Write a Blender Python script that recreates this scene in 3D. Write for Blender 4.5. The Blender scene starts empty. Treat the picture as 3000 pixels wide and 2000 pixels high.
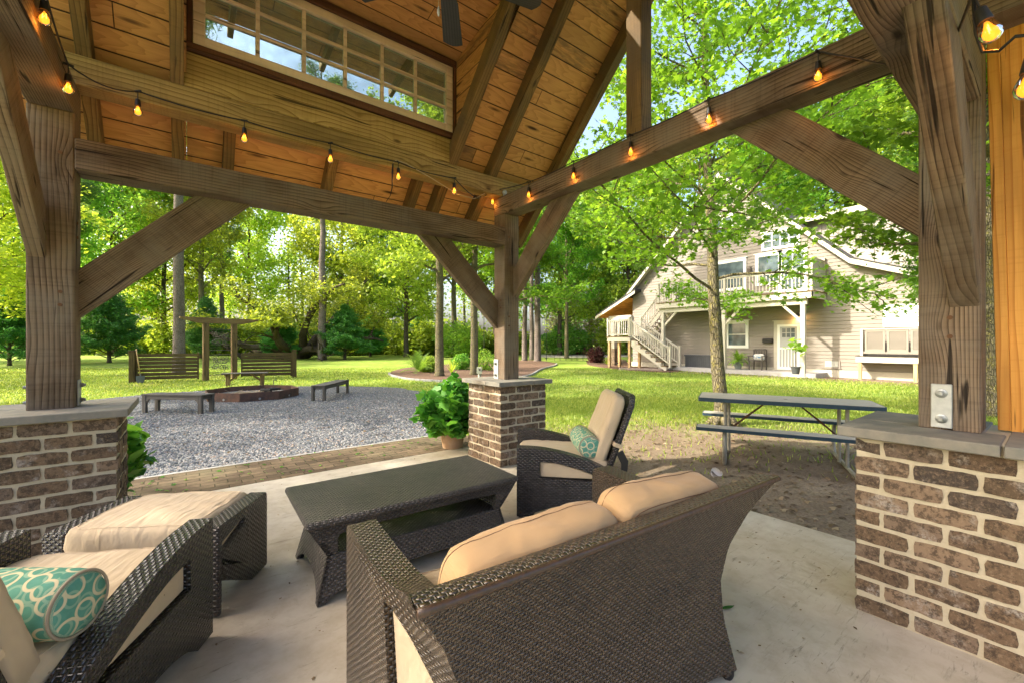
import bpy, bmesh, math, random
import numpy as np
from mathutils import Vector, Matrix
from mathutils.geometry import tessellate_polygon
random.seed(7); rng = np.random.default_rng(7)
SC = bpy.context.scene
COL = SC.collection
PI = math.pi
# ------------------------------------------------------------------ camera
F = 1235.0; HC = 1.27                       # focal length in pixels of a 3000 px frame, lens height (m)
cam = bpy.data.cameras.new('camera'); camo = bpy.data.objects.new('camera', cam); COL.objects.link(camo)
camo.location = (0, 0, HC); camo.rotation_euler = (math.radians(90), 0, math.radians(-37.65))
cam.sensor_width = 36; cam.lens = F/3000*36; cam.shift_y = 5/3000; cam.clip_end = 1500; cam.clip_start = 0.02
SC.camera = camo
# ------------------------------------------------------------------ light
SUN_EL, SUN_AZ = 38.0, math.degrees(math.atan2(0.47, -0.88))   # direction towards the sun, measured from +X
world = bpy.data.worlds.new('World'); SC.world = world; world.use_nodes = True
wn = world.node_tree; bg = wn.nodes['Background']
sky = wn.nodes.new('ShaderNodeTexSky'); sky.sky_type = 'NISHITA'; sky.sun_disc = False
sky.sun_elevation = math.radians(SUN_EL); sky.sun_rotation = math.radians(90-SUN_AZ)
sky.air_density = 1.0; sky.dust_density = 6.0; sky.ozone_density = 1.0
wn.links.new(sky.outputs[0], bg.inputs[0]); bg.inputs[1].default_value = 0.15
sl = bpy.data.lights.new('sun', 'SUN'); sl.energy = 2.35; sl.angle = math.radians(0.5); sl.color = (1.0, 0.93, 0.80)
so = bpy.data.objects.new('sun', sl); COL.objects.link(so)
sd = Vector((math.cos(math.radians(SUN_AZ))*math.cos(math.radians(SUN_EL)), math.sin(math.radians(SUN_AZ))*math.cos(math.radians(SUN_EL)), math.sin(math.radians(SUN_EL))))
so.rotation_euler = sd.to_track_quat('Z', 'Y').to_euler(); so.location = sd*60
SC.view_settings.view_transform = 'Standard'; SC.view_settings.look = 'None'
SC.view_settings.exposure = 2.05; SC.view_settings.gamma = 1.0
SC.render.engine = 'CYCLES'
cy = SC.cycles
cy.use_denoising = True; cy.denoiser = 'OPENIMAGEDENOISE'; cy.denoising_input_passes = 'RGB_ALBEDO_NORMAL'; cy.denoising_prefilter = 'ACCURATE'
cy.max_bounces = 7; cy.diffuse_bounces = 5; cy.glossy_bounces = 3; cy.transmission_bounces = 6; cy.transparent_max_bounces = 10
cy.caustics_reflective = False; cy.caustics_refractive = False; cy.sample_clamp_indirect = 6
# ------------------------------------------------------------------ coordinates
# world X runs along the back beam, world Y along the side beam, Z up; the slab top is z = 0
C1, S1 = 0.6108, 0.7918
GZ = -0.15                                  # lawn level
def D(px, Z, z=GZ):                         # a point seen in photo column px at depth Z
    xc = (px-1500)/F*Z
    return Vector((S1*xc+C1*Z, -C1*xc+S1*Z, z))
def G(px, py, z=GZ):                        # a point of the level plane z seen at photo pixel
    return D(px, F*(HC-z)/(py-1005), z)
def V(*a): return Vector(a)
# ------------------------------------------------------------------ mesh helpers
class MB:
    def __init__(s): s.v = []; s.f = []; s.c = []; s.cur = 0.5; s.uv = None
    def add(s, vs, fs):
        n = len(s.v); s.v += [tuple(p) for p in vs]; s.f += [tuple(i+n for i in f) for f in fs]; s.c += [s.cur]*len(fs)
    def box(s, x0, x1, y0, y1, z0, z1):
        s.add([(x0,y0,z0),(x1,y0,z0),(x1,y1,z0),(x0,y1,z0),(x0,y0,z1),(x1,y0,z1),(x1,y1,z1),(x0,y1,z1)],
              [(0,3,2,1),(4,5,6,7),(0,1,5,4),(1,2,6,5),(2,3,7,6),(3,0,4,7)])
    def bar(s, p0, p1, w, h, up=(0,0,1)):
        p0 = Vector(p0); p1 = Vector(p1); d = (p1-p0).normalized(); u = Vector(up)
        if abs(d.dot(u)) > 0.99: u = Vector((0,1,0))
        r = d.cross(u).normalized(); u = r.cross(d)
        q = [p+r*a*w/2+u*b*h/2 for p in (p0, p1) for a, b in ((-1,-1),(1,-1),(1,1),(-1,1))]
        s.add(q, [(0,1,2,3),(7,6,5,4),(0,4,5,1),(1,5,6,2),(2,6,7,3),(3,7,4,0)])
    def tube(s, pts, r, n=8, cap=True):
        pts = [Vector(p) for p in pts]; m = len(pts)
        rs = r if isinstance(r, (list, tuple)) else [r]*m
        t0 = (pts[1]-pts[0]).normalized(); a = Vector((0,0,1)) if abs(t0.z) < 0.9 else Vector((1,0,0))
        nrm = t0.cross(a).normalized(); vs = []
        for i, p in enumerate(pts):
            t = (pts[min(i+1, m-1)]-pts[max(i-1, 0)])
            t = t.normalized() if t.length > 1e-9 else t0
            nrm = (nrm-t*nrm.dot(t)); nrm = nrm.normalized() if nrm.length > 1e-6 else t.orthogonal().normalized()
            b = t.cross(nrm)
            for k in range(n):
                an = 2*PI*k/n; vs.append(p+(nrm*math.cos(an)+b*math.sin(an))*rs[i])
        fs = []
        for i in range(m-1):
            for k in range(n):
                k2 = (k+1) % n; fs.append((i*n+k, i*n+k2, (i+1)*n+k2, (i+1)*n+k))
        if cap: fs.append(tuple(reversed(range(n)))); fs.append(tuple((m-1)*n+k for k in range(n)))
        s.add(vs, fs)
    def lathe(s, prof, n=24, c=(0,0,0), ax='z'):      # prof: (radius, height)
        vs = []
        for r, z in prof:
            for k in range(n):
                a = 2*PI*k/n; x, y = r*math.cos(a), r*math.sin(a)
                q = (x, y, z) if ax == 'z' else ((z, x, y) if ax == 'x' else (y, z, x))
                vs.append((q[0]+c[0], q[1]+c[1], q[2]+c[2]))
        fs = []
        for i in range(len(prof)-1):
            for k in range(n):
                k2 = (k+1) % n; fs.append((i*n+k, i*n+k2, (i+1)*n+k2, (i+1)*n+k))
        fs.append(tuple(reversed(range(n)))); fs.append(tuple((len(prof)-1)*n+k for k in range(n)))
        s.add(vs, fs)
    def prism(s, loops, w0, w1, plane='xz'):         # polygon (with holes) in a plane, extruded along the third axis
        def P(a, b, w):
            return (a, w, b) if plane == 'xz' else ((a, b, w) if plane == 'xy' else (w, a, b))
        flat = [p for l in loops for p in l]
        tris = tessellate_polygon([[Vector((a, b, 0)) for a, b in l] for l in loops])
        n = len(flat)
        vs = [P(a, b, w0) for a, b in flat]+[P(a, b, w1) for a, b in flat]
        fs = []
        for t in tris:
            t = tuple(t); fs.append(t); fs.append(tuple(n+i for i in reversed(t)))
        o = 0
        for l in loops:
            m = len(l)
            for i in range(m):
                j = (i+1) % m; fs.append((o+i, o+j, n+o+j, n+o+i))
            o += m
        s.add(vs, fs)
    def grid(s, fn, nu, nv, closed_u=False):
        n0 = len(s.v); vs = [fn(i/nu, j/nv) for j in range(nv+1) for i in range(nu+(0 if closed_u else 1))]
        w = nu+(0 if closed_u else 1); fs = []
        for j in range(nv):
            for i in range(nu):
                i2 = (i+1) % w; fs.append((j*w+i, j*w+i2, (j+1)*w+i2, (j+1)*w+i))
        s.add(vs, fs)
    def build(s, name, mat, parent=None, smooth=False, fix=True, bevel=0, M=None, uv=True, merge=False, seg=1, subd=0):
        me = bpy.data.meshes.new(name); me.from_pydata(s.v, [], s.f); me.update()
        if s.c and len(set(s.c)) > 1:
            at = me.attributes.new('rnd', 'FLOAT', 'FACE'); at.data.foreach_set('value', np.array(s.c, dtype=np.float32))
        if fix or bevel or merge:
            bm = bmesh.new(); bm.from_mesh(me)
            if merge: bmesh.ops.remove_doubles(bm, verts=bm.verts, dist=1e-4)
            if fix: bmesh.ops.recalc_face_normals(bm, faces=bm.faces)
            if bevel:
                es = [e for e in bm.edges if len(e.link_faces) == 2 and e.calc_face_angle(0) > 0.5]
                bmesh.ops.bevel(bm, geom=es, offset=bevel, segments=seg, affect='EDGES', profile=0.5)
            bm.to_mesh(me); bm.free()
        if uv: box_uv(me)
        if smooth:
            me.polygons.foreach_set('use_smooth', [True]*len(me.polygons))
        o = bpy.data.objects.new(name, me); COL.objects.link(o)
        if M is not None: o.matrix_world = M
        if parent: o.parent = parent
        for m in (mat if isinstance(mat, (list, tuple)) else [mat]): me.materials.append(m)
        if smooth == 'auto':
            me.set_sharp_from_angle(angle=math.radians(38))
        if subd:
            md = o.modifiers.new('s', 'SUBSURF'); md.levels = subd; md.render_levels = subd
        return o
def box_uv(me):
    nl = len(me.loops)
    if nl == 0: return
    uv = me.uv_layers.new(name='UVMap') if not me.uv_layers else me.uv_layers[0]
    co = np.empty(len(me.vertices)*3, np.float32); me.vertices.foreach_get('co', co); co = co.reshape(-1, 3)
    vi = np.empty(nl, np.int32); me.loops.foreach_get('vertex_index', vi)
    nf = len(me.polygons); nr = np.empty(nf*3, np.float32); me.polygons.foreach_get('normal', nr); nr = np.abs(nr.reshape(-1, 3))
    lt = np.empty(nf, np.int32); me.polygons.foreach_get('loop_total', lt)
    ax = np.repeat(nr.argmax(1), lt); p = co[vi]
    u = np.where(ax == 0, p[:, 1], p[:, 0]); v = np.where(ax == 2, p[:, 1], p[:, 2])
    uv.data.foreach_set('uv', np.stack([u, v], 1).astype(np.float32).ravel())
def tag(o, label=None, cat=None, group=None, kind=None):
    if label: o['label'] = label
    if cat: o['category'] = cat
    if group: o['group'] = group
    if kind: o['kind'] = kind
    return o
def thing(name, label, cat, loc=(0,0,0), rz=0.0, group=None):
    o = bpy.data.objects.new(name, None); COL.objects.link(o); o.location = loc; o.rotation_euler = (0, 0, rz)
    o.empty_display_size = 0.1
    return tag(o, label, cat, group)
def copy_tree(o, parent=None):
    c = o.copy(); COL.objects.link(c)
    if parent: c.parent = parent
    for ch in list(o.children): copy_tree(ch, c)
    return c
def frame(origin, xdir, zhint=(0,0,1)):      # matrix with local X along xdir
    x = Vector(xdir).normalized(); z = Vector(zhint)
    if abs(x.dot(z)) > 0.98: z = Vector((0,1,0))
    y = z.cross(x).normalized(); z = x.cross(y)
    M = Matrix((x, y, z)).transposed().to_4x4(); M.translation = Vector(origin); return M
def timber(name, p0, p1, w, h, mat, parent=None, bevel=0.006, zhint=(0,0,1), wear=0.0):
    """a squared timber; its local X axis runs along the grain"""
    p0 = Vector(p0); p1 = Vector(p1); L = (p1-p0).length; m = MB()
    m.box(0, L, -w/2, w/2, -h/2, h/2)
    return m.build(name, mat, parent, bevel=bevel, M=frame(p0, p1-p0, zhint), smooth=False)
def cut_timber(name, pts, thick, grain, mat, parent=None, bevel=0.004):
    """planar outline pts (world) extruded by the vector thick, grain along grain"""
    thick = Vector(thick); M = frame(pts[0], grain, thick); Mi = M.inverted()
    a = [Mi @ Vector(p) for p in pts]; b = [Mi @ (Vector(p)+thick) for p in pts]; n = len(a)
    m = MB(); m.add(a+b, [tuple(range(n)), tuple(reversed(range(n, 2*n)))]+[(i, (i+1) % n, n+(i+1) % n, n+i) for i in range(n)])
    return m.build(name, mat, parent, bevel=bevel, M=M)
# ------------------------------------------------------------------ node helpers
class NT:
    def __init__(s, name):
        s.m = bpy.data.materials.new(name); s.m.use_nodes = True; s.t = s.m.node_tree; s.t.nodes.clear()
        s.out = s.t.nodes.new('ShaderNodeOutputMaterial')
    def n(s, typ, ins=None, **kw):
        nd = s.t.nodes.new('ShaderNode'+typ)
        for k, v in kw.items(): setattr(nd, k, v)
        for k, v in (ins or {}).items():
            if hasattr(v, 'is_output') or isinstance(v, bpy.types.NodeSocket): s.t.links.new(v, nd.inputs[k])
            elif v is not None: nd.inputs[k].default_value = v
        return nd
    def math(s, op, a, b=None, c=None, clamp=False):
        nd = s.t.nodes.new('ShaderNodeMath'); nd.operation = op; nd.use_clamp = clamp
        for i, v in enumerate((a, b, c)):
            if v is None: continue
            if isinstance(v, (int, float)): nd.inputs[i].default_value = v
            else: s.t.links.new(v, nd.inputs[i])
        return nd.outputs[0]
    def mix(s, f, a, b, typ='MIX'):
        nd = s.t.nodes.new('ShaderNodeMix'); nd.data_type = 'RGBA'; nd.blend_type = typ
        for i, v in ((0, f), (6, a), (7, b)):
            if isinstance(v, (int, float)) and i == 0: nd.inputs[0].default_value = v
            elif isinstance(v, (tuple, list)): nd.inputs[i].default_value = (*v[:3], 1)
            else: s.t.links.new(v, nd.inputs[i])
        return nd.outputs[2]
    def coord(s, which='Object'): return s.n('TexCoord').outputs[which]
    def mapping(s, vec, scale=(1,1,1), loc=(0,0,0), rot=(0,0,0)):
        nd = s.n('Mapping', {0: vec}); nd.inputs['Scale'].default_value = scale; nd.inputs['Location'].default_value = loc
        nd.inputs['Rotation'].default_value = rot; return nd.outputs[0]
    def noise(s, vec, scale, detail=4, rough=0.55, dist=0.0, out=0):
        return s.n('TexNoise', {'Vector': vec, 'Scale': scale, 'Detail': detail, 'Roughness': rough, 'Distortion': dist}).outputs[out]
    def ramp(s, fac, stops, interp='LINEAR'):
        nd = s.n('ValToRGB', {0: fac}); nd.color_ramp.interpolation = interp; el = nd.color_ramp.elements
        while len(el) > 1: el.remove(el[-1])
        for i, (p, c) in enumerate(stops):
            e = el[0] if i == 0 else el.new(p)
            e.position = p; e.color = (*c, 1) if len(c) == 3 else c
        return nd.outputs[0]
    def rampf(s, fac, a, b):
        nd = s.n('MapRange', {0: fac, 1: a, 2: b, 3: 0.0, 4: 1.0}); nd.clamp = True; return nd.outputs[0]
    def bump(s, h, dist=0.01, strength=1.0, normal=None):
        nd = s.n('Bump', {'Height': h, 'Distance': dist, 'Strength': strength})
        if normal is not None: s.t.links.new(normal, nd.inputs['Normal'])
        return nd.outputs[0]
    def bsdf(s, color, rough=0.6, normal=None, metallic=0.0, spec=0.4, **kw):
        nd = s.n('BsdfPrincipled')
        def put(k, v):
            if v is None: return
            if isinstance(v, (tuple, list)): nd.inputs[k].default_value = (*v[:3], 1) if len(v) >= 3 else v
            elif isinstance(v, (int, float)): nd.inputs[k].default_value = v
            else: s.t.links.new(v, nd.inputs[k])
        put('Base Color', color); put('Roughness', rough); put('Normal', normal); put('Metallic', metallic); put('Specular IOR Level', spec)
        for k, v in kw.items(): put(k.replace('_', ' '), v)
        return nd.outputs[0]
    def done(s, sh):
        s.t.links.new(sh, s.out.inputs[0]); return s.m
def hexc(r, g, b): return (r, g, b)
# ------------------------------------------------------------------ materials
def wood(name, dark, mid, light, ring=28.0, rough=0.75, bump=0.002, rot=(0.06, 0.1), grey=None, knots=True, stretch=0.05, var=0.25, fine=260, warp=0.06, seam=0.7):
    """grain runs along the object's own X axis; every object gets its own offset"""
    t = NT(name); oi = t.n('ObjectInfo').outputs['Random']
    co = t.coord('Object')
    off = t.n('CombineXYZ', {0: t.math('MULTIPLY', oi, 37.0), 1: t.math('MULTIPLY', oi, 13.7), 2: t.math('MULTIPLY', oi, 7.3)}).outputs[0]
    p = t.n('VectorMath', {0: co, 1: off}, operation='ADD').outputs[0]
    ps = t.mapping(p, (stretch, 1, 1))
    wv = t.noise(t.mapping(p, (0.5, 1.6, 1.6)), 1.6, 2, 0.5, out=1)
    wv = t.n('VectorMath', {0: wv, 1: (0.5, 0.5, 0.5)}, operation='SUBTRACT').outputs[0]
    wv = t.n('VectorMath', {0: wv, 'Scale': warp}, operation='SCALE').outputs[0]
    pw = t.n('VectorMath', {0: ps, 1: wv}, operation='ADD').outputs[0]
    # knots: sparse bumps that bend the rings
    if knots:
        vo = t.n('TexVoronoi', {'Vector': t.mapping(p, (2.0, 5.5, 5.5)), 'Scale': 1.0}, feature='F1').outputs[0]
        kn = t.math('SUBTRACT', 1.0, t.math('MULTIPLY', vo, 5.5), clamp=True)
    mod = t.n('VectorMath', {0: t.mapping(pw, (0, 1, 1), (0, 0.0, 0.07)), 1: (1, 1, 1)}, operation='MULTIPLY').outputs[0]
    ln = t.n('VectorMath', {0: mod}, operation='LENGTH').outputs['Value']
    if knots: ln = t.math('ADD', ln, t.math('MULTIPLY', t.math('POWER', t.math('SUBTRACT', 1.0, t.math('MULTIPLY', vo, 2.0), clamp=True), 2.0), 0.032))
    r = t.math('FRACT', t.math('MULTIPLY', ln, ring))
    saw = t.math('POWER', r, 2.2)                                     # soft early wood, hard dark late wood line
    fib = t.noise(t.mapping(p, (3.0, fine, fine)), 1.0, 3, 0.65)
    big = t.noise(t.mapping(p, (1.1, 5, 5)), 1.3, 3, 0.6)
    blo = t.noise(p, 3.3, 4, 0.6)
    c = t.mix(saw, light, mid)
    c = t.mix(t.math('MULTIPLY', t.rampf(saw, 0.50, 0.95), seam), c, dark)
    c = t.mix(t.math('MULTIPLY', t.rampf(fib, 0.45, 0.75), 0.35), c, dark)
    c = t.mix(t.math('MULTIPLY', t.rampf(big, 0.42, 0.66), 0.6), c, tuple(0.45*a for a in mid))
    if grey: c = t.mix(t.math('MULTIPLY', t.rampf(blo, 0.42, 0.64), 0.6), c, grey)
    if knots: c = t.mix(t.math('MULTIPLY', t.rampf(kn, 0.45, 0.75), 0.8), c, tuple(0.5*a for a in dark))
    cr = t.math('ADD', 1.0-var/2, t.math('MULTIPLY', oi, var))
    c = t.n('Mix', {0: 1.0, 6: c, 7: t.n('CombineColor', {0: cr, 1: cr, 2: cr}).outputs[0]}, data_type='RGBA', blend_type='MULTIPLY').outputs[2]
    # drying checks
    ck = t.noise(t.mapping(p, (1.6, 34, 34)), 1.0, 2, 0.5, dist=0.5)
    crk = t.rampf(ck, 0.665, 0.70)
    c = t.mix(t.math('MULTIPLY', crk, 0.85), c, tuple(0.2*a for a in dark))
    sawm = t.noise(t.mapping(p, (75, 2.5, 2.5)), 1.0, 2, 0.5)
    c = t.mix(t.math('MULTIPLY', t.rampf(sawm, 0.52, 0.72), 0.22), c, dark)
    h = t.math('ADD', t.math('MULTIPLY', saw, -0.6), t.math('ADD', t.math('MULTIPLY', fib, 0.5), t.math('MULTIPLY', sawm, 0.35))); h = t.math('SUBTRACT', h, t.math('MULTIPLY', crk, 1.5))
    return t.done(t.bsdf(c, rough, t.bump(h, bump, 0.9), spec=0.25))
M_TIMB = wood('weathered_timber', (0.026,0.015,0.009), (0.105,0.064,0.037), (0.255,0.178,0.114), 92, 0.88, 0.005, grey=(0.200,0.162,0.122), var=0.34, warp=0.045, seam=0.6)
M_PLATE = wood('treated_pine', (0.13,0.070,0.016), (0.30,0.185,0.050), (0.44,0.295,0.098), 60, 0.7, 0.0015)
M_RAFT = wood('rafter_pine', (0.060,0.030,0.010), (0.155,0.085,0.028), (0.25,0.150,0.053), 80, 0.7, 0.002, grey=(0.10,0.075,0.038))
M_HONEY = wood('honey_cedar', (0.50,0.17,0.022), (0.66,0.27,0.045), (0.78,0.37,0.075), 34, 0.6, 0.0004, knots=False, stretch=0.06, var=0.05, fine=120)
M_TRIM = wood('dark_trim_wood', (0.030,0.012,0.006), (0.085,0.034,0.015), (0.14,0.06,0.028), 40, 0.7, 0.001, knots=False)
M_FENCE = wood('stained_fence_wood', (0.028,0.018,0.008), (0.085,0.056,0.022), (0.13,0.088,0.036), 40, 0.8, 0.002, knots=False)
M_ARCHW = wood('arbor_wood', (0.06,0.035,0.014), (0.16,0.10,0.043), (0.24,0.155,0.07), 36, 0.8, 0.002)
M_GREYW = wood('grey_bench_wood', (0.035,0.031,0.028), (0.085,0.075,0.066), (0.13,0.115,0.10), 40, 0.75, 0.002, knots=False)
M_POSTW = wood('new_pine_post', (0.30,0.17,0.06), (0.50,0.32,0.14), (0.62,0.43,0.22), 36, 0.7, 0.001)
M_PANEW = wood('window_sash_wood', (0.55,0.38,0.24), (0.74,0.56,0.38), (0.80,0.63,0.45), 20, 0.6, 0.0005, knots=False, var=0.05)

def boards(name, width=0.14, along='X', across='Y'):
    """roof decking: boards laid side by side with individual tone; uses object coordinates (X along the board)"""
    t = NT(name); co = t.coord('Object'); s = t.n('SeparateXYZ', {0: co}).outputs
    q = t.math('DIVIDE', s[1], width); row = t.math('FLOOR', q); fr = t.math('FRACT', q)
    rnd = t.n('TexWhiteNoise', {'W': row}, noise_dimensions='1D').outputs['Value']
    xo = t.math('ADD', s[0], t.math('MULTIPLY', rnd, 29.0))
    seg = t.math('FLOOR', t.math('DIVIDE', xo, 2.3)); segf = t.math('FRACT', t.math('DIVIDE', xo, 2.3))
    rnd2 = t.n('TexWhiteNoise', {'Vector': t.n('CombineXYZ', {0: row, 1: seg}).outputs[0]}, noise_dimensions='2D').outputs['Value']
    rnd3 = t.n('TexWhiteNoise', {'Vector': t.n('CombineXYZ', {0: seg, 1: row}).outputs[0]}, noise_dimensions='2D').outputs['Value']
    yy = t.math('MULTIPLY', t.math('SUBTRACT', fr, t.math('ADD', 0.2, t.math('MULTIPLY', rnd2, 0.6))), width)
    p = t.n('CombineXYZ', {0: t.math('ADD', xo, t.math('MULTIPLY', rnd2, 17)), 1: yy, 2: t.math('MULTIPLY', rnd2, 9)}).outputs[0]
    wv = t.noise(t.mapping(p, (0.9, 5.0, 1)), 1.7, 2, 0.5, out=1)
    wv = t.n('VectorMath', {0: wv, 1: (0.5, 0.5, 0.5)}, operation='SUBTRACT').outputs[0]
    wv = t.n('VectorMath', {0: wv, 'Scale': 0.09}, operation='SCALE').outputs[0]
    pw = t.n('VectorMath', {0: t.mapping(p, (0.055, 1, 0)), 1: wv}, operation='ADD').outputs[0]
    vo = t.n('TexVoronoi', {'Vector': t.mapping(p, (1.6, 9, 1)), 'Scale': 1.0}, feature='F1').outputs[0]
    kn = t.math('SUBTRACT', 1.0, t.math('MULTIPLY', vo, 4.2), clamp=True)
    ln = t.n('VectorMath', {0: pw}, operation='LENGTH').outputs['Value']
    ln = t.math('ADD', ln, t.math('MULTIPLY', kn, 0.03))
    r = t.math('POWER', t.math('FRACT', t.math('MULTIPLY', ln, 85)), 2.0)
    fib = t.noise(t.mapping(p, (4.0, 260, 1)), 1.0, 3, 0.6)
    c = t.mix(r, (0.62,0.315,0.108), (0.44,0.195,0.060))
    c = t.mix(t.math('MULTIPLY', t.rampf(fib, 0.45, 0.8), 0.4), c, (0.20,0.075,0.022))
    c = t.mix(t.math('MULTIPLY', t.rampf(rnd3, 0.55, 0.95), 0.62), c, (0.30,0.165,0.062))      # duller, yellower boards
    gr = t.math('MULTIPLY', t.rampf(rnd2, 0.68, 0.76), t.rampf(t.noise(t.mapping(p, (2.5, 14, 1)), 1.6, 4, 0.7), 0.38, 0.62))
    c = t.mix(t.math('MULTIPLY', gr, 0.7), c, (0.10,0.068,0.036))                          # a few stained boards
    c = t.mix(t.math('MULTIPLY', t.math('SUBTRACT', 1.0, rnd2), 0.25), c, (0.68,0.36,0.13))
    c = t.mix(t.rampf(kn, 0.25, 0.7), c, (0.055,0.018,0.007))
    edge = t.math('MINIMUM', fr, t.math('SUBTRACT', 1.0, fr))
    gap = t.math('SUBTRACT', 1.0, t.rampf(edge, 0.012, 0.04))
    sg = t.math('SUBTRACT', 1.0, t.rampf(t.math('MINIMUM', segf, t.math('SUBTRACT', 1.0, segf)), 0.0007, 0.0016))
    gap = t.math('MAXIMUM', gap, sg)
    c = t.mix(gap, c, (0.035,0.014,0.006))
    h = t.math('SUBTRACT', t.math('ADD', t.math('MULTIPLY', fib, 0.25), t.math('MULTIPLY', rnd2, 0.5)), t.math('MULTIPLY', gap, 4.0))
    return t.done(t.bsdf(c, 0.62, t.bump(h, 0.003, 0.8), spec=0.3))
M_DECK = boards('roof_boards', 0.15)

def brick_mat(name):
    t = NT(name); a = t.n('Attribute', attribute_name='rnd').outputs['Fac']; co = t.coord('Object')
    off = t.n('CombineXYZ', {0: t.math('MULTIPLY', a, 31), 1: t.math('MULTIPLY', a, 17), 2: t.math('MULTIPLY', a, 53)}).outputs[0]
    p = t.n('VectorMath', {0: co, 1: off}, operation='ADD').outputs[0]
    c = t.ramp(a, [(0.0,(0.095,0.066,0.042)), (0.22,(0.185,0.122,0.074)), (0.45,(0.125,0.082,0.052)), (0.62,(0.265,0.180,0.115)), (0.8,(0.185,0.130,0.090)), (1.0,(0.060,0.048,0.040))])
    n1 = t.noise(p, 26, 7, 0.78); n2 = t.noise(p, 75, 6, 0.8); n3 = t.noise(p, 9, 4, 0.6)
    c = t.mix(t.math('MULTIPLY', t.rampf(n1, 0.475, 0.56), 0.75), c, (0.045,0.033,0.024))
    c = t.mix(t.math('MULTIPLY', t.rampf(n3, 0.56, 0.70), t.math('MULTIPLY', t.rampf(n2, 0.42, 0.6), 0.75)), c, (0.50,0.46,0.41))
    c = t.mix(t.math('MULTIPLY', t.rampf(n2, 0.50, 0.66), 0.55), c, (0.33,0.235,0.150))
    h = t.math('ADD', t.math('MULTIPLY', n1, 0.6), t.math('MULTIPLY', n2, 0.5))
    return t.done(t.bsdf(c, 0.92, t.bump(h, 0.008, 1.0), spec=0.15))
M_BRICK = brick_mat('tumbled_brick')
def simple(name, col, rough=0.6, metallic=0, nscale=0, namt=0.3, bump=0, ncol=None, spec=0.4, detail=5):
    t = NT(name); co = t.coord('Object'); c = col; nrm = None
    if nscale:
        n = t.noise(co, nscale, detail, 0.65)
        c = t.mix(t.math('MULTIPLY', t.rampf(n, 0.4, 0.65), namt), col, ncol or tuple(0.5*a for a in col))
        if bump: nrm = t.bump(n, bump, 0.8)
    return t.done(t.bsdf(c, rough, nrm, metallic, spec))
M_MORTAR = simple('mortar', (0.50,0.43,0.305), 0.95, 0, 60, 0.35, 0.006, (0.40,0.33,0.22), 0.1)
M_CAP = simple('bluestone', (0.165,0.158,0.132), 0.75, 0, 7, 0.8, 0.003, (0.27,0.235,0.185), 0.3)
M_STEEL = simple('galvanised_steel', (0.50,0.50,0.47), 0.5, 0.35, 40, 0.4, 0.001, (0.34,0.34,0.33))
M_BOLT = simple('bolt_steel', (0.34,0.35,0.35), 0.4, 0.8, 60, 0.5, 0.0005, (0.20,0.19,0.17))
M_BLACK = simple('black_rubber', (0.018,0.016,0.015), 0.5)
M_PEG = simple('oak_peg', (0.13,0.06,0.025), 0.8)
M_DKBLADE = wood('fan_blade_wood', (0.012,0.014,0.016), (0.030,0.034,0.038), (0.05,0.055,0.06), 60, 0.45, 0.0003, knots=False)
M_CORDW = simple('white_cord', (0.45,0.36,0.22), 0.6)

def concrete():
    t = NT('patio_concrete'); co = t.coord('Object')
    n1 = t.noise(co, 1.3, 5, 0.6); n2 = t.noise(co, 9, 6, 0.65); n3 = t.noise(co, 120, 3, 0.6); n4 = t.noise(t.mapping(co, (1,1,1), (5,2,0)), 3.1, 6, 0.72, dist=1.3)
    c = t.mix(t.rampf(n1, 0.35, 0.68), (0.46,0.39,0.285), (0.57,0.51,0.415))
    c = t.mix(t.math('MULTIPLY', t.rampf(n2, 0.42, 0.66), 0.38), c, (0.31,0.235,0.15))
    c = t.mix(t.math('MULTIPLY', t.rampf(n4, 0.57, 0.70), 0.38), c, (0.23,0.18,0.11))
    # scuffs
    st = t.noise(t.mapping(co, (3, 26, 1), rot=(0, 0, 0.5)), 1.6, 5, 0.75, dist=0.8)
    c = t.mix(t.math('MULTIPLY', t.math('MULTIPLY', t.rampf(st, 0.57, 0.66), t.rampf(n4, 0.42, 0.58)), 0.65), c, (0.13,0.105,0.07))
    vo = t.n('TexVoronoi', {'Vector': co, 'Scale': 16.0}, feature='F1').outputs[0]
    sp = t.math('SUBTRACT', 1.0, t.rampf(vo, 0.03, 0.06))
    c = t.mix(t.math('MULTIPLY', sp, 0.7), c, (0.10,0.07,0.04))
    h = t.math('ADD', t.math('MULTIPLY', n2, 0.8), t.math('MULTIPLY', n3, 0.2))
    rg = t.math('ADD', 0.42, t.math('MULTIPLY', n2, 0.3))
    return t.done(t.bsdf(c, rg, t.bump(h, 0.002, 0.6), spec=0.4))
M_CONC = concrete()
M_CONC2 = simple('porch_concrete', (0.42,0.40,0.37), 0.8, 0, 5, 0.3, 0.001)

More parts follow.
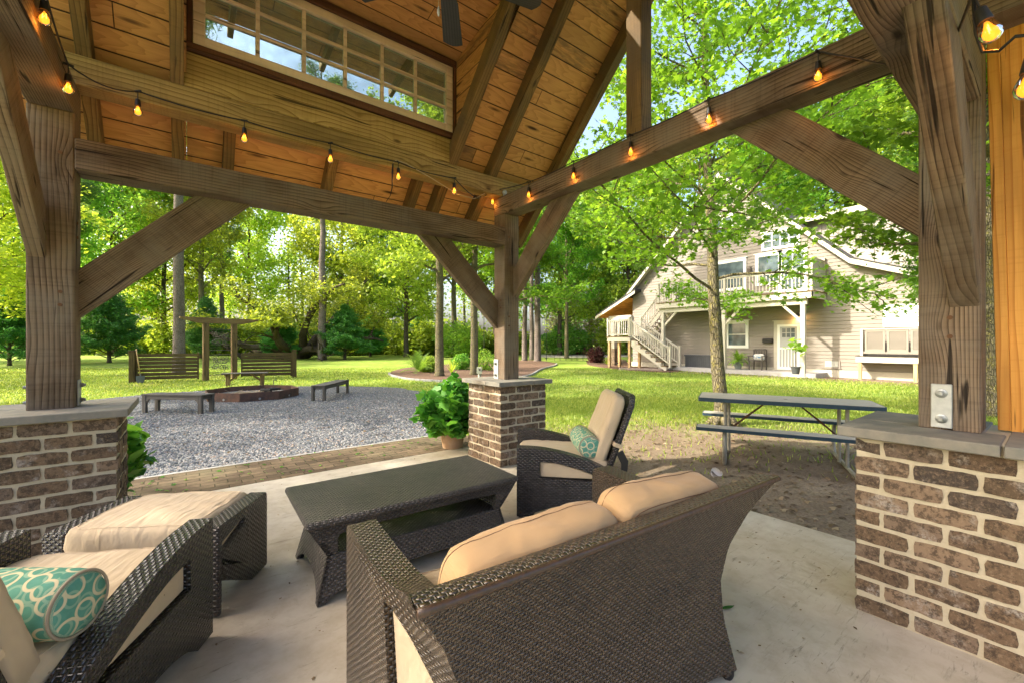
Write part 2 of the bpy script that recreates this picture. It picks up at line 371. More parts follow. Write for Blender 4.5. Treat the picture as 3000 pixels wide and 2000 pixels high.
def weave(name, cd, cm, cl, ph=0.0105, pw=0.030, rough=0.38, rot=0.0, open_holes=False):
    t = NT(name); uv = t.n('UVMap').outputs[0]
    if rot: uv = t.mapping(uv, rot=(0, 0, rot))
    nz = t.noise(t.coord('Object'), 9.0, 3, 0.5, out=1)
    nz = t.n('VectorMath', {0: t.n('VectorMath', {0: nz, 1: (0.5,0.5,0.5)}, operation='SUBTRACT').outputs[0], 'Scale': 0.010}, operation='SCALE').outputs[0]
    uv = t.n('VectorMath', {0: uv, 1: nz}, operation='ADD').outputs[0]
    s = t.n('SeparateXYZ', {0: uv}).outputs
    q = t.math('DIVIDE', s[1], ph); row = t.math('FLOOR', q); fv = t.math('FRACT', q)
    u = t.math('ADD', t.math('DIVIDE', s[0], pw), t.math('MULTIPLY', row, 0.5)); fu = t.math('FRACT', u); cu = t.math('FLOOR', u)
    prof = t.math('POWER', t.math('SINE', t.math('MULTIPLY', fv, PI)), 0.5)
    over = t.math('ADD', 0.5, t.math('MULTIPLY', t.math('COSINE', t.math('MULTIPLY', fu, 2*PI)), -0.5))      # 0 at cell edge (dips under), 1 in the middle
    over = t.math('POWER', over, 0.8)
    hs = t.math('MULTIPLY', prof, over)
    # the stake shows where the strand dips
    es = t.math('ABSOLUTE', t.math('SUBTRACT', fu, 0.5)); stake = t.rampf(es, 0.36, 0.46)
    hole = t.math('MULTIPLY', t.rampf(es, 0.30, 0.40), t.math('SUBTRACT', 1.0, t.rampf(t.math('ABSOLUTE', t.math('SUBTRACT', es, 0.40)), 0.02, 0.055)))
    h = t.math('MAXIMUM', hs, t.math('MULTIPLY', stake, 0.42))
    hole = t.math('MULTIPLY', hole, t.math('SUBTRACT', 1.0, t.rampf(hs, 0.35, 0.75)))
    rn = t.n('TexWhiteNoise', {'Vector': t.n('CombineXYZ', {0: cu, 1: row}).outputs[0]}, noise_dimensions='2D').outputs['Value']
    c = t.mix(rn, cm, cl)
    c = t.mix(t.math('MULTIPLY', t.rampf(t.noise(t.coord('Object'), 6, 4, 0.6), 0.45, 0.7), 0.4), c, cd)
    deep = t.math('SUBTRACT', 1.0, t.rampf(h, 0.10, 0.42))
    c = t.mix(deep, c, tuple(0.25*a for a in cd))  # gaps between strands darkened by height, crevice shade put into the colour
    nr = t.bump(h, 0.0085, 1.0)
    sh = t.bsdf(c, rough, nr, spec=0.7)
    if open_holes:
        tr = t.n('BsdfTransparent').outputs[0]
        mk = t.rampf(hole, 0.25, 0.35)
        sh = t.n('MixShader', {0: mk, 1: sh, 2: tr}).outputs[0]
    return t.done(sh)
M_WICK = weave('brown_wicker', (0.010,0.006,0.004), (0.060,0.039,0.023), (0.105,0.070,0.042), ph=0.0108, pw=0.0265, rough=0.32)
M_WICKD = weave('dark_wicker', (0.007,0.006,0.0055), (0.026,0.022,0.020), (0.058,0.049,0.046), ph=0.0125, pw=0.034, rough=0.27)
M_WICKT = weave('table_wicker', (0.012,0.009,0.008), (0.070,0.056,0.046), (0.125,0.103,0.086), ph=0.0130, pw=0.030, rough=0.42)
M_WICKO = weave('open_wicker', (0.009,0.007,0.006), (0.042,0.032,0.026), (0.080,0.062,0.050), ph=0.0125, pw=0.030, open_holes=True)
M_RIM = simple('wrapped_rim', (0.050,0.032,0.022), 0.28, 0, 60, 0.5, 0.003, (0.11,0.055,0.028))

def fabric(name, col, dark, wr=5.0):
    t = NT(name); co = t.coord('Object')
    w1 = t.noise(co, wr, 2, 0.45, dist=0.5); w2 = t.noise(t.mapping(co, (0.8, 4, 2), rot=(0.1, 0.1, 0.2)), wr*1.3, 2, 0.4, dist=0.4); w3 = t.noise(co, 420, 2, 0.5)
    st = t.noise(co, 3.0, 5, 0.7)
    c = t.mix(t.math('MULTIPLY', t.rampf(st, 0.45, 0.75), 0.45), col, dark)
    vo = t.n('TexVoronoi', {'Vector': co, 'Scale': 11.0}, feature='F1').outputs[0]
    c = t.mix(t.math('MULTIPLY', t.math('SUBTRACT', 1.0, t.rampf(vo, 0.02, 0.045)), 0.7), c, (0.12,0.07,0.03))
    h = t.math('ADD', t.math('ADD', t.math('MULTIPLY', w1, 1.0), t.math('MULTIPLY', w2, 0.5)), t.math('MULTIPLY', w3, 0.015))
    return t.done(t.bsdf(c, 0.9, t.bump(h, 0.024, 0.9), spec=0.15, Sheen_Weight=0.15))
M_BEIGE = fabric('beige_canvas', (0.56,0.435,0.285), (0.45,0.33,0.20))
M_TAN = fabric('tan_canvas', (0.50,0.315,0.155), (0.38,0.23,0.105))
M_SEAM = simple('brown_stitching', (0.17,0.09,0.04), 0.8)

def bolster_mat():
    t = NT('teal_circle_print'); uv = t.n('UVMap').outputs[0]
    def rings(scale, off, r0, wd):
        p = t.mapping(uv, (scale, scale, 1), off)
        v = t.n('TexVoronoi', {'Vector': p, 'Scale': 1.0, 'Randomness': 0.55}, feature='F1', voronoi_dimensions='2D').outputs[0]
        return t.math('SUBTRACT', 1.0, t.rampf(t.math('ABSOLUTE', t.math('SUBTRACT', v, r0)), wd, wd+0.035))
    c = t.mix(t.rampf(t.noise(t.coord('Object'), 30, 3), 0.3, 0.7), (0.090,0.270,0.195), (0.12,0.33,0.245))
    c = t.mix(t.math('MULTIPLY', rings(18, (0.3, 0.4, 0), 0.36, 0.05), 0.6), c, (0.33,0.47,0.33))
    c = t.mix(t.math('MULTIPLY', rings(15, (2.1, 5.3, 0), 0.40, 0.045), 0.95), c, (0.66,0.57,0.36))
    return t.done(t.bsdf(c, 0.85, t.bump(t.noise(t.coord('Object'), 400, 2), 0.001), spec=0.2))
M_BOLST = bolster_mat()
def glassmat():
    t = NT('window_glass'); g = t.n('BsdfGlossy', {'Roughness': 0.03}).outputs[0]; tr = t.n('BsdfTransparent', {0: (0.80,0.88,0.86,1)}).outputs[0]
    d = t.n('BsdfDiffuse', {0: (0.35,0.42,0.42,1)}).outputs[0]
    a = t.n('MixShader', {0: t.math('MULTIPLY', t.rampf(t.noise(t.coord('Object'), 5, 4, 0.6), 0.25, 0.8), 0.40), 1: tr, 2: d}).outputs[0]
    fr = t.n('Fresnel', {'IOR': 1.45}).outputs[0]
    return t.done(t.n('MixShader', {0: fr, 1: a, 2: g}).outputs[0])
M_GLASS = glassmat()
def darkglass():
    t = NT('house_glass'); n = t.noise(t.coord('Object'), 1.5, 3)
    c = t.mix(t.rampf(n, 0.4, 0.6), (0.05,0.07,0.08), (0.12,0.16,0.17))
    return t.done(t.bsdf(c, 0.04, None, spec=0.9))
M_DGLASS = darkglass()
def leafmat(name, cols, trans=0.45, rough=0.45, veins=False, var='face'):
    t = NT(name); g = t.n('Attribute', attribute_name='rnd').outputs['Fac']
    oi = t.n('ObjectInfo').outputs['Random']
    f = g
    k = len(cols); c = t.ramp(f, [((i)/(max(1, k-1)), cl) for i, cl in enumerate(cols)])
    n = t.noise(t.coord('Object'), 0.55, 3, 0.6)
    c = t.mix(t.math('MULTIPLY', t.rampf(n, 0.4, 0.62), 0.4), c, cols[0])
    vv = t.math('ADD', 0.72, t.math('MULTIPLY', oi, 0.5)); hh = t.math('ADD', 0.488, t.math('MULTIPLY', t.n('TexWhiteNoise', {'W': oi}, noise_dimensions='1D').outputs['Value'], 0.036))
    c = t.n('HueSaturation', {'Hue': hh, 'Saturation': 0.95, 'Value': vv, 'Color': c}).outputs[0]
    d = t.bsdf(c, rough, None, spec=0.35)
    hs = t.n('HueSaturation', {'Hue': 0.485, 'Saturation': 1.05, 'Value': 1.5, 'Color': c}).outputs[0]
    tl = t.n('BsdfTranslucent', {0: hs}).outputs[0]
    return t.done(t.n('MixShader', {0: trans, 1: d, 2: tl}).outputs[0])
L_GUM = leafmat('sweetgum_leaf', [(0.075,0.190,0.010), (0.140,0.310,0.015), (0.220,0.400,0.022)], 0.55)
L_YEL = leafmat('spring_leaf', [(0.19,0.28,0.020), (0.34,0.45,0.032), (0.52,0.60,0.055)], 0.55)
L_OAK = leafmat('live_oak_leaf', [(0.21,0.27,0.020), (0.40,0.45,0.030), (0.60,0.60,0.055)], 0.5)
L_GRN = leafmat('broad_leaf', [(0.11,0.25,0.022), (0.21,0.40,0.035), (0.34,0.53,0.050)], 0.5)
L_PINE = leafmat('pine_needle', [(0.07,0.15,0.030), (0.14,0.25,0.045), (0.23,0.34,0.060)], 0.4)
L_CED = leafmat('cedar_spray', [(0.055,0.20,0.034), (0.11,0.33,0.055), (0.18,0.44,0.075)], 0.4)
L_IVY = leafmat('ivy_leaf', [(0.04,0.15,0.012), (0.11,0.30,0.022), (0.21,0.43,0.035)], 0.4, 0.35)
L_TAN = leafmat('dry_vine', [(0.28,0.23,0.13), (0.42,0.34,0.20), (0.52,0.46,0.28)], 0.3)
L_PLUM = leafmat('plum_leaf', [(0.07,0.015,0.02), (0.13,0.03,0.03), (0.2,0.05,0.05)], 0.3)
L_AZA = leafmat('azalea_flower', [(0.5,0.02,0.2), (0.65,0.05,0.3), (0.7,0.1,0.4)], 0.3)
def bark(name, a, b, sc=1.0, moss=None):
    t = NT(name); co = t.coord('Object'); p = t.mapping(co, (1, 1, 0.28))
    v = t.n('TexVoronoi', {'Vector': p, 'Scale': 26*sc, 'Randomness': 1.0}, feature='DISTANCE_TO_EDGE').outputs[0]
    n = t.noise(p, 22*sc, 5, 0.7, dist=0.6); n2 = t.noise(co, 1.7, 3)
    h = t.math('ADD', t.rampf(v, 0.0, 0.16), t.math('MULTIPLY', n, 0.7))
    c = t.mix(t.rampf(h, 0.25, 1.1), a, b)
    c = t.mix(t.math('MULTIPLY', t.rampf(n2, 0.45, 0.65), 0.35), c, tuple(0.6*x for x in a))
    if moss: c = t.mix(t.math('MULTIPLY', t.rampf(t.noise(co, 14, 5, 0.7), 0.52, 0.62), 0.7), c, moss)
    return t.done(t.bsdf(c, 0.95, t.bump(h, 0.02, 1.0), spec=0.1))
B_PINE = bark('pine_bark', (0.085,0.065,0.055), (0.27,0.22,0.19))
B_GUM = bark('sweetgum_bark', (0.075,0.062,0.040), (0.21,0.18,0.115), 1.3, (0.30,0.26,0.07))
B_OAK = bark('oak_bark', (0.05,0.038,0.026), (0.15,0.12,0.085))
# ------------------------------------------------------------------ ground materials
def lawn_mat():
    t = NT('lawn_ground'); co = t.coord('Object')
    n1 = t.noise(co, 0.35, 5, 0.65); n2 = t.noise(co, 2.2, 6, 0.7); n3 = t.noise(co, 45, 4, 0.7); n4 = t.noise(t.mapping(co, (1, 1, 1)), 160, 2, 0.6)
    g = t.mix(t.rampf(n2, 0.35, 0.68), (0.155,0.250,0.034), (0.290,0.365,0.060))
    g = t.mix(t.math('MULTIPLY', t.rampf(n3, 0.45, 0.7), 0.5), g, (0.075,0.140,0.014))
    g = t.mix(t.math('MULTIPLY', t.rampf(n4, 0.5, 0.75), 0.4), g, (0.36,0.40,0.08))
    g = t.mix(t.math('MULTIPLY', t.rampf(n1, 0.52, 0.68), 0.55), g, (0.34,0.29,0.12))
    e = t.mix(t.rampf(n2, 0.35, 0.7), (0.205,0.150,0.100), (0.31,0.24,0.165))
    e = t.mix(t.math('MULTIPLY', t.rampf(n3, 0.47, 0.62), 0.55), e, (0.10,0.065,0.040))
    li = t.n('TexVoronoi', {'Vector': t.mapping(co, (1, 1, 1)), 'Scale': 34.0}, feature='F1')
    lm = t.math('MULTIPLY', t.math('SUBTRACT', 1.0, t.rampf(li.outputs[0], 0.16, 0.26)), t.rampf(t.n('SeparateColor', {0: li.outputs[1]}).outputs[0], 0.55, 0.6))
    e = t.mix(t.math('MULTIPLY', lm, 0.8), e, (0.36,0.20,0.105))
    sp = t.n('SeparateXYZ', {0: co}).outputs
    # bare earth beside the slab: distance from a spot right of it
    dx = t.math('DIVIDE', t.math('SUBTRACT', sp[0], 4.9), 3.5); dy = t.math('DIVIDE', t.math('SUBTRACT', sp[1], 0.6), 4.4)
    rr = t.math('SQRT', t.math('ADD', t.math('MULTIPLY', dx, dx), t.math('MULTIPLY', dy, dy)))
    rr = t.math('ADD', rr, t.math('MULTIPLY', t.math('SUBTRACT', n2, 0.5), 1.6))
    rr = t.math('ADD', rr, t.math('MULTIPLY', t.math('SUBTRACT', n3, 0.5), 0.8))
    m = t.rampf(rr, 0.80, 1.25)
    far = t.math('MULTIPLY', t.rampf(sp[0], 18.6, 19.4), t.math('SUBTRACT', 1.0, t.rampf(sp[1], 12.5, 13.5)))      # bare strip along the house
    m = t.math('SUBTRACT', m, far, clamp=True)
    pt = t.rampf(t.noise(t.mapping(co, (1,1,1), (7, 3, 0)), 1.1, 5, 0.75), 0.60, 0.68)
    m = t.math('MULTIPLY', m, t.math('SUBTRACT', 1.0, t.math('MULTIPLY', pt, 0.45)))
    c = t.mix(m, e, g)
    h = t.math('ADD', t.math('MULTIPLY', n3, 1.0), t.math('MULTIPLY', n4, 0.5))
    return t.done(t.bsdf(c, 0.95, t.bump(h, 0.014, 0.9), spec=0.1))
def gravel_mat():
    t = NT('grey_gravel'); co = t.coord('Object'); cw = t.n('VectorMath', {0: co, 1: t.n('VectorMath', {0: t.noise(co, 30, 2, out=1), 'Scale': 0.012}, operation='SCALE').outputs[0]}, operation='ADD').outputs[0]
    v = t.n('TexVoronoi', {'Vector': cw, 'Scale': 42.0}, feature='F1'); d = v.outputs[0]; r = t.n('SeparateColor', {0: v.outputs[1]}).outputs
    c = t.ramp(r[0], [(0.0,(0.045,0.052,0.063)), (0.3,(0.13,0.145,0.165)), (0.55,(0.27,0.27,0.275)), (0.75,(0.17,0.185,0.205)), (0.92,(0.45,0.42,0.39)), (1.0,(0.30,0.19,0.12))])
    c = t.mix(t.math('MULTIPLY', t.rampf(d, 0.35, 0.62), 0.8), c, (0.03,0.028,0.026))
    n = t.noise(co, 1.2, 4, 0.7)
    c = t.mix(t.math('MULTIPLY', t.rampf(n, 0.5, 0.75), 0.25), c, (0.22,0.17,0.12))
    h = t.math('ADD', t.math('SUBTRACT', 1.0, d), t.math('MULTIPLY', r[1], 0.5))
    return t.done(t.bsdf(c, 0.75, t.bump(h, 0.022, 1.0), spec=0.3))
def paver_mat():
    t = NT('clay_pavers'); uv = t.coord('Object')
    w = t.n('VectorMath', {0: uv, 1: t.n('VectorMath', {0: t.noise(uv, 9, 2, out=1), 'Scale': 0.008}, operation='SCALE').outputs[0]}, operation='ADD').outputs[0]
    b = t.n('TexBrick', {'Vector': w, 'Color1': (0.0,0,0,1), 'Color2': (1,1,1,1), 'Mortar': (0,0,0,1), 'Scale': 1.0, 'Mortar Size': 0.0045, 'Mortar Smooth': 0.3, 'Brick Width': 0.205, 'Row Height': 0.098, 'Bias': 0.0})
    n = t.noise(uv, 14, 5, 0.7); n2 = t.noise(uv, 1.5, 4)
    c = t.mix(b.outputs[0], (0.105,0.074,0.047), (0.185,0.132,0.080))
    c = t.mix(t.math('MULTIPLY', t.rampf(n, 0.42, 0.65), 0.6), c, (0.085,0.062,0.040))
    c = t.mix(t.math('MULTIPLY', t.rampf(n2, 0.5, 0.7), 0.5), c, (0.15,0.135,0.075))
    c = t.mix(b.outputs[1], c, (0.050,0.045,0.022))
    h = t.math('SUBTRACT', t.math('MULTIPLY', n, 0.3), b.outputs[1])
    return t.done(t.bsdf(c, 0.9, t.bump(h, 0.006, 1.0), spec=0.15))
M_LAWN = lawn_mat(); M_GRAV = gravel_mat(); M_PAVE = paver_mat()
M_MULCH = simple('bark_mulch', (0.10,0.062,0.042), 0.95, 0, 28, 0.8, 0.03, (0.27,0.175,0.12), 0.1)
M_EDGE = simple('edging_stone', (0.30,0.29,0.27), 0.85, 0, 12, 0.5, 0.004)
M_ASPH = simple('driveway_gravel', (0.42,0.37,0.30), 0.9, 0, 9, 0.4, 0.004, (0.30,0.25,0.19))
# ------------------------------------------------------------------ setting: lawn, gravel, paving, slab
m = MB(); m.add([(-400,-400,GZ),(400,-400,GZ),(400,400,GZ),(-400,400,GZ)], [(0,1,2,3)])
tag(m.build('lawn', M_LAWN), kind='structure')
m = MB(); m.box(-4.2, 3.40, -3.6, 4.47, GZ-0.1, 0.0); tag(m.build('patio_slab', M_CONC, bevel=0.008), kind='structure')
m = MB(); m.box(-4.2, 3.10, 4.478, 5.33, GZ-0.1, -0.012); tag(m.build('paver_path', M_PAVE, bevel=0.004), kind='structure')
m = MB(); m.box(-4.2, 3.15, 5.335, 5.42, GZ-0.1, -0.022); tag(m.build('concrete_kerb', M_EDGE, bevel=0.006), kind='structure')
# gravel area: outline taken from the ground, edge uneven
gpts = [(-4.2,5.425),(3.05,5.425)]
for px, py in ((1330,1225),(1300,1190),(1270,1160),(1225,1146),(1170,1136),(1100,1132),(1000,1131),(880,1131),(760,1134),(640,1140),(520,1149),(400,1158),(250,1172),(100,1190),(-200,1220)):
    p = G(px, py, GZ+0.01); gpts.append((p.x, p.y))
sm = gpts[:2]
for i in range(2, len(gpts)-1):
    a, b = gpts[i], gpts[i+1]
    for k in range(8):
        f = k/8; sm.append((a[0]*(1-f)+b[0]*f+random.uniform(-.05,.05), a[1]*(1-f)+b[1]*f+random.uniform(-.05,.05)))
sm.append(gpts[-1]); gpts = sm
GRAVEL_POLY = gpts
m = MB(); m.prism([gpts], GZ-0.05, GZ+0.02, 'xy'); go = m.build('gravel_ground', M_GRAV, uv=False); tag(go, kind='structure')
# real stones lying on the gravel, denser near the patio
def stones(n, pts, s0, s1, zb):
    m = MB(); base = []
    for th in (0, 1, 2, 3, 4, 5): base.append((math.cos(th*PI/3), math.sin(th*PI/3), 0))
    for _ in range(n):
        x, y = pts(); s = random.uniform(s0, s1); a = random.random()*6.3; e = random.uniform(0.5, 1.0); h = s*random.uniform(0.35, 0.7)
        vs = []
        for bx, by, _z in base:
            q = random.uniform(0.75, 1.15)*s; vs.append((x+(bx*math.cos(a)-by*e*math.sin(a))*q, y+(bx*math.sin(a)+by*e*math.cos(a))*q, zb-0.004))
        for bx, by, _z in base:
            q = random.uniform(0.4, 0.75)*s; vs.append((x+(bx*math.cos(a)-by*e*math.sin(a))*q, y+(bx*math.sin(a)+by*e*math.cos(a))*q, zb+h*random.uniform(.7,1.1)))
        m.cur = random.random()
        m.add(vs, [(6,7,8,9,10,11)]+[(i, (i+1) % 6, 6+(i+1) % 6, 6+i) for i in range(6)])
    return m
def gst():
    while True:
        px = random.uniform(330, 1340); py = 1135+270*random.random()**0.8
        p = G(px, py, GZ+0.02)
        if p.y > 5.43 and pt_in(p.x, p.y, GRAVEL_POLY): return p.x, p.y
def pt_in(x, y, poly):
    c = False; n = len(poly); j = n-1
    for i in range(n):
        xi, yi = poly[i]; xj, yj = poly[j]
        if (yi > y) != (yj > y) and x < (xj-xi)*(y-yi)/(yj-yi)+xi: c = not c
        j = i
    return c
tS = NT('gravel_stone'); aS = tS.n('Attribute', attribute_name='rnd').outputs['Fac']
M_STONE = tS.done(tS.bsdf(tS.ramp(aS, [(0,(0.05,0.057,0.067)), (0.3,(0.13,0.142,0.158)), (0.6,(0.23,0.232,0.236)), (0.88,(0.40,0.38,0.35)), (1,(0.28,0.18,0.12))]), 0.7, None, spec=0.3))
tag(stones(26000, gst, 0.009, 0.021, GZ+0.02).build('loose_gravel', M_STONE, fix=False, uv=False), 'loose grey and blue gravel stones spread around the fire pit', 'gravel', kind='stuff')

# ------------------------------------------------------------------ brick piers
def bricks(x0, x1, y0, y1, z0, courses, course_h, blen=0.208, faces='xy'):
    """one ring of tumbled bricks, built brick by brick"""
    m = MB(); bh = course_h-0.0170; T = 0.09; j = 0.0165
    def rough(ax, a0, a1, b0, b1, zz0, zz1):
        nx = 5; nz = 3; vs = []; fs = []
        L = (a1-a0)
        m.cur = random.random()
        # outer block: grid box with noise
        bmv = {}
        def vert(i, jx, k):
            key = (i, jx, k)
            if key in bmv: return bmv[key]
            a = a0+L*i/nx; b = b0+(b1-b0)*jx; z = zz0+(zz1-zz0)*k/nz
            ed = (i in (0, nx))+(k in (0, nz))
            r = 0.0022
            a += random.uniform(-r, r); z += random.uniform(-r, r); b += random.uniform(-0.0028, 0.0028)
            if ed == 2:
                a += (0.004 if i == 0 else -0.004)*random.uniform(.2,1.6); z += (0.003 if k == 0 else -0.003)*random.uniform(.2,1.6)
            bmv[key] = len(vs); vs.append((a, b, z) if ax == 'x' else (b, a, z)); return bmv[key]
        for jx in (0, 1):
            for i in range(nx):
                for k in range(nz): fs.append((vert(i,jx,k), vert(i+1,jx,k), vert(i+1,jx,k+1), vert(i,jx,k+1)))
        for i in range(nx):
            for k in (0, nz): fs.append((vert(i,0,k), vert(i+1,0,k), vert(i+1,1,k), vert(i,1,k)))
        for k in range(nz):
            for i in (0, nx): fs.append((vert(i,0,k), vert(i,0,k+1), vert(i,1,k+1), vert(i,1,k)))
        m.add(vs, fs)
    for c in range(courses):
        z = z0+c*course_h+0.0085; odd = c % 2
        for yy, s in ((y0, 1), (y1, -1)):                 # faces running along X
            xa, xb = (x0, x1) if odd else (x0+T+j, x1-T-j)
            n = max(1, round((xb-xa+j)/blen)); L = (xb-xa-j*(n-1))/n
            for i in range(n):
                w = random.uniform(-.003,.003); a = xa+i*(L+j); jj = random.uniform(-.003, .003)
                rough('x', a+w, a+L+w*0.5, yy+jj, yy+s*T, z, z+bh)
        for xx, s in ((x0, 1), (x1, -1)):
            ya, yb = (y0+T+j, y1-T-j) if odd else (y0, y1)
            n = max(1, round((yb-ya+j)/blen)); L = (yb-ya-j*(n-1))/n
            for i in range(n):
                w = random.uniform(-.003,.003); a = ya+i*(L+j); jj = random.uniform(-.003, .003)
                rough('y', a+w, a+L+w*0.5, xx+jj, xx+s*T, z, z+bh)
    return m
pav = thing('garden_pavilion', 'open timber pavilion on brick piers with board roof sheltering the wicker furniture', 'pavilion', (1.1, 2.04, 0))
PM = Matrix.Translation(-Vector((1.1, 2.04, 0)))
def inpav(o): o.parent = pav; o.matrix_parent_inverse = PM; return o
def pier(x0, x1, y0, y1, over, caps):
    p = inpav(bricks(x0, x1, y0, y1, 0.0, 10, 0.0829).build('brick_pier', M_BRICK, smooth='auto'))
    c = MB(); e = 0.0055; c.box(x0+e, x1-e, y0+e, y1-e, 0.0, 0.829)
    mo = c.build('mortar', M_MORTAR, p)
    # wobbly mortar: extra raised joints
    for (a, b, cc, d) in caps:
        k = MB(); k.box(a, b, cc, d, 0.831, 0.877); k.build('cap_stone', M_CAP, p, bevel=0.004)
    k = MB(); k.box(x0+0.01, x1-0.01, y0+0.01, y1-0.01, 0.827, 0.870); k.build('cap_joint', M_MORTAR, p)
    return p
o = 0.055; g = 0.006
# centre pier
X0, X1, Y0, Y1 = 2.53, 3.148, 3.47, 4.09
pier(X0, X1, Y0, Y1, o, [(X0-o, X0+0.235, Y0+0.19, Y1+o), (X0-o, X0+0.40, Y0-o, Y0+0.19-g), (X0+0.40+g, X1+o, Y0-o, Y0+0.35), (X0+0.235+g, X1+o, Y0+0.35+g, Y1+o)])
# left pier, a longer wall running out of view
X0, X1, Y0, Y1 = -1.57, -0.333, 3.47, 4.07
pier(X0, X1, Y0, Y1, o, [(X0-o, -0.955, Y0-o, Y1+o), (-0.955+0.014, X1+o, Y0-o, Y0+0.32), (-0.955+0.014, X1+o, Y0+0.32+g, Y1+o)])
# right pier
X0, X1, Y0, Y1 = 2.53, 3.148, -1.25, 0.595
pier(X0, X1, Y0, Y1, o, [(X0-o, X0+0.26, 0.137, Y1+o), (X0+0.26+g, X1+o, 0.20, Y1+o), (X0-o, X1+o, -0.60, 0.128), (X0-o, X1+o, Y0-o, -0.612)])
# ------------------------------------------------------------------ timber frame
PXL, PXC = -0.745, 2.738      # near faces of the left and centre posts
YB, YF = 3.68, 0.205          # near faces along Y (back row, front row)
W = 0.20
ZA0, ZA1 = 2.334, 2.530       # beams along X
ZB0, ZB1 = 2.680, 2.880       # beams along Y
def post(x, y, z1=ZB0, w=W, wx=None):
    wx = wx or w
    return inpav(timber('post', (x+wx/2, y+w/2, 0.873), (x+wx/2, y+w/2, z1), w, wx, M_TIMB, bevel=0.007, zhint=(1,0,0)))
pC = post(PXC, YB); pL = post(PXL, YB, w=0.2, wx=0.2); pR = post(PXC, YF); 
pF = inpav(timber('post', (PXL+W/2, YF+W/2, 0.0), (PXL+W/2, YF+W/2, ZB0), W, W, M_TIMB, zhint=(1,0,0))) if False else None
def beam(n, a, b, w=W, h=None, mat=None): return inpav(timber(n, a, b, w, h, mat or M_TIMB, bevel=0.008))
beam('beam', (PXL+W+0.0, YB+W/2-0.004, (ZA0+ZA1)/2), (PXC+0.010, YB+W/2-0.004, (ZA0+ZA1)/2), W, ZA1-ZA0)
beam('beam', (PXL+W, YF+W/2, (ZA0+ZA1)/2), (PXC, YF+W/2, (ZA0+ZA1)/2), W, ZA1-ZA0)
beam('beam', (PXC+W/2, YB+W+0.003, (ZB0+ZB1)/2), (PXC+W/2, -1.2, (ZB0+ZB1)/2), W, ZB1-ZB0)
beam('beam', (PXL+W/2, YB+W+0.003, (ZB0+ZB1)/2), (PXL+W/2, -1.2, (ZB0+ZB1)/2), W, ZB1-ZB0)
def brace(pts, thick, grain): return inpav(cut_timber('brace', pts, thick, grain, M_TIMB))
R1, R2 = 0.943, 0.60
# in the back wall plane (flush with the outside face)
for s, xp in ((-1, PXC+0.006), (1, PXL+W-0.006)):
    brace([(xp, 3.81, ZA0-R1+0.035), (xp, 3.81, ZA0-R2), (xp+s*R2, 3.81, ZA0+0.004), (xp+s*R1, 3.81, ZA0+0.004)], (0, 0.072, 0), (s, 0, 1))
brace([(PXC+0.006, YF+0.004, ZA0-R1+0.035), (PXC+0.006, YF+0.004, ZA0-R2), (PXC-R2, YF+0.004, ZA0+0.004), (PXC-R1, YF+0.004, ZA0+0.004)], (0, 0.095, 0), (-1, 0, 1))
# in the side wall planes
for yp, s in ((YB+0.006, -1), (YF+W-0.006, 1)):
    brace([(2.858, yp, ZB0-R1+0.035), (2.858, yp, ZB0-R2), (2.858, yp+s*R2, ZB0+0.004), (2.858, yp+s*R1, ZB0+0.004)], (0.076, 0, 0), (0, s, 1))
brace([(-0.741, YB+0.006, ZB0-R1+0.035), (-0.741, YB+0.006, ZB0-R2), (-0.741, YB-R2, ZB0+0.004), (-0.741, YB-R1, ZB0+0.004)], (0.076, 0, 0), (0, -1, 1))
# king posts in both gables
KZ = 4.62
inpav(timber('king_post', (2.81, 2.013, ZB1), (2.81, 2.013, KZ), 0.14, 0.14, M_RAFT, zhint=(1,0,0)))
inpav(timber('king_post', (-0.64, 2.013, ZB1), (-0.64, 2.013, KZ), 0.14, 0.14, M_RAFT, zhint=(1,0,0)))
inpav(timber('ridge_beam', (-1.1, 2.013, KZ+0.07), (3.45, 2.013, KZ+0.07), 0.045, 0.18, M_RAFT))
# plates on the beams (a pair along X), upper board and trim of the dormer wall
YP = 3.735
inpav(timber('wall_plate', (-1.17, YP+0.075, 2.976), (3.30, YP+0.075, 2.976), 0.15, 0.190, M_PLATE))
inpav(timber('wall_plate', (-1.17, 2*2.013-YP-0.075, 2.976), (3.30, 2*2.013-YP-0.075, 2.976), 0.15, 0.190, M_PLATE))
XW0, XW1, ZW0, ZW1 = 0.034, 2.125, 3.385, 4.045
inpav(timber('dormer_board', (-0.03, YP+0.045, 3.198), (2.16, YP+0.045, 3.198), 0.085, 0.245, M_PLATE))
inpav(timber('dormer_trim', (-0.03, YP+0.025, 3.355), (2.16, YP+0.025, 3.355), 0.09, 0.055, M_TRIM))
inpav(timber('dormer_trim', (0.012, YP+0.03, 3.385), (0.012, YP+0.03, 4.12), 0.045, 0.08, M_TRIM, zhint=(0,1,0)))
inpav(timber('dormer_trim', (2.147, YP+0.03, 3.385), (2.147, YP+0.03, 4.12), 0.04, 0.08, M_TRIM, zhint=(0,1,0)))
inpav(timber('dormer_trim', (-0.03, YP+0.03, 4.085), (2.16, YP+0.03, 4.085), 0.09, 0.07, M_TRIM))
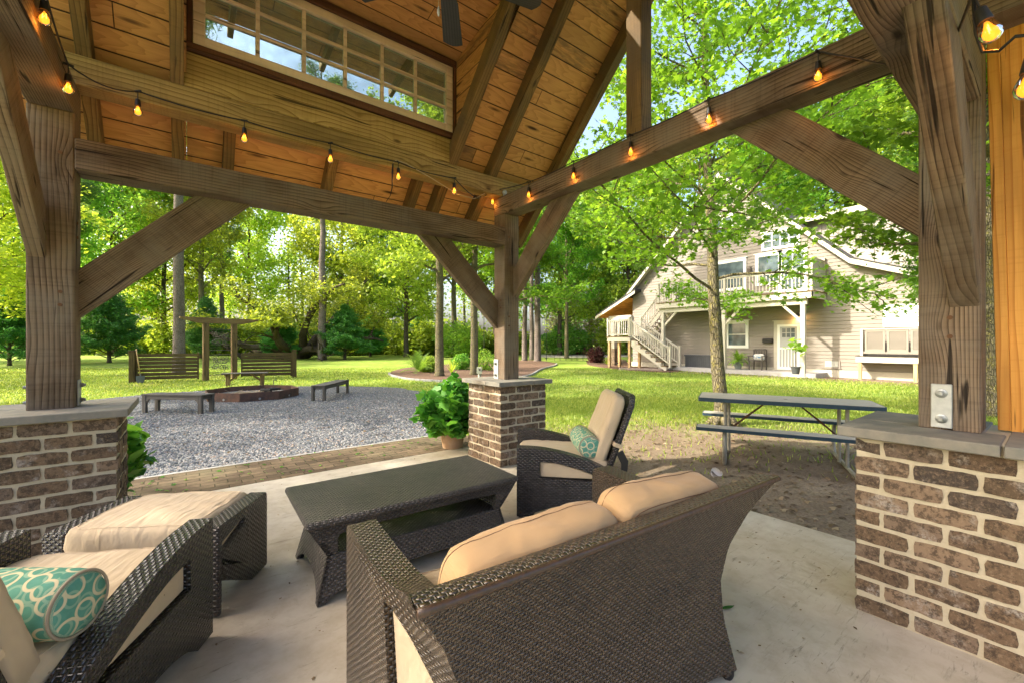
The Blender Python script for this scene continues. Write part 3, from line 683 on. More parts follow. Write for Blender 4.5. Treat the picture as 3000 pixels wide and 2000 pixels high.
# window: frame, muntins, panes
wf = MB(); fw = 0.072; y0w, y1w = YP-0.005, YP+0.055
wf.box(XW0+fw, XW1-fw, y0w, y1w, ZW0, ZW0+fw); wf.box(XW0+fw, XW1-fw, y0w, y1w, ZW1-fw, ZW1)
wf.box(XW0, XW0+fw, y0w, y1w, ZW0, ZW1); wf.box(XW1-fw, XW1, y0w, y1w, ZW0, ZW1)
win = inpav(wf.build('dormer_window', M_PANEW, bevel=0.004))
gx = np.linspace(XW0+fw, XW1-fw, 7); gz = np.linspace(ZW0+fw, ZW1-fw, 4); mu = MB()
for x in gx[1:-1]: mu.box(x-0.014, x+0.014, y0w+0.012, y1w-0.012, ZW0+fw, ZW1-fw)
for z in gz[1:-1]:
    for i in range(6): mu.box((gx[i]+0.014) if i else gx[i], gx[i+1]-0.014 if i < 5 else gx[i+1], y0w+0.014, y1w-0.014, z-0.013, z+0.013)
mu.build('glazing_bars', M_PANEW, win, bevel=0.002)
pg = MB(); pg.box(gx[0], gx[-1], YP+0.026, YP+0.030, gz[0], gz[-1]); pg.build('pane', M_GLASS, win)
# rafters: underside of the roof frame is z = ZR - Y on the back slope and mirrored on the front one
ZR = 6.81; YR = 2.013; RD = 0.14
def rafter(x, w, ylo, yhi, name='rafter', side=1, mat=None):
    def yy(y): return y if side > 0 else 2*YR-y
    n = RD*math.sqrt(2)
    pts = [(x, yy(ylo), ZR-ylo), (x, yy(yhi), ZR-yhi), (x, yy(yhi), ZR-yhi+n), (x, yy(ylo), ZR-ylo+n)]
    if ylo > 4.2: pts = [(x, yy(ylo), ZR-ylo), (x, yy(yhi), ZR-yhi), (x, yy(yhi), ZR-yhi+n), (x, yy(ylo+0.04), ZR-ylo-0.04+n)]
    return inpav(cut_timber(name, pts, (w, 0, 0), (0, -1*side, 1), mat or M_RAFT, bevel=0.003))
YE = 4.30
for x in (-1.15, -0.55, -0.09, 2.09, 2.585, 3.385): rafter(x, 0.088 if x > 2 else 0.075, YE, YR+0.025)
for x in (0.23, 1.00, 1.82): rafter(x, 0.075, YE, YP+0.15)
for x in (-1.15, -0.55, 0.10, 0.75, 1.40, 2.05, 2.70, 3.385): rafter(x, 0.08, YE, YR+0.025, side=-1)
# roof boards lie on the rafters
nrm = RD*math.sqrt(2)
def slope_panel(name, x0, x1, ya, yb, side=1, th=0.02, mat=None, lift=0.0):
    za, zb = ZR-ya+nrm+lift, ZR-yb+nrm+lift; f = (lambda y: y) if side > 0 else (lambda y: 2*YR-y)
    p = Vector((x0, f(ya), za)); L = x1-x0; up = Vector((0, f(yb)-f(ya), zb-za)); H = up.length
    M = Matrix((Vector((1,0,0)), up.normalized(), Vector((1,0,0)).cross(up.normalized()))).transposed().to_4x4(); M.translation = p
    s = 1 if side > 0 else -1; m = MB()
    m.box(0, L, 0, H, *( (0.0005, th) if (Vector((1,0,0)).cross(up.normalized())).z > 0 else (-th, -0.0005)))
    return inpav(m.build(name, mat or M_DECK, M=M))
DX0, DX1 = 0.0, 2.165          # dormer opening
slope_panel('roof_boards', -1.17, DX0-0.002, YE+0.05, YR)
slope_panel('roof_boards', DX1+0.002, 3.49, YE+0.05, YR)
slope_panel('roof_boards', DX0, DX1, YE+0.05, YP+0.10)
slope_panel('roof_boards', DX0, DX1, 2.45, YR)
slope_panel('roof_boards', -1.17, 3.49, YE+0.05, YR, side=-1)
M_SHING = simple('roof_shingle', (0.05,0.048,0.045), 0.95, 0, 30, 0.6, 0.006)
for a, b, c, d, s in ((-1.22, DX0-0.002, YE+0.09, YR, 1), (DX1+0.002, 3.53, YE+0.09, YR, 1), (DX0, DX1, YE+0.09, YP+0.12, 1), (-1.22, 3.53, YE+0.09, YR, -1)):
    slope_panel('shingles', a, b, c, d, s, 0.02, M_SHING, 0.031)
# outer rake boards
for x in (-1.19, 3.475):
    for sd_ in (1, -1):
        f = (lambda y: y) if sd_ > 0 else (lambda y: 2*YR-y)
        pts = [(x, f(YE), ZR-YE+0.03), (x, f(YR), ZR-YR+0.03), (x, f(YR), ZR-YR+nrm+0.03), (x, f(YE), ZR-YE+nrm+0.03)]
        inpav(cut_timber('rake_board', pts, (0.02, 0, 0), (0, -sd_, 1), M_RAFT, bevel=0))
# dormer: cheeks, ceiling and projecting eave
SL = 0.16; ZD = 4.13
def dz(y): return ZD+SL*(YP-y)
yj = YP-(ZD-(ZR-YP))/(1-SL)*1.0     # where the dormer ceiling meets the underside of the main slope
for x, wx in ((DX0-0.022, 0.02), (DX1+0.001, 0.02)):
    y_low = YP+0.09
    pts = [(x, y_low, ZR-y_low+0.10), (x, y_low, dz(y_low)+0.03), (x, yj-0.1, dz(yj-0.1)+0.03), (x, yj-0.1, ZR-yj+0.1)]
    m = MB(); M = Matrix(((0,0,1,x),(1,0,0,0),(0,1,0,0),(0,0,0,1)))      # local x -> world Y, local y -> world Z
    m.prism([[(p[1], p[2]) for p in pts]], 0, wx, 'xy'); inpav(m.build('dormer_cheek', M_DECK, M=M))
m = MB(); Lc = 0.70+YP-yj+0.1; upv = Vector((0, -1, SL)).normalized()
M = Matrix((Vector((-1,0,0)), upv, Vector((-1,0,0)).cross(upv))).transposed().to_4x4(); M.translation = Vector((DX1+0.35, YP+0.62, dz(YP+0.62)))
s_ = 1 if (Vector((-1,0,0)).cross(upv)).z > 0 else -1
m.box(0, DX1-DX0+0.7, 0, 0.62+YP-2.42, *((0.0, 0.02) if s_ > 0 else (-0.02, 0.0)))
inpav(m.build('dormer_roof', M_DECK, M=M))
for x in (-0.28, 0.30, 1.05, 1.75, 2.42):
    inpav(timber('dormer_rafter', (x, YP+0.70, dz(YP+0.70)-0.045), (x, YP+0.10, dz(YP+0.10)-0.045), 0.045, 0.085, M_RAFT))
inpav(timber('dormer_header', (-0.03, YP+0.045, 4.17), (2.16, YP+0.045, 4.17), 0.06, 0.10, M_PLATE))
inpav(timber('dormer_header', (-0.02, YP-1.12, dz(YP-1.12)-0.075), (2.16, YP-1.12, dz(YP-1.12)-0.075), 0.045, 0.14, M_RAFT))
# steel bolt plates and pegs on the posts
def plate(parent, c, n, w=0.088, h=0.155):
    """c: centre on the post face, n: outward axis ('-x','+x','-y')"""
    s = -1 if n[0] == '-' else 1; m = MB(); x, y, z = c; t = 0.008
    if n[1] == 'x': m.box(min(x, x+s*t), max(x, x+s*t), y-w/2, y+w/2, z-h/2, z+h/2)
    else: m.box(x-w/2, x+w/2, min(y, y+s*t), max(y, y+s*t), z-h/2, z+h/2)
    o = m.build('post_bracket', M_STEEL, bevel=0.003); inpav(o)
    for dz_ in (h*0.29, -h*0.29):
        b = MB(); q = s*t
        for r, a0, a1, nn in ((0.021, 0, 0.004, 20), (0.014, 0.004, 0.016, 6), (0.009, 0.016, 0.026, 10)):
            prof = [(r*0.92, q+s*a0), (r, q+s*(a0+0.001)), (r, q+s*(a1-0.001)), (r*0.9, q+s*a1)]
            b.lathe(prof, nn, (x if n[1] != 'x' else x, y, z+dz_), n[1])
        b.build('bolt', M_BOLT, o, smooth='auto')
plate(pR, (PXC, 0.327, 0.985), '-x', 0.070, 0.20)
plate(pC, (PXC, 3.835, 0.985), '-x', 0.085, 0.215)
plate(pL, (PXL+W, 3.80, 0.96), '+x', 0.085, 0.16)
plate(pL, (PXL, 3.80, 0.96), '-x', 0.085, 0.16)
def peg(p, ax):
    m = MB(); m.lathe([(0.010, 0), (0.010, -0.006)], 10, (0,0,0), ax); o = m.build('peg', M_PEG, smooth='auto'); o.location = p; return inpav(o)
for p, ax in (((PXC-0.0, 0.30, 1.30), 'x'), ((PXC, 0.30, 1.385), 'x'), ((PXC, 3.75, 1.66), 'x'), ((PXC, 3.75, 1.74), 'x'), ((PXL+W+0.006, 3.76, 1.93), 'x'), ((PXL+W+0.006, 3.76, 2.02), 'x')): peg(p, ax)
for p in ((PXC+0.06, YB, 2.43), (PXC+0.06, YB, 1.46), (PXC+0.06, YB, 1.56), (PXL+0.14, YB, 1.50), (PXL+0.14, YB, 1.58), (PXL+0.14, YB, 2.42)): peg(p, 'y')
# honey coloured boarded panel standing on the right pier
hp = thing('cedar_shutter', 'honey coloured cedar board panel standing on the right brick wall', 'shutter', (2.90, -0.1, 0.878))
for (ya, yb, xo) in ((0.168, 0.128, 0.0), (0.1275, -0.16, 0.006), (-0.1605, -0.42, 0.0)):
    o_ = timber('cedar_board', (0.03+xo, (ya+yb)/2+0.1, 0), (0.03+xo, (ya+yb)/2+0.14, 2.05), 0.03 if False else (ya-yb), 0.025, M_HONEY, hp, bevel=0.002, zhint=(1,0,0))
m = MB(); m.box(0.05, 0.11, -0.32, 0.22, 0, 2.05); m.build('backing', M_TRIM, hp)
# ------------------------------------------------------------------ wicker furniture
from mathutils import noise as mnoise
def cushion(name, L, Wd, T, mat, parent, M=None, puff=0.25, wr=0.006, seed=0, pn=7.0, seams=True, sag=0.0, seg=22, pinch=0.0, both=False):
    """stuffed cushion: L along x, Wd along y, T thick"""
    m = MB(); nx = seg; ny = max(6, int(seg*Wd/L)) if L > Wd else seg; nz = 6; idx = {}; vs = []
    def pos(a, b, c):
        n = (abs(a)**pn+abs(b)**pn+abs(c)**3.2)**(1/pn) if False else max(1e-6, (abs(a)**pn+abs(b)**pn+abs(c)**pn)**(1/pn))
        mx = max(abs(a), abs(b), abs(c)); f = mx/n
        x, y, z = a*f, b*f, c*f
        z *= 1+puff*(1-x*x)*(1-y*y)
        z -= sag*(1-x*x)
        ed = max(abs(x), abs(y))
        if pinch: x *= 1-pinch*(y*y)*abs(x); y *= 1-pinch*(x*x)*abs(y)
        q = Vector((x*L/2*7+seed*9.1, y*Wd/2*7, z*T*9+seed)); d = mnoise.noise(q)*wr*1.4+mnoise.noise(q*2.6)*wr*0.7
        p = Vector((x*L/2, y*Wd/2, z*T/2)); nn = Vector((a*0.3, b*0.3, c)).normalized(); p += nn*d
        return p
    def vert(a, b, c):
        k = (round(a, 5), round(b, 5), round(c, 5))
        if k not in idx: idx[k] = len(vs); vs.append(pos(a, b, c))
        return idx[k]
    fs = []
    def face(fu, n1, n2):
        for i in range(n1):
            for j in range(n2):
                fs.append(tuple(vert(*fu(-1+2*a/n1, -1+2*b/n2)) for a, b in ((i,j),(i+1,j),(i+1,j+1),(i,j+1))))
    for s in (-1, 1):
        face(lambda u, v: (u, v, s), nx, ny); face(lambda u, v: (u, s, v), nx, nz); face(lambda u, v: (s, u, v), ny, nz)
    m.add(vs, fs); o = m.build(name, mat, parent, smooth=True, M=M)
    if seams:
        sm_ = MB()
        for s in ((1, -1) if both else (1,)):
            pts = []
            for i in range(60):
                an = 2*PI*i/60; ca, sa = math.cos(an), math.sin(an); q = (abs(ca)**8+abs(sa)**8)**(1/8); x, y = ca/q, sa/q
                pts.append(pos(x*0.955, y*0.94, s*0.999)+Vector((0, 0, s*0.0012)))
            pts.append(pts[0]); sm_.tube(pts, 0.0016 if both else 0.0022, 5, cap=False)
        if both:
            for cz in (0.5,):
                pts = []
                for i in range(100):
                    an = 2*PI*i/100; x, y = math.cos(an), math.sin(an); q = max(abs(x), abs(y)); p = pos(x/q, y/q, cz); pts.append(Vector((p.x*1.003, p.y*1.004, p.z)))
                pts.append(pts[0]); sm_.tube(pts, 0.0011, 5, cap=False)
        sm_.build('piping', M_SEAM if both else mat, o, smooth=True)
    return o
def bolster(name, label, L, r, M, group=None):
    prof = [(0, 0.0)]; N = 30; nr = 26; vs = []; uvs = []
    pr = [(0.0, 0.002), (r*0.45, 0.0), (r*0.85, 0.006), (r*0.97, 0.022), (r, 0.05), (r*1.02, L*0.3), (r*1.03, L*0.5), (r*1.02, L*0.7), (r, L-0.05), (r*0.97, L-0.022), (r*0.85, L-0.006), (r*0.45, L), (0.0, L-0.002)]
    s = 0; fs = []
    for i, (a, x) in enumerate(pr):
        if i: s += math.hypot(a-pr[i-1][0], x-pr[i-1][1])
        for k in range(nr+1):
            an = 2*PI*k/nr; w = 1+0.02*mnoise.noise(Vector((x*9, math.cos(an)*2, math.sin(an)*2)))
            vs.append((x-L/2, a*math.cos(an)*w, a*math.sin(an)*w)); 
            uvs.append((s, r*an) if 3 <= i <= 9 else (a*math.cos(an)+(5 if i > 9 else -3), a*math.sin(an)))
    for i in range(len(pr)-1):
        for k in range(nr): fs.append((i*(nr+1)+k, i*(nr+1)+k+1, (i+1)*(nr+1)+k+1, (i+1)*(nr+1)+k))
    me = bpy.data.meshes.new(name); me.from_pydata(vs, [], fs); ul = me.uv_layers.new(name='UVMap')
    for l in me.loops: ul.data[l.index].uv = uvs[l.vertex_index]
    me.polygons.foreach_set('use_smooth', [True]*len(me.polygons)); me.materials.append(M_BOLST)
    o = bpy.data.objects.new(name, me); COL.objects.link(o); o.matrix_world = M; tag(o, label, 'pillow', group)
    for x in (-L/2+0.012, L/2-0.012):
        c = MB(); c.tube([(x, r*0.955*math.cos(a), r*0.955*math.sin(a)) for a in np.linspace(0, 2*PI, 33)], 0.0045, 6, cap=False)
        c.build('piping', M_PIPE, o, smooth=True)
    return o
M_PIPE = simple('taupe_piping', (0.34,0.28,0.20), 0.8)
def arc(pts, n=5):
    """Catmull-Rom through 2D points"""
    out = []; P = [pts[0]]+list(pts)+[pts[-1]]
    for i in range(1, len(P)-2):
        for k in range(n):
            t = k/n; a, b, c, d = P[i-1], P[i], P[i+1], P[i+2]
            out.append(tuple(0.5*(2*b[q]+(c[q]-a[q])*t+(2*a[q]-5*b[q]+4*c[q]-d[q])*t*t+(-a[q]+3*b[q]-3*c[q]+d[q])*t**3) for q in (0, 1)))
    out.append(pts[-1]); return out
def side_panel(name, outer, hole, y0, y1, mat, parent, bevel=0.010):
    m = MB(); m.prism([outer, hole] if hole else [outer], y0, y1, 'xz')
    o = m.build(name, mat, parent, merge=True, smooth='auto', bevel=0)
    md = o.modifiers.new('b', 'BEVEL'); md.width = bevel; md.segments = 3; md.limit_method = 'ANGLE'; md.angle_limit = math.radians(50)
    return o
ARM_TOP = arc([(0.0, 0.515), (0.18, 0.505), (0.38, 0.465), (0.58, 0.395), (0.74, 0.305), (0.80, 0.25)], 6)
CH_OUT = [(0, 0.02), (0.0, 0.10)]+ARM_TOP+[(0.805, 0.20), (0.80, 0.012), (0.73, 0.012)]+arc([(0.71, 0.045), (0.58, 0.085), (0.42, 0.10), (0.26, 0.088), (0.13, 0.045)], 4)+[(0.115, 0.02)]
CH_HOLE = [(0.165, 0.298), (0.62, 0.270), (0.655, 0.283)]+list(reversed(arc([(0.165, 0.418), (0.30, 0.405), (0.46, 0.360), (0.60, 0.308)], 5)))
def make_chair(label, loc, ang, back=0.70, lean=0.36, flip=False):
    """x runs from the front edge back; y across"""
    t = thing('lounge_chair', label, 'chair', loc, ang, 'wicker lounge chairs')
    Wc = 0.76
    for s in (0, 1):
        y0, y1 = (0, 0.09) if s == 0 else (Wc-0.09, Wc)
        p = side_panel('arm_side', CH_OUT, CH_HOLE, y0, y1, M_WICKD, t)
        for fx in (0.03, 0.76):
            m = MB(); m.lathe([(0.017, 0), (0.02, 0.012), (0.02, 0.03)], 10, (fx, (y0+y1)/2, 0)); m.build('glide', M_BLACK, p)
    m = MB(); m.box(0.03, 0.055, 0.085, Wc-0.085, 0.12, 0.30); m.build('front_apron', M_WICKO if False else M_WICKD, t, bevel=0.006)
    m = MB(); m.box(0.06, 0.72, 0.088, Wc-0.088, 0.215, 0.255); m.build('seat_deck', M_WICKD, t, bevel=0.006)
    # seat cushion with its front hanging a little over
    cushion('seat_cushion', 0.68, Wc-0.178, 0.155, M_BEIGE, t, Matrix.Translation((0.355, Wc/2, 0.338)) @ Matrix.Rotation(math.radians(2.5), 4, 'Y'), 0.10, 0.006, seed=loc[0], seams=True, pn=11.0)
    for y0, y1 in ((0.022, 0.095), (Wc-0.095, Wc-0.022)):
        m = MB(); m.prism([[(0.17, 0.302), (0.40, 0.291), (0.60, 0.285), (0.58, 0.306), (0.44, 0.357), (0.30, 0.395), (0.17, 0.408)]], y0, y1, 'xz')
        m.build('cushion_edge', M_BEIGE, t, bevel=0.004)
    # reclining back frame and cushion
    d = Vector((math.sin(lean), 0, math.cos(lean))); Bm = Matrix.Translation((back, Wc/2, 0.27)) @ Matrix.Rotation(lean, 4, 'Y')
    m = MB(); w = (Wc-0.20)/2; m.prism([[(-w, 0), (w, 0), (w, 0.58), (w-0.05, 0.63), (-w+0.05, 0.63), (-w, 0.58)]], -0.018, 0.022, 'yz')
    b = m.build('backrest', M_WICKD, t, M=Bm, bevel=0.008)
    r = MB(); r.tube([(0.0, -w, 0), (0.0, -w, 0.58), (0.0, -w+0.05, 0.63), (0.0, w-0.05, 0.63), (0.0, w, 0.58), (0.0, w, 0)], 0.024, 8); r.build('frame_rim', M_WICKD, b, smooth=True)
    for s in (-1, 1):
        k = MB(); y = s*(w+0.012)
        k.prism([[(0.01, 0.20), (0.045, 0.24), (0.11, 0.18), (0.135, 0.08), (0.12, -0.03), (0.15, -0.07), (0.185, -0.075), (0.13, -0.11), (0.09, -0.08), (0.10, 0.05), (0.07, 0.14)]], y-0.006, y+0.006, 'xz')
        k.build('recliner_bracket', M_BLACK, b)
    cushion('back_cushion', 0.60, Wc-0.21, 0.105, M_BEIGE, t, Bm @ Matrix.Translation((-0.085, 0, 0.315)) @ Matrix.Rotation(math.radians(-90), 4, 'Y'), 0.18, 0.006, seed=3+loc[0], seams=True)
    s_ = MB(); s_.box(-0.03, 0.03, -w-0.03, w+0.03, 0.245, 0.275)
    so_ = s_.build('cushion_strap', M_BEIGE, b, bevel=0.004)
    return t, Bm
a1 = math.radians(62+180)
ch1, B1 = make_chair('dark wicker lounge chair with beige cushions, behind the ottoman near the left brick pier', (-0.581, 2.596, 0), a1, back=0.74)
# local +y of the chair must point to its left arm
a3 = math.radians(141+180)
ch3, B3 = make_chair('dark wicker lounge chair with upright beige back, in front of the centre brick pier', (1.891, 2.395, 0), a3, back=0.66, lean=0.34)
def on(t, M): return Matrix.LocRotScale(t.location, t.rotation_euler, None) @ M
# bolsters lie on the seats
def bol(chair, B, label, dx, dz, dy=0.0, r=0.092, L=0.46, yaw=0.0, sd=0):
    base = Matrix.LocRotScale(chair.location, chair.rotation_euler, None)
    M = base @ Matrix.Translation((dx, 0.38+dy, dz)) @ Matrix.Rotation(yaw, 4, 'Z') @ Matrix.Rotation(math.radians(90), 4, 'Z') @ Matrix.Rotation(sd, 4, 'X')
    return bolster('bolster_pillow', label, L, r, M, 'teal bolsters')
bol(ch1, B1, 'large teal bolster with circle print on the seat of the near left lounge chair', 0.54, 0.50, 0.09, 0.093, 0.44, yaw=-0.15, sd=0.6)
bol(ch3, B3, 'small teal bolster with circle print on the lounge chair beside the centre pier', 0.54, 0.49, -0.05, 0.088, 0.44, yaw=0.05, sd=2.0)
m = MB(); m.box(0, 0.075, 0, 0.05, 0, 0.0015); 
lt = m.build('care_label', simple('white_label', (0.75,0.72,0.68), 0.8, 0, 90, 0.5, 0, (0.6,0.25,0.2)), ch1); lt.matrix_world = Matrix.Identity(4); lt.location = (0.47, 0.30, 0.418); lt.rotation_euler = (0, 0.05, 0.5)
# ottoman
ot = thing('ottoman', 'low dark wicker ottoman with wrinkled beige cushion in front of the left lounge chair', 'ottoman', (0.116, 2.368, 0), math.radians(57.5))
OO = [(0,0.006),(0,0.40),(0.012,0.42),(0.45,0.428),(0.465,0.415),(0.465,0.012),(0.30,0.012),(0.285,0.03)]+arc([(0.27,0.045),(0.20,0.07),(0.12,0.115),(0.06,0.17),(0.032,0.215)],4)+[(0.030,0.006)]
OH = [(0.035,0.335),(0.16,0.368),(0.22,0.378),(0.22,0.352),(0.14,0.33),(0.035,0.29)]
for s in (0, 1):
    y0, y1 = (0, 0.095) if s == 0 else (0.655, 0.75)
    p = side_panel('arm_side', OO, OH, y0, y1, M_WICKO if s == 0 else M_WICKD, ot)
m = MB(); m.box(0.02, 0.45, 0.092, 0.658, 0.265, 0.30); m.build('seat_deck', M_WICKD, ot, bevel=0.006)
m = MB(); m.box(0.02, 0.045, 0.092, 0.658, 0.16, 0.267); m.box(0.425, 0.45, 0.092, 0.658, 0.16, 0.267); m.build('apron', M_WICKD, ot, bevel=0.004)
cushion('seat_cushion', 0.50, 0.575, 0.165, M_BEIGE, ot, Matrix.Translation((0.225, 0.375, 0.358)), 0.10, 0.008, seed=5.5, seg=28, pn=10.0)
for y0, y1 in ((0.022, 0.10), (0.65, 0.728)):
    m = MB(); m.prism([[(0.040, 0.297), (0.14, 0.334), (0.21, 0.356), (0.21, 0.372), (0.15, 0.362), (0.040, 0.330)]], y0, y1, 'xz'); m.build('cushion_edge', M_BEIGE, ot)
# coffee table
def tf(m, fn): m.v = [fn(*p) for p in m.v]; return m
ct = thing('coffee_table', 'low rectangular dark wicker coffee table with flared base and lower shelf', 'coffee table', (1.075, 2.46, 0), math.radians(-1.5))
HX, HY = 0.625, 0.325
m = MB(); m.box(-HX, HX, -HY, HY, 0.382, 0.420); o_ = m.build('table_top', M_WICKT, ct, smooth='auto', bevel=0); md = o_.modifiers.new('b', 'BEVEL'); md.width = 0.016; md.segments = 4
def flare(z):     # half-size offset of the body at height z
    return -0.020 if z > 0.33 else (-0.105 if False else 0)
def xf(z): return HX-0.012 if z >= 0.38 else (HX-0.012-(0.38-z)/0.16*0.095 if z > 0.22 else HX-0.107+(0.22-z)/0.22*0.055)
def yf(z): return HY-0.012 if z >= 0.38 else (HY-0.012-(0.38-z)/0.16*0.045 if z > 0.22 else HY-0.057+(0.22-z)/0.22*0.035)
def bulge(m_, ax, sgn):
    out = []
    for x, y, z in m_.v:
        if ax == 'y':   # long side: panel in xz, y is thickness index
            out.append((x*xf(z)/HX, sgn*(yf(z)-y), z))
        else:
            out.append((sgn*(xf(z)-x), y*yf(z)/HY, z))
    m_.v = out; return m_
def ribs(a, b, n): return [a+(b-a)*i/n for i in range(1, n)]
for sgn in (-1, 1):
    m = MB(); top = [(x, 0.385) for x in np.linspace(-HX, HX, 9)]; bot = arc([(HX*0.86, 0.325), (HX*0.6, 0.335), (0, 0.338), (-HX*0.6, 0.335), (-HX*0.86, 0.325)], 3)
    m.prism([top+[(HX, 0.325)]+bot+[(-HX, 0.325)]], 0, 0.018, 'xz'); bulge(m, 'y', sgn).build('apron', M_WICKO, ct)
    m = MB(); bt = [(HX, 0.004), (HX*0.93, 0.004)]+arc([(HX*0.90, 0.03), (HX*0.6, 0.07), (0, 0.085), (-HX*0.6, 0.07), (-HX*0.90, 0.03)], 4)+[(-HX*0.93, 0.004), (-HX, 0.004)]
    m.prism([[(-HX, 0.11), (-HX, 0.218), (-HX*0.5, 0.218), (0, 0.218), (HX*0.5, 0.218), (HX, 0.218), (HX, 0.11)]+bt], 0, 0.018, 'xz'); bulge(m, 'y', sgn).build('skirt', M_WICKT, ct)
    m = MB(); bt = [(HY, 0.004), (HY*0.86, 0.004)]+arc([(HY*0.82, 0.03), (HY*0.5, 0.075), (0, 0.09), (-HY*0.5, 0.075), (-HY*0.82, 0.03)], 4)+[(-HY*0.86, 0.004), (-HY, 0.004)]
    m.prism([[(-HY, 0.11), (-HY, 0.218), (HY, 0.218), (HY, 0.11)]+bt], 0, 0.018, 'yz'); bulge(m, 'x', sgn).build('skirt', M_WICKT, ct)
    m = MB(); m.prism([[(-HY, 0.222), (-HY, 0.30), (-HY, 0.385), (HY, 0.385), (HY, 0.30), (HY, 0.222)]], 0, 0.030, 'yz'); bulge(m, 'x', sgn).build('end_panel', M_WICKT, ct)
    for sy in (-1, 1):
        m = MB(); m.prism([[(HX*0.80, 0.330), (HX*0.84, 0.300), (HX*0.905, 0.222), (HX, 0.222), (HX, 0.30), (HX, 0.330)]], 0, 0.03, 'xz')
        m.v = [(sgn*x, y, z) for x, y, z in m.v]; bulge(m, 'y', sy); m.build('leg', M_WICKT, ct)
        g_ = MB(); g_.lathe([(0.013, 0), (0.017, 0.01), (0.017, 0.02)], 10, (sgn*(xf(0)-0.03), sy*(yf(0)-0.03), 0)); g_.build('glide', M_BLACK, ct)
m = MB(); m.box(-xf(.22)+.004, xf(.22)-.004, -yf(.22)+.004, yf(.22)-.004, 0.205, 0.224); m.build('shelf', M_WICKO, ct)
# loveseat
ls = thing('wicker_loveseat', 'brown wicker loveseat with tan back cushions, seen from behind', 'loveseat', (1.058, 0.775, 0), math.radians(-3.6))
LW = 0.655
def lw(z): return float(np.interp(z, [0, 0.10, 0.22, 0.37, 0.50, 0.62, 0.70, 0.76], [0.600, 0.578, 0.552, 0.545, 0.572, 0.625, 0.672, 0.712]))
def lyr(z): return float(np.interp(z, [0, 0.12, 0.25, 0.37, 0.50, 0.62, 0.70, 0.76], [0.0, 0.018, 0.036, 0.042, 0.026, -0.014, -0.052, -0.088]))
def ztop(u): return 0.742+0.020*u*u
sm_ = lambda t: t*t*(3-2*t)
m = MB(); NU, NV = 40, 26
def outer_(u, v):
    uu = -1+2*u; z = v*ztop(uu) if v > 0 else 0; z = max(z, 0.035+0.02*(1-uu*uu)) if v == 0 else z
    z = 0.035+0.05*(1-abs(uu)**3)+(ztop(uu)-0.035-0.05*(1-abs(uu)**3))*v
    return (uu*lw(z), lyr(z)+0.012*(1-uu*uu)*sm_(v), z)
def inner_(u, v):
    x, y, z = outer_(u, v); return (x*0.985, y+0.055+0.02*v, z)
m.grid(outer_, NU, NV); m.grid(inner_, NU, NV)
m.grid(lambda u, v: tuple(Vector(outer_(u, 1)).lerp(Vector(inner_(u, 1)), v)+Vector((0, 0, 0.006*math.sin(PI*v)))), NU, 3)
m.grid(lambda u, v: tuple(Vector(outer_(u, 0)).lerp(Vector(inner_(u, 0)), v)), NU, 1)
for uu in (0, 1): m.grid(lambda u, v, uu=uu: tuple(Vector(outer_(uu, v)).lerp(Vector(inner_(uu, v)), u)), 1, NV)
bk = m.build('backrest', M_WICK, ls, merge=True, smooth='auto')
r = MB(); r.tube([Vector(outer_(i/40, 1))+Vector((0, 0.002, 0.001)) for i in range(41)], 0.0095, 8); r.build('wrapped_rim', M_RIM, bk, smooth=True)
rear = [(lyr(z)+0.004, z) for z in (0.70, 0.62, 0.50, 0.37, 0.25, 0.12, 0.03)]
SO = [(0.735, 0.02), (0.735, 0.60), (0.72, 0.628)]+arc([(0.70, 0.632), (0.45, 0.622), (0.28, 0.630), (0.15, 0.668), (0.05, 0.715), (-0.035, 0.752)], 5)+rear+[(0.045, 0.012), (0.09, 0.012)]+arc([(0.11, 0.035), (0.25, 0.08), (0.45, 0.08), (0.60, 0.035)], 4)+[(0.62, 0.012), (0.73, 0.012)]
SH = [(0.325, 0.560), (0.320, 0.46), (0.305, 0.26), (0.27, 0.20), (0.12, 0.30), (0.13, 0.42), (0.20, 0.51), (0.28, 0.560)]
for sgn in (-1, 1):
    m = MB(); m.prism([SO, SH], -0.098, 0.0, 'xz')
    out = []
    for y, x, z in [(p[0], p[1], p[2]) for p in m.v]:          # prism x -> sofa y, prism y -> thickness
        k = 1-sm_(min(1, max(0, y/0.40))); wx = LW+(lw(min(z, 0.76))-LW)*k
        out.append((sgn*(wx+x*(1-0.35*k)), y, z))
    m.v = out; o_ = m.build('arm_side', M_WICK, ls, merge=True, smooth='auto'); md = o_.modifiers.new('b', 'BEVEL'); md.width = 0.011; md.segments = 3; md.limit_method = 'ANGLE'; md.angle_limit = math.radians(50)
    for fy, fx in ((0.03, lw(0)-0.03), (0.69, LW-0.05)):
        g_ = MB(); g_.lathe([(0.016, 0), (0.022, 0.012), (0.024, 0.045), (0.018, 0.06)], 12, (sgn*fx, fy, 0)); g_.build('glide', M_BLACK, ls, smooth='auto')
for sgn in (-1, 1):
    m = MB(); m.prism([[(0.318, 0.548), (0.312, 0.46), (0.298, 0.27), (0.268, 0.212), (0.135, 0.305), (0.142, 0.42), (0.208, 0.502), (0.28, 0.548)]], 0, 1, 'xz')
    m.v = [(sgn*(LW+(lw(min(z_, .76))-LW)*(1-sm_(min(1, max(0, x_/0.40))))-0.022-0.06*w_), x_, z_) for x_, w_, z_ in m.v]; m.build('cushion_edge', M_BEIGE, ls)
m = MB(); m.box(-LW+0.09, LW-0.09, 0.67, 0.70, 0.10, 0.285); m.box(-0.50, 0.50, 0.08, 0.66, 0.25, 0.285); m.build('seat_deck', M_WICK, ls, bevel=0.005)
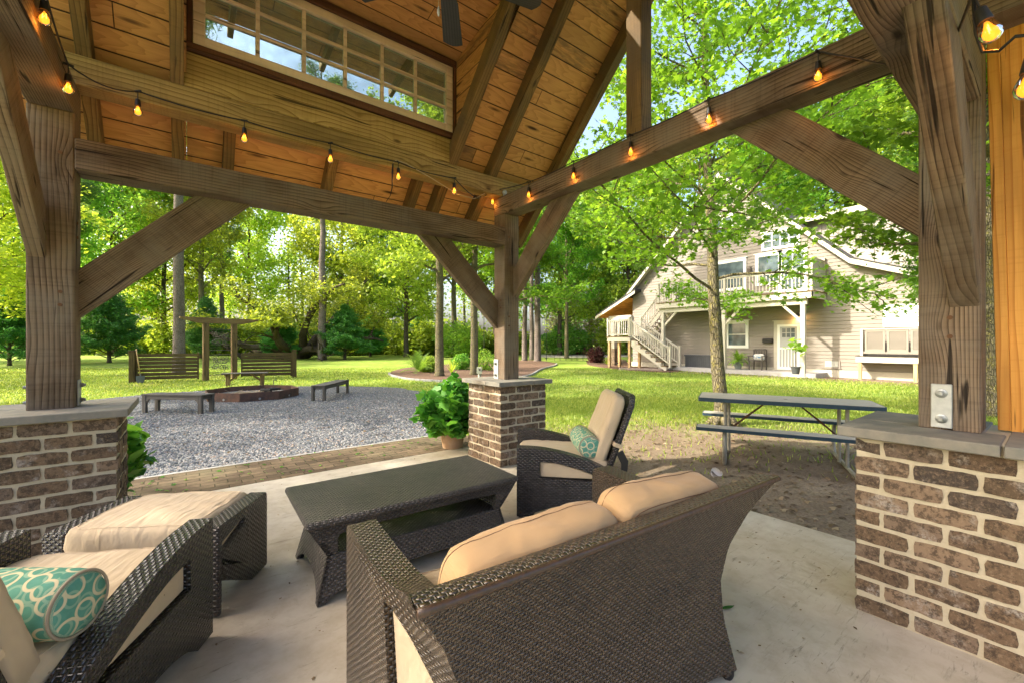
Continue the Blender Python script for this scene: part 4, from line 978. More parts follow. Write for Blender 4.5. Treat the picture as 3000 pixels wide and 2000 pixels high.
for s in (-1, 1):
    cushion('seat_cushion', 0.535, 0.60, 0.12, M_TAN if False else M_BEIGE, ls, Matrix.Translation((s*0.275, 0.40, 0.345)), 0.15, 0.006, seed=7+s)
    T_ = Matrix.Translation((s*0.272-0.005, 0.135, 0.552+0.008*s)) @ Matrix.Rotation(math.radians(12), 4, 'X') @ Matrix.Rotation(math.radians(-90), 4, 'X') @ Matrix.Rotation(math.radians(2.5*s), 4, 'Z')
    cushion('back_cushion', 0.565, 0.455, 0.145, M_TAN, ls, T_, 0.10, 0.007, both=True, seed=11+s*2, seg=32, pinch=0.05, pn=10.0)
m = MB(); m.grid(lambda u, v: (u*0.055+0.006*math.sin(9*v), 0.018*math.sin(u*4+v*2), v*0.035*(1-0.5*u)+0.007*math.sin(7*u)), 6, 4)
lb = m.build('care_label', M_LABEL if False else simple('paper_label', (0.50,0.45,0.42), 0.9), ls, fix=False); lb.location = (0.545, 0.07, 0.752); lb.rotation_euler = (0.3, 0, 0.3)
# ------------------------------------------------------------------ ceiling fan
fan = thing('ceiling_fan', 'dark ceiling fan hanging from the ridge with its blades at rest', 'ceiling fan', (1.13, 2.05, 3.30))
m = MB(); m.lathe([(0.012, 0.16), (0.012, 1.26)], 12); m.lathe([(0.07, 1.24), (0.06, 1.32)], 20); m.build('downrod', M_BLACK, fan, smooth='auto')
m = MB(); m.lathe([(0.03, -0.09), (0.07, -0.08), (0.085, -0.04), (0.085, -0.01), (0.12, 0.0), (0.13, 0.05), (0.11, 0.11), (0.05, 0.15), (0.02, 0.17)], 28); m.build('motor_housing', M_BLACK, fan, smooth='auto')
for k in range(5):
    a = math.radians(56.9+72*k); c_, s_ = math.cos(a), math.sin(a)
    m = MB(); m.prism([[(0.15, -0.035), (0.20, -0.052), (0.545, -0.066), (0.565, -0.03), (0.572, 0.0), (0.565, 0.03), (0.545, 0.066), (0.20, 0.052), (0.15, 0.035)]], -0.004, 0.004, 'xy')
    b = m.build('blade', M_DKBLADE, fan, M=Matrix.Rotation(a, 4, 'Z') @ Matrix.Rotation(math.radians(9), 4, 'X'), bevel=0.002)
    m = MB(); m.bar((0.09, 0, 0.008), (0.22, 0, 0.010), 0.035, 0.006); m.build('blade_arm', M_BLACK, b, bevel=0.001)
m = MB(); pc = (-0.04, 0.02); m.tube([(pc[0], pc[1], -0.08), (pc[0], pc[1], -0.19)], 0.0016, 5); m.build('pull_chain', M_CORDW, fan)
m = MB(); m.lathe([(0.002, -0.19), (0.006, -0.205), (0.009, -0.225), (0.004, -0.245)], 10, (pc[0], pc[1], 0)); m.build('chain_pull', M_STEEL, fan, smooth='auto')
# ------------------------------------------------------------------ string lights
tB = NT('lit_bulb'); M_BULB = tB.done(tB.n('MixShader', {0: 0.5, 1: tB.n('Emission', {0: (1.0,0.30,0.025,1), 1: 1.35}).outputs[0], 2: tB.bsdf((0.9,0.35,0.03), 0.05, None, spec=0.8)}).outputs[0])
tB = NT('lit_filament'); M_FIL = tB.done(tB.n('Emission', {0: (1.0,0.62,0.22,1), 1: 9.0}).outputs[0])
def mbulb():
    t = NT('amber_bulb_glass'); em = t.n('Emission', {0: (1.0,0.30,0.02,1), 1: 0.95}).outputs[0]
    tr = t.n('BsdfTransparent', {0: (1.0,0.55,0.12,1)}).outputs[0]; gl = t.n('BsdfGlossy', {'Roughness': 0.05}).outputs[0]
    a = t.n('MixShader', {0: 0.45, 1: em, 2: tr}).outputs[0]
    return t.done(t.n('MixShader', {0: t.n('Fresnel', {'IOR': 1.4}).outputs[0], 1: a, 2: gl}).outputs[0])
M_BULBG = mbulb()
sl_ = thing('string_light', 'black cord of lit amber bulbs strung along the plate and the side beam', 'string lights', (PXC, YB, ZB1))
def instr(o): o.parent = sl_; o.matrix_parent_inverse = Matrix.Translation(-Vector(sl_.location)); return o
def plane_y(px, py, Y):       # photo pixel -> point on the wall plane y = Y
    r = (px-1500)/F; X = (Y*(C1+r*S1))/(S1-r*C1)          # from xc = S1 X - C1 Y = r (C1 X + S1 Y)
    Z = C1*X+S1*Y; return Vector((X, Y, HC-(py-1005)/F*Z))
def plane_x(px, py, X):
    r = (px-1500)/F; Y = X*(S1-r*C1)/(C1+r*S1); Z = C1*X+S1*Y; return Vector((X, Y, HC-(py-1005)/F*Z))
bulb0 = [None]
def bulb(p, drop=0.05, tilt=(0,0)):
    """p: tee on the cord; socket and bulb hang below"""
    top = Vector(p)
    if bulb0[0] is None:
        m = MB(); m.tube([(0,0,0), (0,0,-drop)], 0.0028, 6); m.lathe([(0.006,-drop), (0.013,-drop-0.006), (0.0155,-drop-0.03), (0.017,-drop-0.045), (0.0165,-drop-0.048)], 14); m.bar((-0.022,0,0), (0.022,0,0), 0.010, 0.010)
        s = m.build('socket', M_BLACK, smooth='auto')
        b = MB(); z = -drop-0.046; b.lathe([(0.013,z), (0.016,z-0.010), (0.0235,z-0.032), (0.0245,z-0.042), (0.021,z-0.055), (0.012,z-0.064), (0.002,z-0.067)], 18)
        b.build('bulb', M_BULBG, s, smooth=True, fix=False)
        f = MB(); f.tube([(-0.006,0,z-0.015), (-0.008,0,z-0.036), (0.0,0,z-0.024), (0.008,0,z-0.036), (0.006,0,z-0.015)], 0.0011, 4); f.build('filament', M_FIL, s.children[0])
        bulb0[0] = s
    else: s = copy_tree(bulb0[0])
    s.location = top; s.rotation_euler = (tilt[0], tilt[1], random.uniform(-1, 1)); instr(s)
    l = bpy.data.lights.new('glow', 'POINT'); l.energy = 0.20; l.color = (1.0, 0.38, 0.06); l.shadow_soft_size = 0.012
    lo = bpy.data.objects.new('glow', l); COL.objects.link(lo); lo.parent = s; lo.location = (0.0, 0.0, -drop-0.125 if False else -0.16)
    return s
cord = []
YL = YP-0.022
for px, py in ((318*1.2755, 210*1.2755),):
    pass
tees1 = [plane_y(404, 268, YL), plane_y(716, 354, YL), plane_y(968, 420, YL), plane_y(1167, 476, YL), plane_y(1331, 522, YL)]
for p in tees1: bulb(p)
XL = PXC-0.026
tees2 = [plane_x(1443, 558, XL-0.0), plane_x(1549, 534, XL), plane_x(1680, 474, XL), plane_x(1848, 396, XL), plane_x(2077, 292, XL), plane_x(2397, 152, XL)]
for p in tees2: bulb(p, tilt=(0, 0.0))
XLL = PXL+W+0.028
tees3 = [plane_x(130, -30, XLL), plane_x(200, 190, XLL)]
for p in tees3: bulb(p)
pz = [V(1.79, 0.150, 2.275), V(1.752, 0.038, 2.075)]
for p, ti in zip(pz, (-0.25, 0.1)): bulb(p, tilt=(ti, 0))
m = MB()
def sagline(a, b, s=0.03, n=8): return [a.lerp(b, i/n)-Vector((0, 0, 4*s*(i/n)*(1-i/n))) for i in range(n)]
path = [V(XLL, 0.6, 2.74)]+[V(XLL, 1.6, 2.76)]+sagline(V(XLL, 1.6, 2.76), tees3[0], 0.02)+sagline(tees3[0], tees3[1], 0.02)+sagline(tees3[1], tees1[0], 0.045)
for a, b in zip(tees1[:-1], tees1[1:]): path += sagline(a, b, random.uniform(.008, .022))
path += sagline(tees1[-1], plane_y(1400, 582, YL), 0.02)+sagline(plane_y(1400, 582, YL), tees2[0], 0.015)
top2 = [V(XL, p.y, ZB1+0.01) for p in tees2]
for a, b in zip(tees2[:-1], tees2[1:]): path += sagline(a, b, 0.012)
path += sagline(tees2[-1], V(XL, 0.6, 2.70), 0.0)+[V(2.60, 0.40, 2.50), V(2.2, 0.23, 2.36), pz[0], V(1.80, 0.145, 2.16), V(1.80, 0.132, 2.10), V(1.78, 0.10, 2.078), V(1.745, 0.07, 2.085), pz[1], V(1.6, -0.1, 2.12)]
pp = [path[0]]
for q in path[1:]:
    if (q-pp[-1]).length > 0.004: pp.append(q)
m.tube(pp, 0.0045, 6)
instr(m.build('cord', M_BLACK, smooth=True))
m = MB(); a = plane_y(1152, 478, YL+0.008); m.tube([a, plane_y(1160, 470, YL), plane_y(1190, 480, YL), plane_y(1260, 520, YL), plane_y(1340, 570, YL), plane_y(1390, 583, YL), plane_y(1420, 568, YL)], 0.0035, 6)
instr(m.build('twisted_cord', M_CORDW, smooth=True))
m = MB(); m.tube([plane_y(1151, 480, YL), plane_y(1150, 505, YL), plane_y(1149, 550, YL), plane_y(1143, 575, YL), plane_y(1131, 592, YL)], [0.006, 0.009, 0.005, 0.0028, 0.0028], 6); instr(m.build('plug_cord', M_BLACK, smooth=True))
# small security camera on the plate
sc_ = thing('security_camera', 'small round silver camera on the plate above the corner post', 'camera', tuple(plane_y(1476, 566, YP-0.01)))
m = MB(); m.lathe([(0.018, 0.0), (0.024, -0.006), (0.024, -0.03), (0.014, -0.036), (0.012, -0.033)], 18, (0,0,0), 'y'); m.build('head', M_STEEL, sc_, smooth='auto')
m = MB(); m.box(-0.014, -0.006, -0.02, -0.008, -0.085, -0.015); m.box(0.004, 0.012, -0.02, -0.008, -0.085, -0.015); m.build('bracket', M_STEEL, sc_)
# ------------------------------------------------------------------ garden furniture beyond the patio
def wbox(mats, name, parent, p0, p1, w, h, zhint=(0,0,1), bevel=0.004): return timber(name, p0, p1, w, h, mats, parent, bevel=bevel, zhint=zhint)
# slatted screens and arbor behind the fire pit
F0 = G(388, 1120.5); F1 = G(603, 1113.5); F2 = G(686, 1109.0); F3 = G(862, 1104.0)
def screen(name, label, a, b, n, zt, posts):
    """a, b ground points"""
    a = Vector(a); b = Vector(b); d = (b-a).normalized(); L = (b-a).length
    t = thing(name, label, 'fence', a, math.atan2(d.y, d.x), 'slatted screens beside the arbor')
    bh = (zt-0.11)/n
    for k in range(n):
        z = 0.09+bh*(k+0.5); o = timber('slat', (0.10, 0, z), (L-0.10, 0.0, z+random.uniform(-.004,.004)), 0.022, bh-0.022, M_FENCE, t, bevel=0.003)
    for x in (0.115, L-0.115): timber('batten', (x, 0.03, 0.06), (x, 0.03, zt-0.02), 0.04, 0.05, M_FENCE, t, zhint=(1,0,0))
    for x in posts:
        timber('end_post', (x, 0, -0.05), (x, 0, zt+0.05), 0.17, 0.17, M_FENCE, t, zhint=(1,0,0), bevel=0.008)
        m = MB(); m.box(x-0.105, x+0.105, -0.105, 0.105, zt+0.05, zt+0.075); m.box(x-0.07, x+0.07, -0.07, 0.07, zt+0.075, zt+0.095); m.build('post_cap', M_FENCE, t, bevel=0.005)
    return t
dl = (F1-F0).normalized(); dr = (F3-F2).normalized()
screen('slatted_screen', 'long dark slatted wood screen to the left of the arbor, with a shovel against it', F0, F1-dl*0.13, 7, 1.07, (0.0,))
Lr = (F3-F2).length
screen('slatted_screen', 'shorter dark slatted wood screen to the right of the arbor', F2+dr*0.14, F3, 7, 1.06, (Lr-0.14,))
ar = thing('garden_arbor', 'wooden arbor of two posts and a pointed beam holding curly iron trellis', 'arbor', F1, math.atan2((F2-F1).y, (F2-F1).x))
LA = (F2-F1).length
for x in (0, LA): timber('post', (x, 0, -0.05), (x, 0, 2.18), 0.185, 0.185, M_ARCHW, ar, zhint=(1,0,0), bevel=0.008)
m = MB(); m.prism([[(-0.80, 2.40), (-0.80, 2.34), (-0.25, 2.18), (LA+0.30, 2.18), (LA+0.85, 2.31), (LA+0.85, 2.38)]], -0.07, 0.07, 'xz'); m.build('beam', M_ARCHW, ar, bevel=0.006)
M_IRON = simple('rusty_iron', (0.17,0.14,0.11), 0.6, 0.4, 40, 0.5)
def spiral(cx, cz, r, t0, turns, s=1):
    return [(cx+r*(1-0.78*i/22)*math.cos(t0+s*turns*2*PI*i/22), 0, cz+r*(1-0.78*i/22)*math.sin(t0+s*turns*2*PI*i/22)) for i in range(23)]
for z0, z1 in ((1.15, 1.95), (0.20, 0.98)):
    m = MB(); x0, x1 = 0.10, LA-0.10
    for z in (z0, z1): m.tube([(x0, 0, z), (x1, 0, z)], 0.013, 6)
    m.tube([(x0, 0, z0+0.10), (x1, 0, z0+0.10)], 0.005, 5)
    cx, cz = LA/2, (z0+z1)/2+0.04
    for k in range(4):
        a = k*PI/2+0.4
        m.tube(spiral(cx+0.17*math.cos(a), cz+0.17*math.sin(a), 0.13, a, 1.3), 0.011, 5)
        m.tube(spiral(cx+0.17*math.cos(a+.7), cz+0.2*math.sin(a+.7), 0.09, a+2, 1.2, -1), 0.009, 5)
        m.tube([(cx, 0, cz), (cx+0.15*math.cos(a), 0.01, cz+0.05*math.sin(a)), (cx+0.33*math.cos(a), 0, cz+0.30*math.sin(a))], 0.010, 5)
        m.tube(spiral(cx+0.31*math.cos(a+.3), cz+0.26*math.sin(a+.3), 0.07, a, 1.2), 0.009, 5)
    m.build('iron_scrollwork', M_IRON, ar)
sh = thing('shovel', 'long handled shovel leaning on the left slatted screen', 'shovel', G(411, 1121), 0.3)
m = MB(); m.tube([(0, 0, 0.28), (-0.10, 0.05, 1.22)], 0.017, 8); m.build('handle', M_POSTW, sh, smooth=True)
m = MB(); m.tube([(0.02, -0.01, 0.12), (0, 0, 0.34)], [0.016, 0.022], 8); m.grid(lambda u, v: ((u-0.5)*0.25*(1-0.35*max(0, 0.4-v)*2), -0.03*math.cos((u-0.5)*2.4), 0.0+v*0.26), 6, 4); m.build('blade', simple('shovel_steel', (0.16,0.17,0.19), 0.5, 0.5, 20, 0.4), sh, fix=False)
# benches
def bench(label, p, ang, L=1.15, h=0.43, w=0.34, arched=True):
    t = thing('garden_bench', label, 'bench', p, ang, 'low benches around the fire pit')
    timber('seat', (0, 0, h-0.012), (L, 0, h-0.012), w, 0.024, M_GREYW, t, bevel=0.003)
    for s in (-1, 1):
        y = s*(w/2-0.035)
        for x, q in ((0.05, 1), (L-0.05, -1)): timber('leg', (x, y, 0), (x, y, h-0.026), 0.055, 0.085, M_GREYW, t, zhint=(1,0,0), bevel=0.004)
        m = MB(); m.prism([[(0.095, h-0.026), (0.095, h-0.20), (0.115, h-0.15), (0.17, h-0.105), (L-0.17, h-0.105), (L-0.115, h-0.15), (L-0.095, h-0.20), (L-0.095, h-0.026)]], y-0.018, y+0.018, 'xz'); m.build('apron', M_GREYW, t)
    for x in (0.05, L-0.05): timber('end_rail', (x, -w/2+0.065, h-0.065), (x, w/2-0.065, h-0.065), 0.03, 0.075, M_GREYW, t)
    return t
a = G(420, 1210); b = G(583, 1213.5); d = (b-a)
bench('dark grey bench in front of the fire pit, nearest the left brick pier', a+Vector((d.y, -d.x, 0)).normalized()*-0.12, math.atan2(d.y, d.x), L=d.length+0.10, h=0.40)
a = G(931, 1176); b = G(996, 1155); d = (b-a)
bench('dark grey bench to the right of the fire pit, seen end on', a, math.atan2(d.y, d.x), L=d.length+0.25, h=0.40)
a = G(668, 1131); b = G(768, 1128); d = (b-a)
t = thing('garden_bench', 'pale wood trestle bench behind the fire pit, in front of the arbor', 'bench', a, math.atan2(d.y, d.x), 'low benches around the fire pit'); L = d.length
timber('seat', (-0.17, 0, 0.43), (L+0.17, 0, 0.43), 0.28, 0.035, M_GREYW, t)
for x, s in ((0, 1), (L, -1)):
    timber('leg', (x, 0, 0), (x, 0, 0.41), 0.09, 0.12, M_ARCHW, t, zhint=(1,0,0)); timber('cross_rail', (x-s*0.05, -0.14, 0.375), (x-s*0.05, 0.14, 0.375), 0.045, 0.07, M_ARCHW, t)
    timber('brace', (x+s*0.03, 0, 0.16), (x+s*0.33, 0, 0.41), 0.04, 0.06, M_ARCHW, t)
# fire pit: ring of steel panels
M_RUST = simple('rusted_steel', (0.13,0.065,0.045), 0.7, 0.3, 7, 0.8, 0.002, (0.045,0.035,0.032))
fpc = G(742, 1163); fp = thing('fire_pit', 'large rusty steel octagonal fire pit with charred wood and ash', 'fire pit', fpc)
fa = G(691, 1184); R_ = 1.08; an0 = math.atan2(fa.y-fpc.y, fa.x-fpc.x); N_ = 8
ring = [(R_*math.cos(an0+2*PI*k/N_), R_*math.sin(an0+2*PI*k/N_)) for k in range(N_)]
for k in range(N_):
    a = Vector((*ring[k], 0)); b = Vector((*ring[(k+1) % N_], 0)); dd = (b-a).normalized()
    m = MB(); M = frame(a, dd); L = (b-a).length; m.box(0.003, L-0.003, -0.006, 0.006, 0.0, 0.23)
    s = m.build('side_plate', M_RUST, fp, M=M)
    h = MB(); h.lathe([(0.028, 0.0065), (0.028, 0.008)], 14, (L*0.5, 0, 0.07), 'y'); h.lathe([(0.028, -0.0065), (0.028, -0.008)], 14, (L*0.5, 0, 0.07), 'y'); h.build('vent_hole', M_EDGE, s)
m = MB(); m.prism([ring], 0.02, 0.10, 'xy')
M_ASH = simple('ash_bed', (0.24,0.22,0.19), 0.95, 0, 14, 0.7, 0.02, (0.07,0.06,0.05)); m.v = [(x*0.985, y*0.985, z) for x, y, z in m.v]; m.build('ash', M_ASH, fp)
M_CHAR = simple('charred_wood', (0.02,0.018,0.016), 0.8, 0, 30, 0.5, 0.004)
for k, (x, y, a, L) in enumerate(((0.35, 0.1, 0.4, 0.42), (0.45, 0.2, 1.4, 0.35), (0.28, 0.0, 2.2, 0.3), (0.5, 0.05, 2.9, 0.3))):
    m = MB(); m.tube([(x-L/2*math.cos(a), y-L/2*math.sin(a), 0.13+0.02*k), (x, y, 0.16+0.01*k), (x+L/2*math.cos(a), y+L/2*math.sin(a), 0.18)], [0.03, 0.045, 0.035], 7); m.build('charred_log', M_CHAR, fp)
m = MB()
for _ in range(130):
    x = random.gauss(-0.15, 0.42); y = random.gauss(0, 0.35)
    if x*x+y*y > 0.95: continue
    a = random.random()*6.3; L = random.uniform(.08, .30); m.tube([(x, y, 0.105), (x+L*math.cos(a), y+L*math.sin(a), 0.11+random.uniform(0, .07))], 0.005, 4)
tag(m.build('twigs', simple('dry_twig', (0.34,0.25,0.16), 0.9), fp), kind='stuff')
m = MB(); p_ = Vector((*ring[3], 0)); p_ = Vector((R_*0.55, R_*0.80, 0)); m.tube([p_+V(0,0,0.2), p_+V(0,0,0.36), p_+V(0.06,0,0.38), p_+V(0.08,0,0.33)], 0.010, 6); m.build('hook', M_IRON, fp)
# picnic table
M_VNYL = simple('grey_table_plank', (0.40,0.35,0.29), 0.7, 0, 9, 0.35, 0.002, (0.29,0.25,0.20))
M_BLUE = simple('dark_blue_edge', (0.020,0.045,0.065), 0.55, 0, 25, 0.4)
M_TUBE = simple('grey_steel_tube', (0.34,0.31,0.25), 0.5, 0.3, 14, 0.4)
zt = GZ+0.745; A_ = G(2045, 1163, zt); B_ = G(2575, 1192, zt); d = (B_-A_); d.z = 0; dn = d.normalized()
pt = thing('picnic_table', 'folding picnic table with grey top, dark blue edges and attached benches', 'picnic table', V(A_.x, A_.y, GZ), math.atan2(dn.y, dn.x)); LT = 1.83
def plank(name, x0, x1, y0, y1, z0, z1, r=0.04):
    def rr(x0, x1, y0, y1, r):
        out = []
        for cx, cy, a0 in ((x1-r, y1-r, 0), (x0+r, y1-r, 90), (x0+r, y0+r, 180), (x1-r, y0+r, 270)):
            out += [(cx+r*math.cos(math.radians(a0+q*22.5)), cy+r*math.sin(math.radians(a0+q*22.5))) for q in range(5)]
        return out
    m = MB(); m.prism([rr(x0, x1, y0, y1, r)], z0, z1, 'xy'); o = m.build(name, M_BLUE, pt, smooth='auto')
    m = MB(); m.prism([rr(x0+0.012, x1-0.012, y0+0.012, y1-0.012, r)], z1+0.0005, z1+0.003, 'xy'); m.build('surface_panel', M_VNYL, o)
plank('table_top', 0, LT, 0, 0.66, 0.70, 0.745); plank('bench_seat', 0.0, LT, -0.36, -0.12, 0.405, 0.44, 0.03); plank('bench_seat', 0.0, LT, 0.66+0.12, 0.66+0.36, 0.405, 0.44, 0.03)
for x, s in ((0.30, 1), (LT-0.30, -1)):
    m = MB()
    for y in (0.22, 0.42): m.tube([(x+s*0.04*(y > .3), y, 0.70), (x+s*0.04*(y > .3), y, 0.03)], 0.019, 10)
    loop = [(x, -0.22, 0.41), (x, -0.27, 0.34), (x, -0.30, 0.22), (x, -0.30, 0.10), (x, -0.26, 0.03), (x, -0.16, 0.02), (x, 0.30, 0.02), (x, 0.82, 0.02), (x, 0.92, 0.03), (x, 0.96, 0.10), (x, 0.96, 0.22), (x, 0.93, 0.34), (x, 0.88, 0.41)]
    m.tube(loop, 0.021, 10); m.build('leg_frame', M_TUBE, pt, smooth='auto')
    m = MB(); m.tube([(x+s*0.02, 0.3, 0.30), (x+s*0.25, 0.31, 0.52), (x+s*0.45, 0.32, 0.69)], 0.010, 6); m.bar((x+s*0.02, 0.3, 0.30), (x+s*0.45, 0.32, 0.69), 0.03, 0.012); m.build('folding_stay', M_TRIM, pt)
    m = MB(); m.tube([(x+s*0.43+0.03*math.cos(q), 0.30, 0.69-0.028*math.sin(q)) for q in np.linspace(0, PI, 9)], 0.005, 6); m.build('lock_ring', M_TUBE, pt)
m = MB(); m.lathe([(0.022, 0.7481), (0.022, 0.7489)], 14, (0.95, 0.30, 0)); m.build('parasol_hole', M_BLACK, pt)
# electrical box on a post, lanterns, path lights
def boxpost(p):
    t = thing('outlet_post', 'pale green electrical outlet box on a short post behind the centre pier', 'outlet', p)
    M_G = simple('outlet_green', (0.38,0.40,0.29), 0.6, 0, 20, 0.2)
    timber('post', (0, 0, 0), (0, 0, 0.50), 0.09, 0.09, M_G, t, zhint=(1,0,0)); m = MB(); m.box(-0.10, 0.10, -0.08, -0.03, 0.24, 0.50); m.build('box', M_G, t, bevel=0.01, M=Matrix.Rotation(math.radians(-38), 4, 'Z'))
    m = MB(); m.box(-0.03, 0.04, -0.09, -0.082, 0.38, 0.43); m.build('cover', M_BLACK, t, M=Matrix.Rotation(math.radians(-38), 4, 'Z'))
boxpost(G(1405, 1112))
def lantern(p, h, label):
    t = thing('bird_feeder', label, 'bird feeder', p); c = simple('cream_paint', (0.62,0.58,0.42), 0.6)
    m = MB(); m.tube([(0,0,0), (0,0,h)], 0.018, 8); m.build('pole', M_BLACK, t)
    m = MB(); m.lathe([(0.10, h), (0.14, h+0.02), (0.14, h+0.035)], 4); m.build('tray', c, t)
    m = MB(); m.lathe([(0.10, h+0.036), (0.12, h+0.20)], 4); m.build('hopper', c, t)
    m = MB(); m.lathe([(0.23, h+0.20), (0.10, h+0.30), (0.02, h+0.34)], 4); m.build('roof', M_GREYW, t)
lantern(D(1418, 23), 1.75+1.2-0.1, 'small roofed bird feeder on a pole behind the centre post'); lantern(D(1602, 35), 4.3, 'small roofed bird feeder on a pole among the right hand trees')
def pathlight(p, label):
    t = thing('path_light', label, 'garden light', p, 0, 'black path lights')
    m = MB(); m.tube([(0,0,0), (0,0,0.34)], 0.012, 6); m.build('stake', M_BLACK, t); m = MB(); m.lathe([(0.10, 0.33), (0.09, 0.35), (0.02, 0.39)], 12); m.build('cap', M_BLACK, t)
for px, py, lb in ((1963, 1104, 'black path light in front of the stair foot'), (2396, 1094, 'black path light left of the painted blue pot'), (1808, 1082, 'black path light beside the plum coloured shrub'), (1600, 1062, 'black path light at the mulch bed edge by the triple trunks')):
    pathlight(G(px, py), lb)
# hoop fence along the drive
tw = thing('wire_border_fence', 'low black hooped wire fence along the far driveway', 'fence', G(1615, 1055))
m = MB()
for px in range(1625, 1760, 17):
    a = G(px, 1056); b = G(px+14, 1055.5); b.z += 0; o_ = tw.location
    m.tube([a-o_, a-o_+V(0,0,0.50), b-o_+V(0,0,0.50), b-o_], 0.012, 5)
m.tube([G(1625, 1056)-tw.location+V(0,0,.22), G(1755, 1055.5)-tw.location+V(0,0,.22)], 0.010, 5)
m.build('hoops', M_BLACK, tw)
# mulch beds with edging
def bed(name, pts, label=None):
    P = [G(*p) for p in pts]; q = [(p.x, p.y) for p in P]; n = len(q); sm = []
    for i in range(n):
        a, b, c, d = q[i-1], q[i], q[(i+1) % n], q[(i+2) % n]
        for k in range(6):
            t = k/6; sm.append(tuple(0.5*(2*b[j]+(c[j]-a[j])*t+(2*a[j]-5*b[j]+4*c[j]-d[j])*t*t+(-a[j]+3*b[j]-3*c[j]+d[j])*t**3) for j in (0, 1)))
    m = MB(); m.prism([sm], GZ-0.02, GZ+0.035, 'xy'); tag(m.build(name, M_MULCH), kind='structure')
    return sm
sm1 = bed('mulch_bed', [(1141, 1094), (1175, 1108), (1250, 1116), (1400, 1119), (1540, 1104), (1585, 1083), (1630, 1066), (1560, 1055), (1450, 1058), (1300, 1068), (1190, 1078)])
sm2 = bed('mulch_bed', [(1722, 1067), (1790, 1079), (1900, 1088), (1990, 1088), (2000, 1070), (1900, 1062), (1800, 1052), (1735, 1054)])
m = MB()
def edging(m, sm, i0, i1, w=0.10, h=0.10):
    P = [Vector((x, y, GZ+0.03)) for x, y in sm]
    for i in range(i0, i1):
        a, b = P[i % len(P)], P[(i+1) % len(P)]; m.bar(a+(b-a)*0.02, b-(b-a)*0.02, w, h)
edging(m, sm1, 0, 36)
e1 = m.build('stone_edging', M_EDGE, bevel=0.01); tag(e1, 'curved row of grey edging stones around the mulch bed of two trees', 'edging')
m = MB(); P = [G(px, py) for px, py in ((1815, 1083), (1860, 1084), (1900, 1085), (1938, 1086))]
for a, b in zip(P[:-1], P[1:]):
    n = 12
    for k in range(n): c = a.lerp(b, (k+0.5)/n); m.box(c.x-0.05, c.x+0.05, c.y-0.055, c.y+0.055, GZ, GZ+0.13)
tag(m.build('brick_edging', M_BRICKE if False else simple('pink_edging', (0.42,0.33,0.27), 0.9, 0, 9, 0.5, 0.003), bevel=0.008), 'row of upright bricks edging the bed under the outdoor stairs', 'edging')
m = MB(); a = G(1650, 1040); m.box(44, 60, -40, 90, GZ-0.05, GZ+0.01)
P = [G(1560, 1046), G(1740, 1046.5), G(1900, 1043), G(2050, 1040), G(2050, 1034), G(1900, 1036), G(1740, 1038.5), G(1560, 1038)]
m = MB(); m.prism([[(p.x, p.y) for p in P]], GZ-0.05, GZ+0.012, 'xy'); tag(m.build('driveway', M_ASPH, uv=False), kind='structure')
# ------------------------------------------------------------------ house
M_SIDE = simple('beige_siding', (0.25,0.218,0.180), 0.7, 0, 3, 0.15, 0.0, (0.215,0.188,0.153))
M_SIDEU = simple('cream_board_siding', (0.33,0.295,0.255), 0.7, 0, 2, 0.1, 0.0)
M_WHT = simple('cream_trim_paint', (0.50,0.46,0.37), 0.6, 0, 4, 0.2)
M_WHITE = simple('white_paint', (0.78,0.77,0.72), 0.5)
M_RAIL = simple('weathered_white_rail', (0.52,0.48,0.40), 0.7, 0, 8, 0.4, 0.001, (0.38,0.34,0.27))
M_DOORP = simple('grey_door_paint', (0.36,0.37,0.35), 0.5)
M_TERR = simple('terracotta', (0.38,0.22,0.11), 0.85, 0, 5, 0.6, 0.002, (0.45,0.33,0.22))
M_SOIL = simple('potting_soil', (0.05,0.035,0.025), 0.95)
XH = 21.6
house = thing('beige_house', 'beige lap sided house with steep gable, upper deck and outdoor stairs', 'house', (XH, 9.0, GZ))
hl = Vector(house.location)
def hb(m, name, mat, **k):
    m.v = [(x-hl.x, y-hl.y, z-hl.z) for x, y, z in m.v]; return m.build(name, mat, k.pop('parent', house), **k)
PKY, PKZ = 10.45, 9.75
def roof_z(y):      # rake line of the gable
    if y >= PKY: return PKZ-(y-PKY)*1.0
    z = PKZ-(PKY-y)*0.97
    return z if z > 4.6 else (4.6-(5.15-y)*0.42 if y < 5.15 else z)
m = MB(); ch = 0.155; z = 0.16
while z < PKZ-0.1:
    z1 = min(z+ch, PKZ)
    yl = -6.0; yr = 15.9
    if z > 4.0: yr = min(yr, PKY+(PKZ-z)/1.0)
    if z > 3.9:
        yl = PKY-(PKZ-z)/0.97 if z > 4.6 else 5.15-(4.6-z)/0.42
        if z < 4.6: yl = max(-6, yl)
    yr = min(yr, 15.9)
    if yr > yl:
        m.add([(XH-0.019, yl, z+0.014), (XH-0.019, yr, z+0.014), (XH-0.004, yr, z1), (XH-0.004, yl, z1)], [(0,3,2,1)]); m.add([(XH-0.019, yl, z+0.014), (XH-0.019, yr, z+0.014), (XH+0.0, yr, z+0.002), (XH+0.0, yl, z+0.002)], [(0,1,2,3)])
    z = z1
hb(m, 'lap_siding', M_SIDE, fix=False)
m = MB(); m.box(XH+0.003, XH+7, -6, 15.9, GZ, 3.9); m.prism([[(5.3, 3.9), (PKY, PKZ-0.12), (15.9, 4.2), (15.9, 3.9)]], XH+0.003, XH+7, 'yz'); hb(m, 'wall_core', M_SIDE)
m = MB(); m.box(XH-0.03, XH+0.0, -6, 16.0, GZ-0.02, 0.16); hb(m, 'foundation_band', M_WHT)
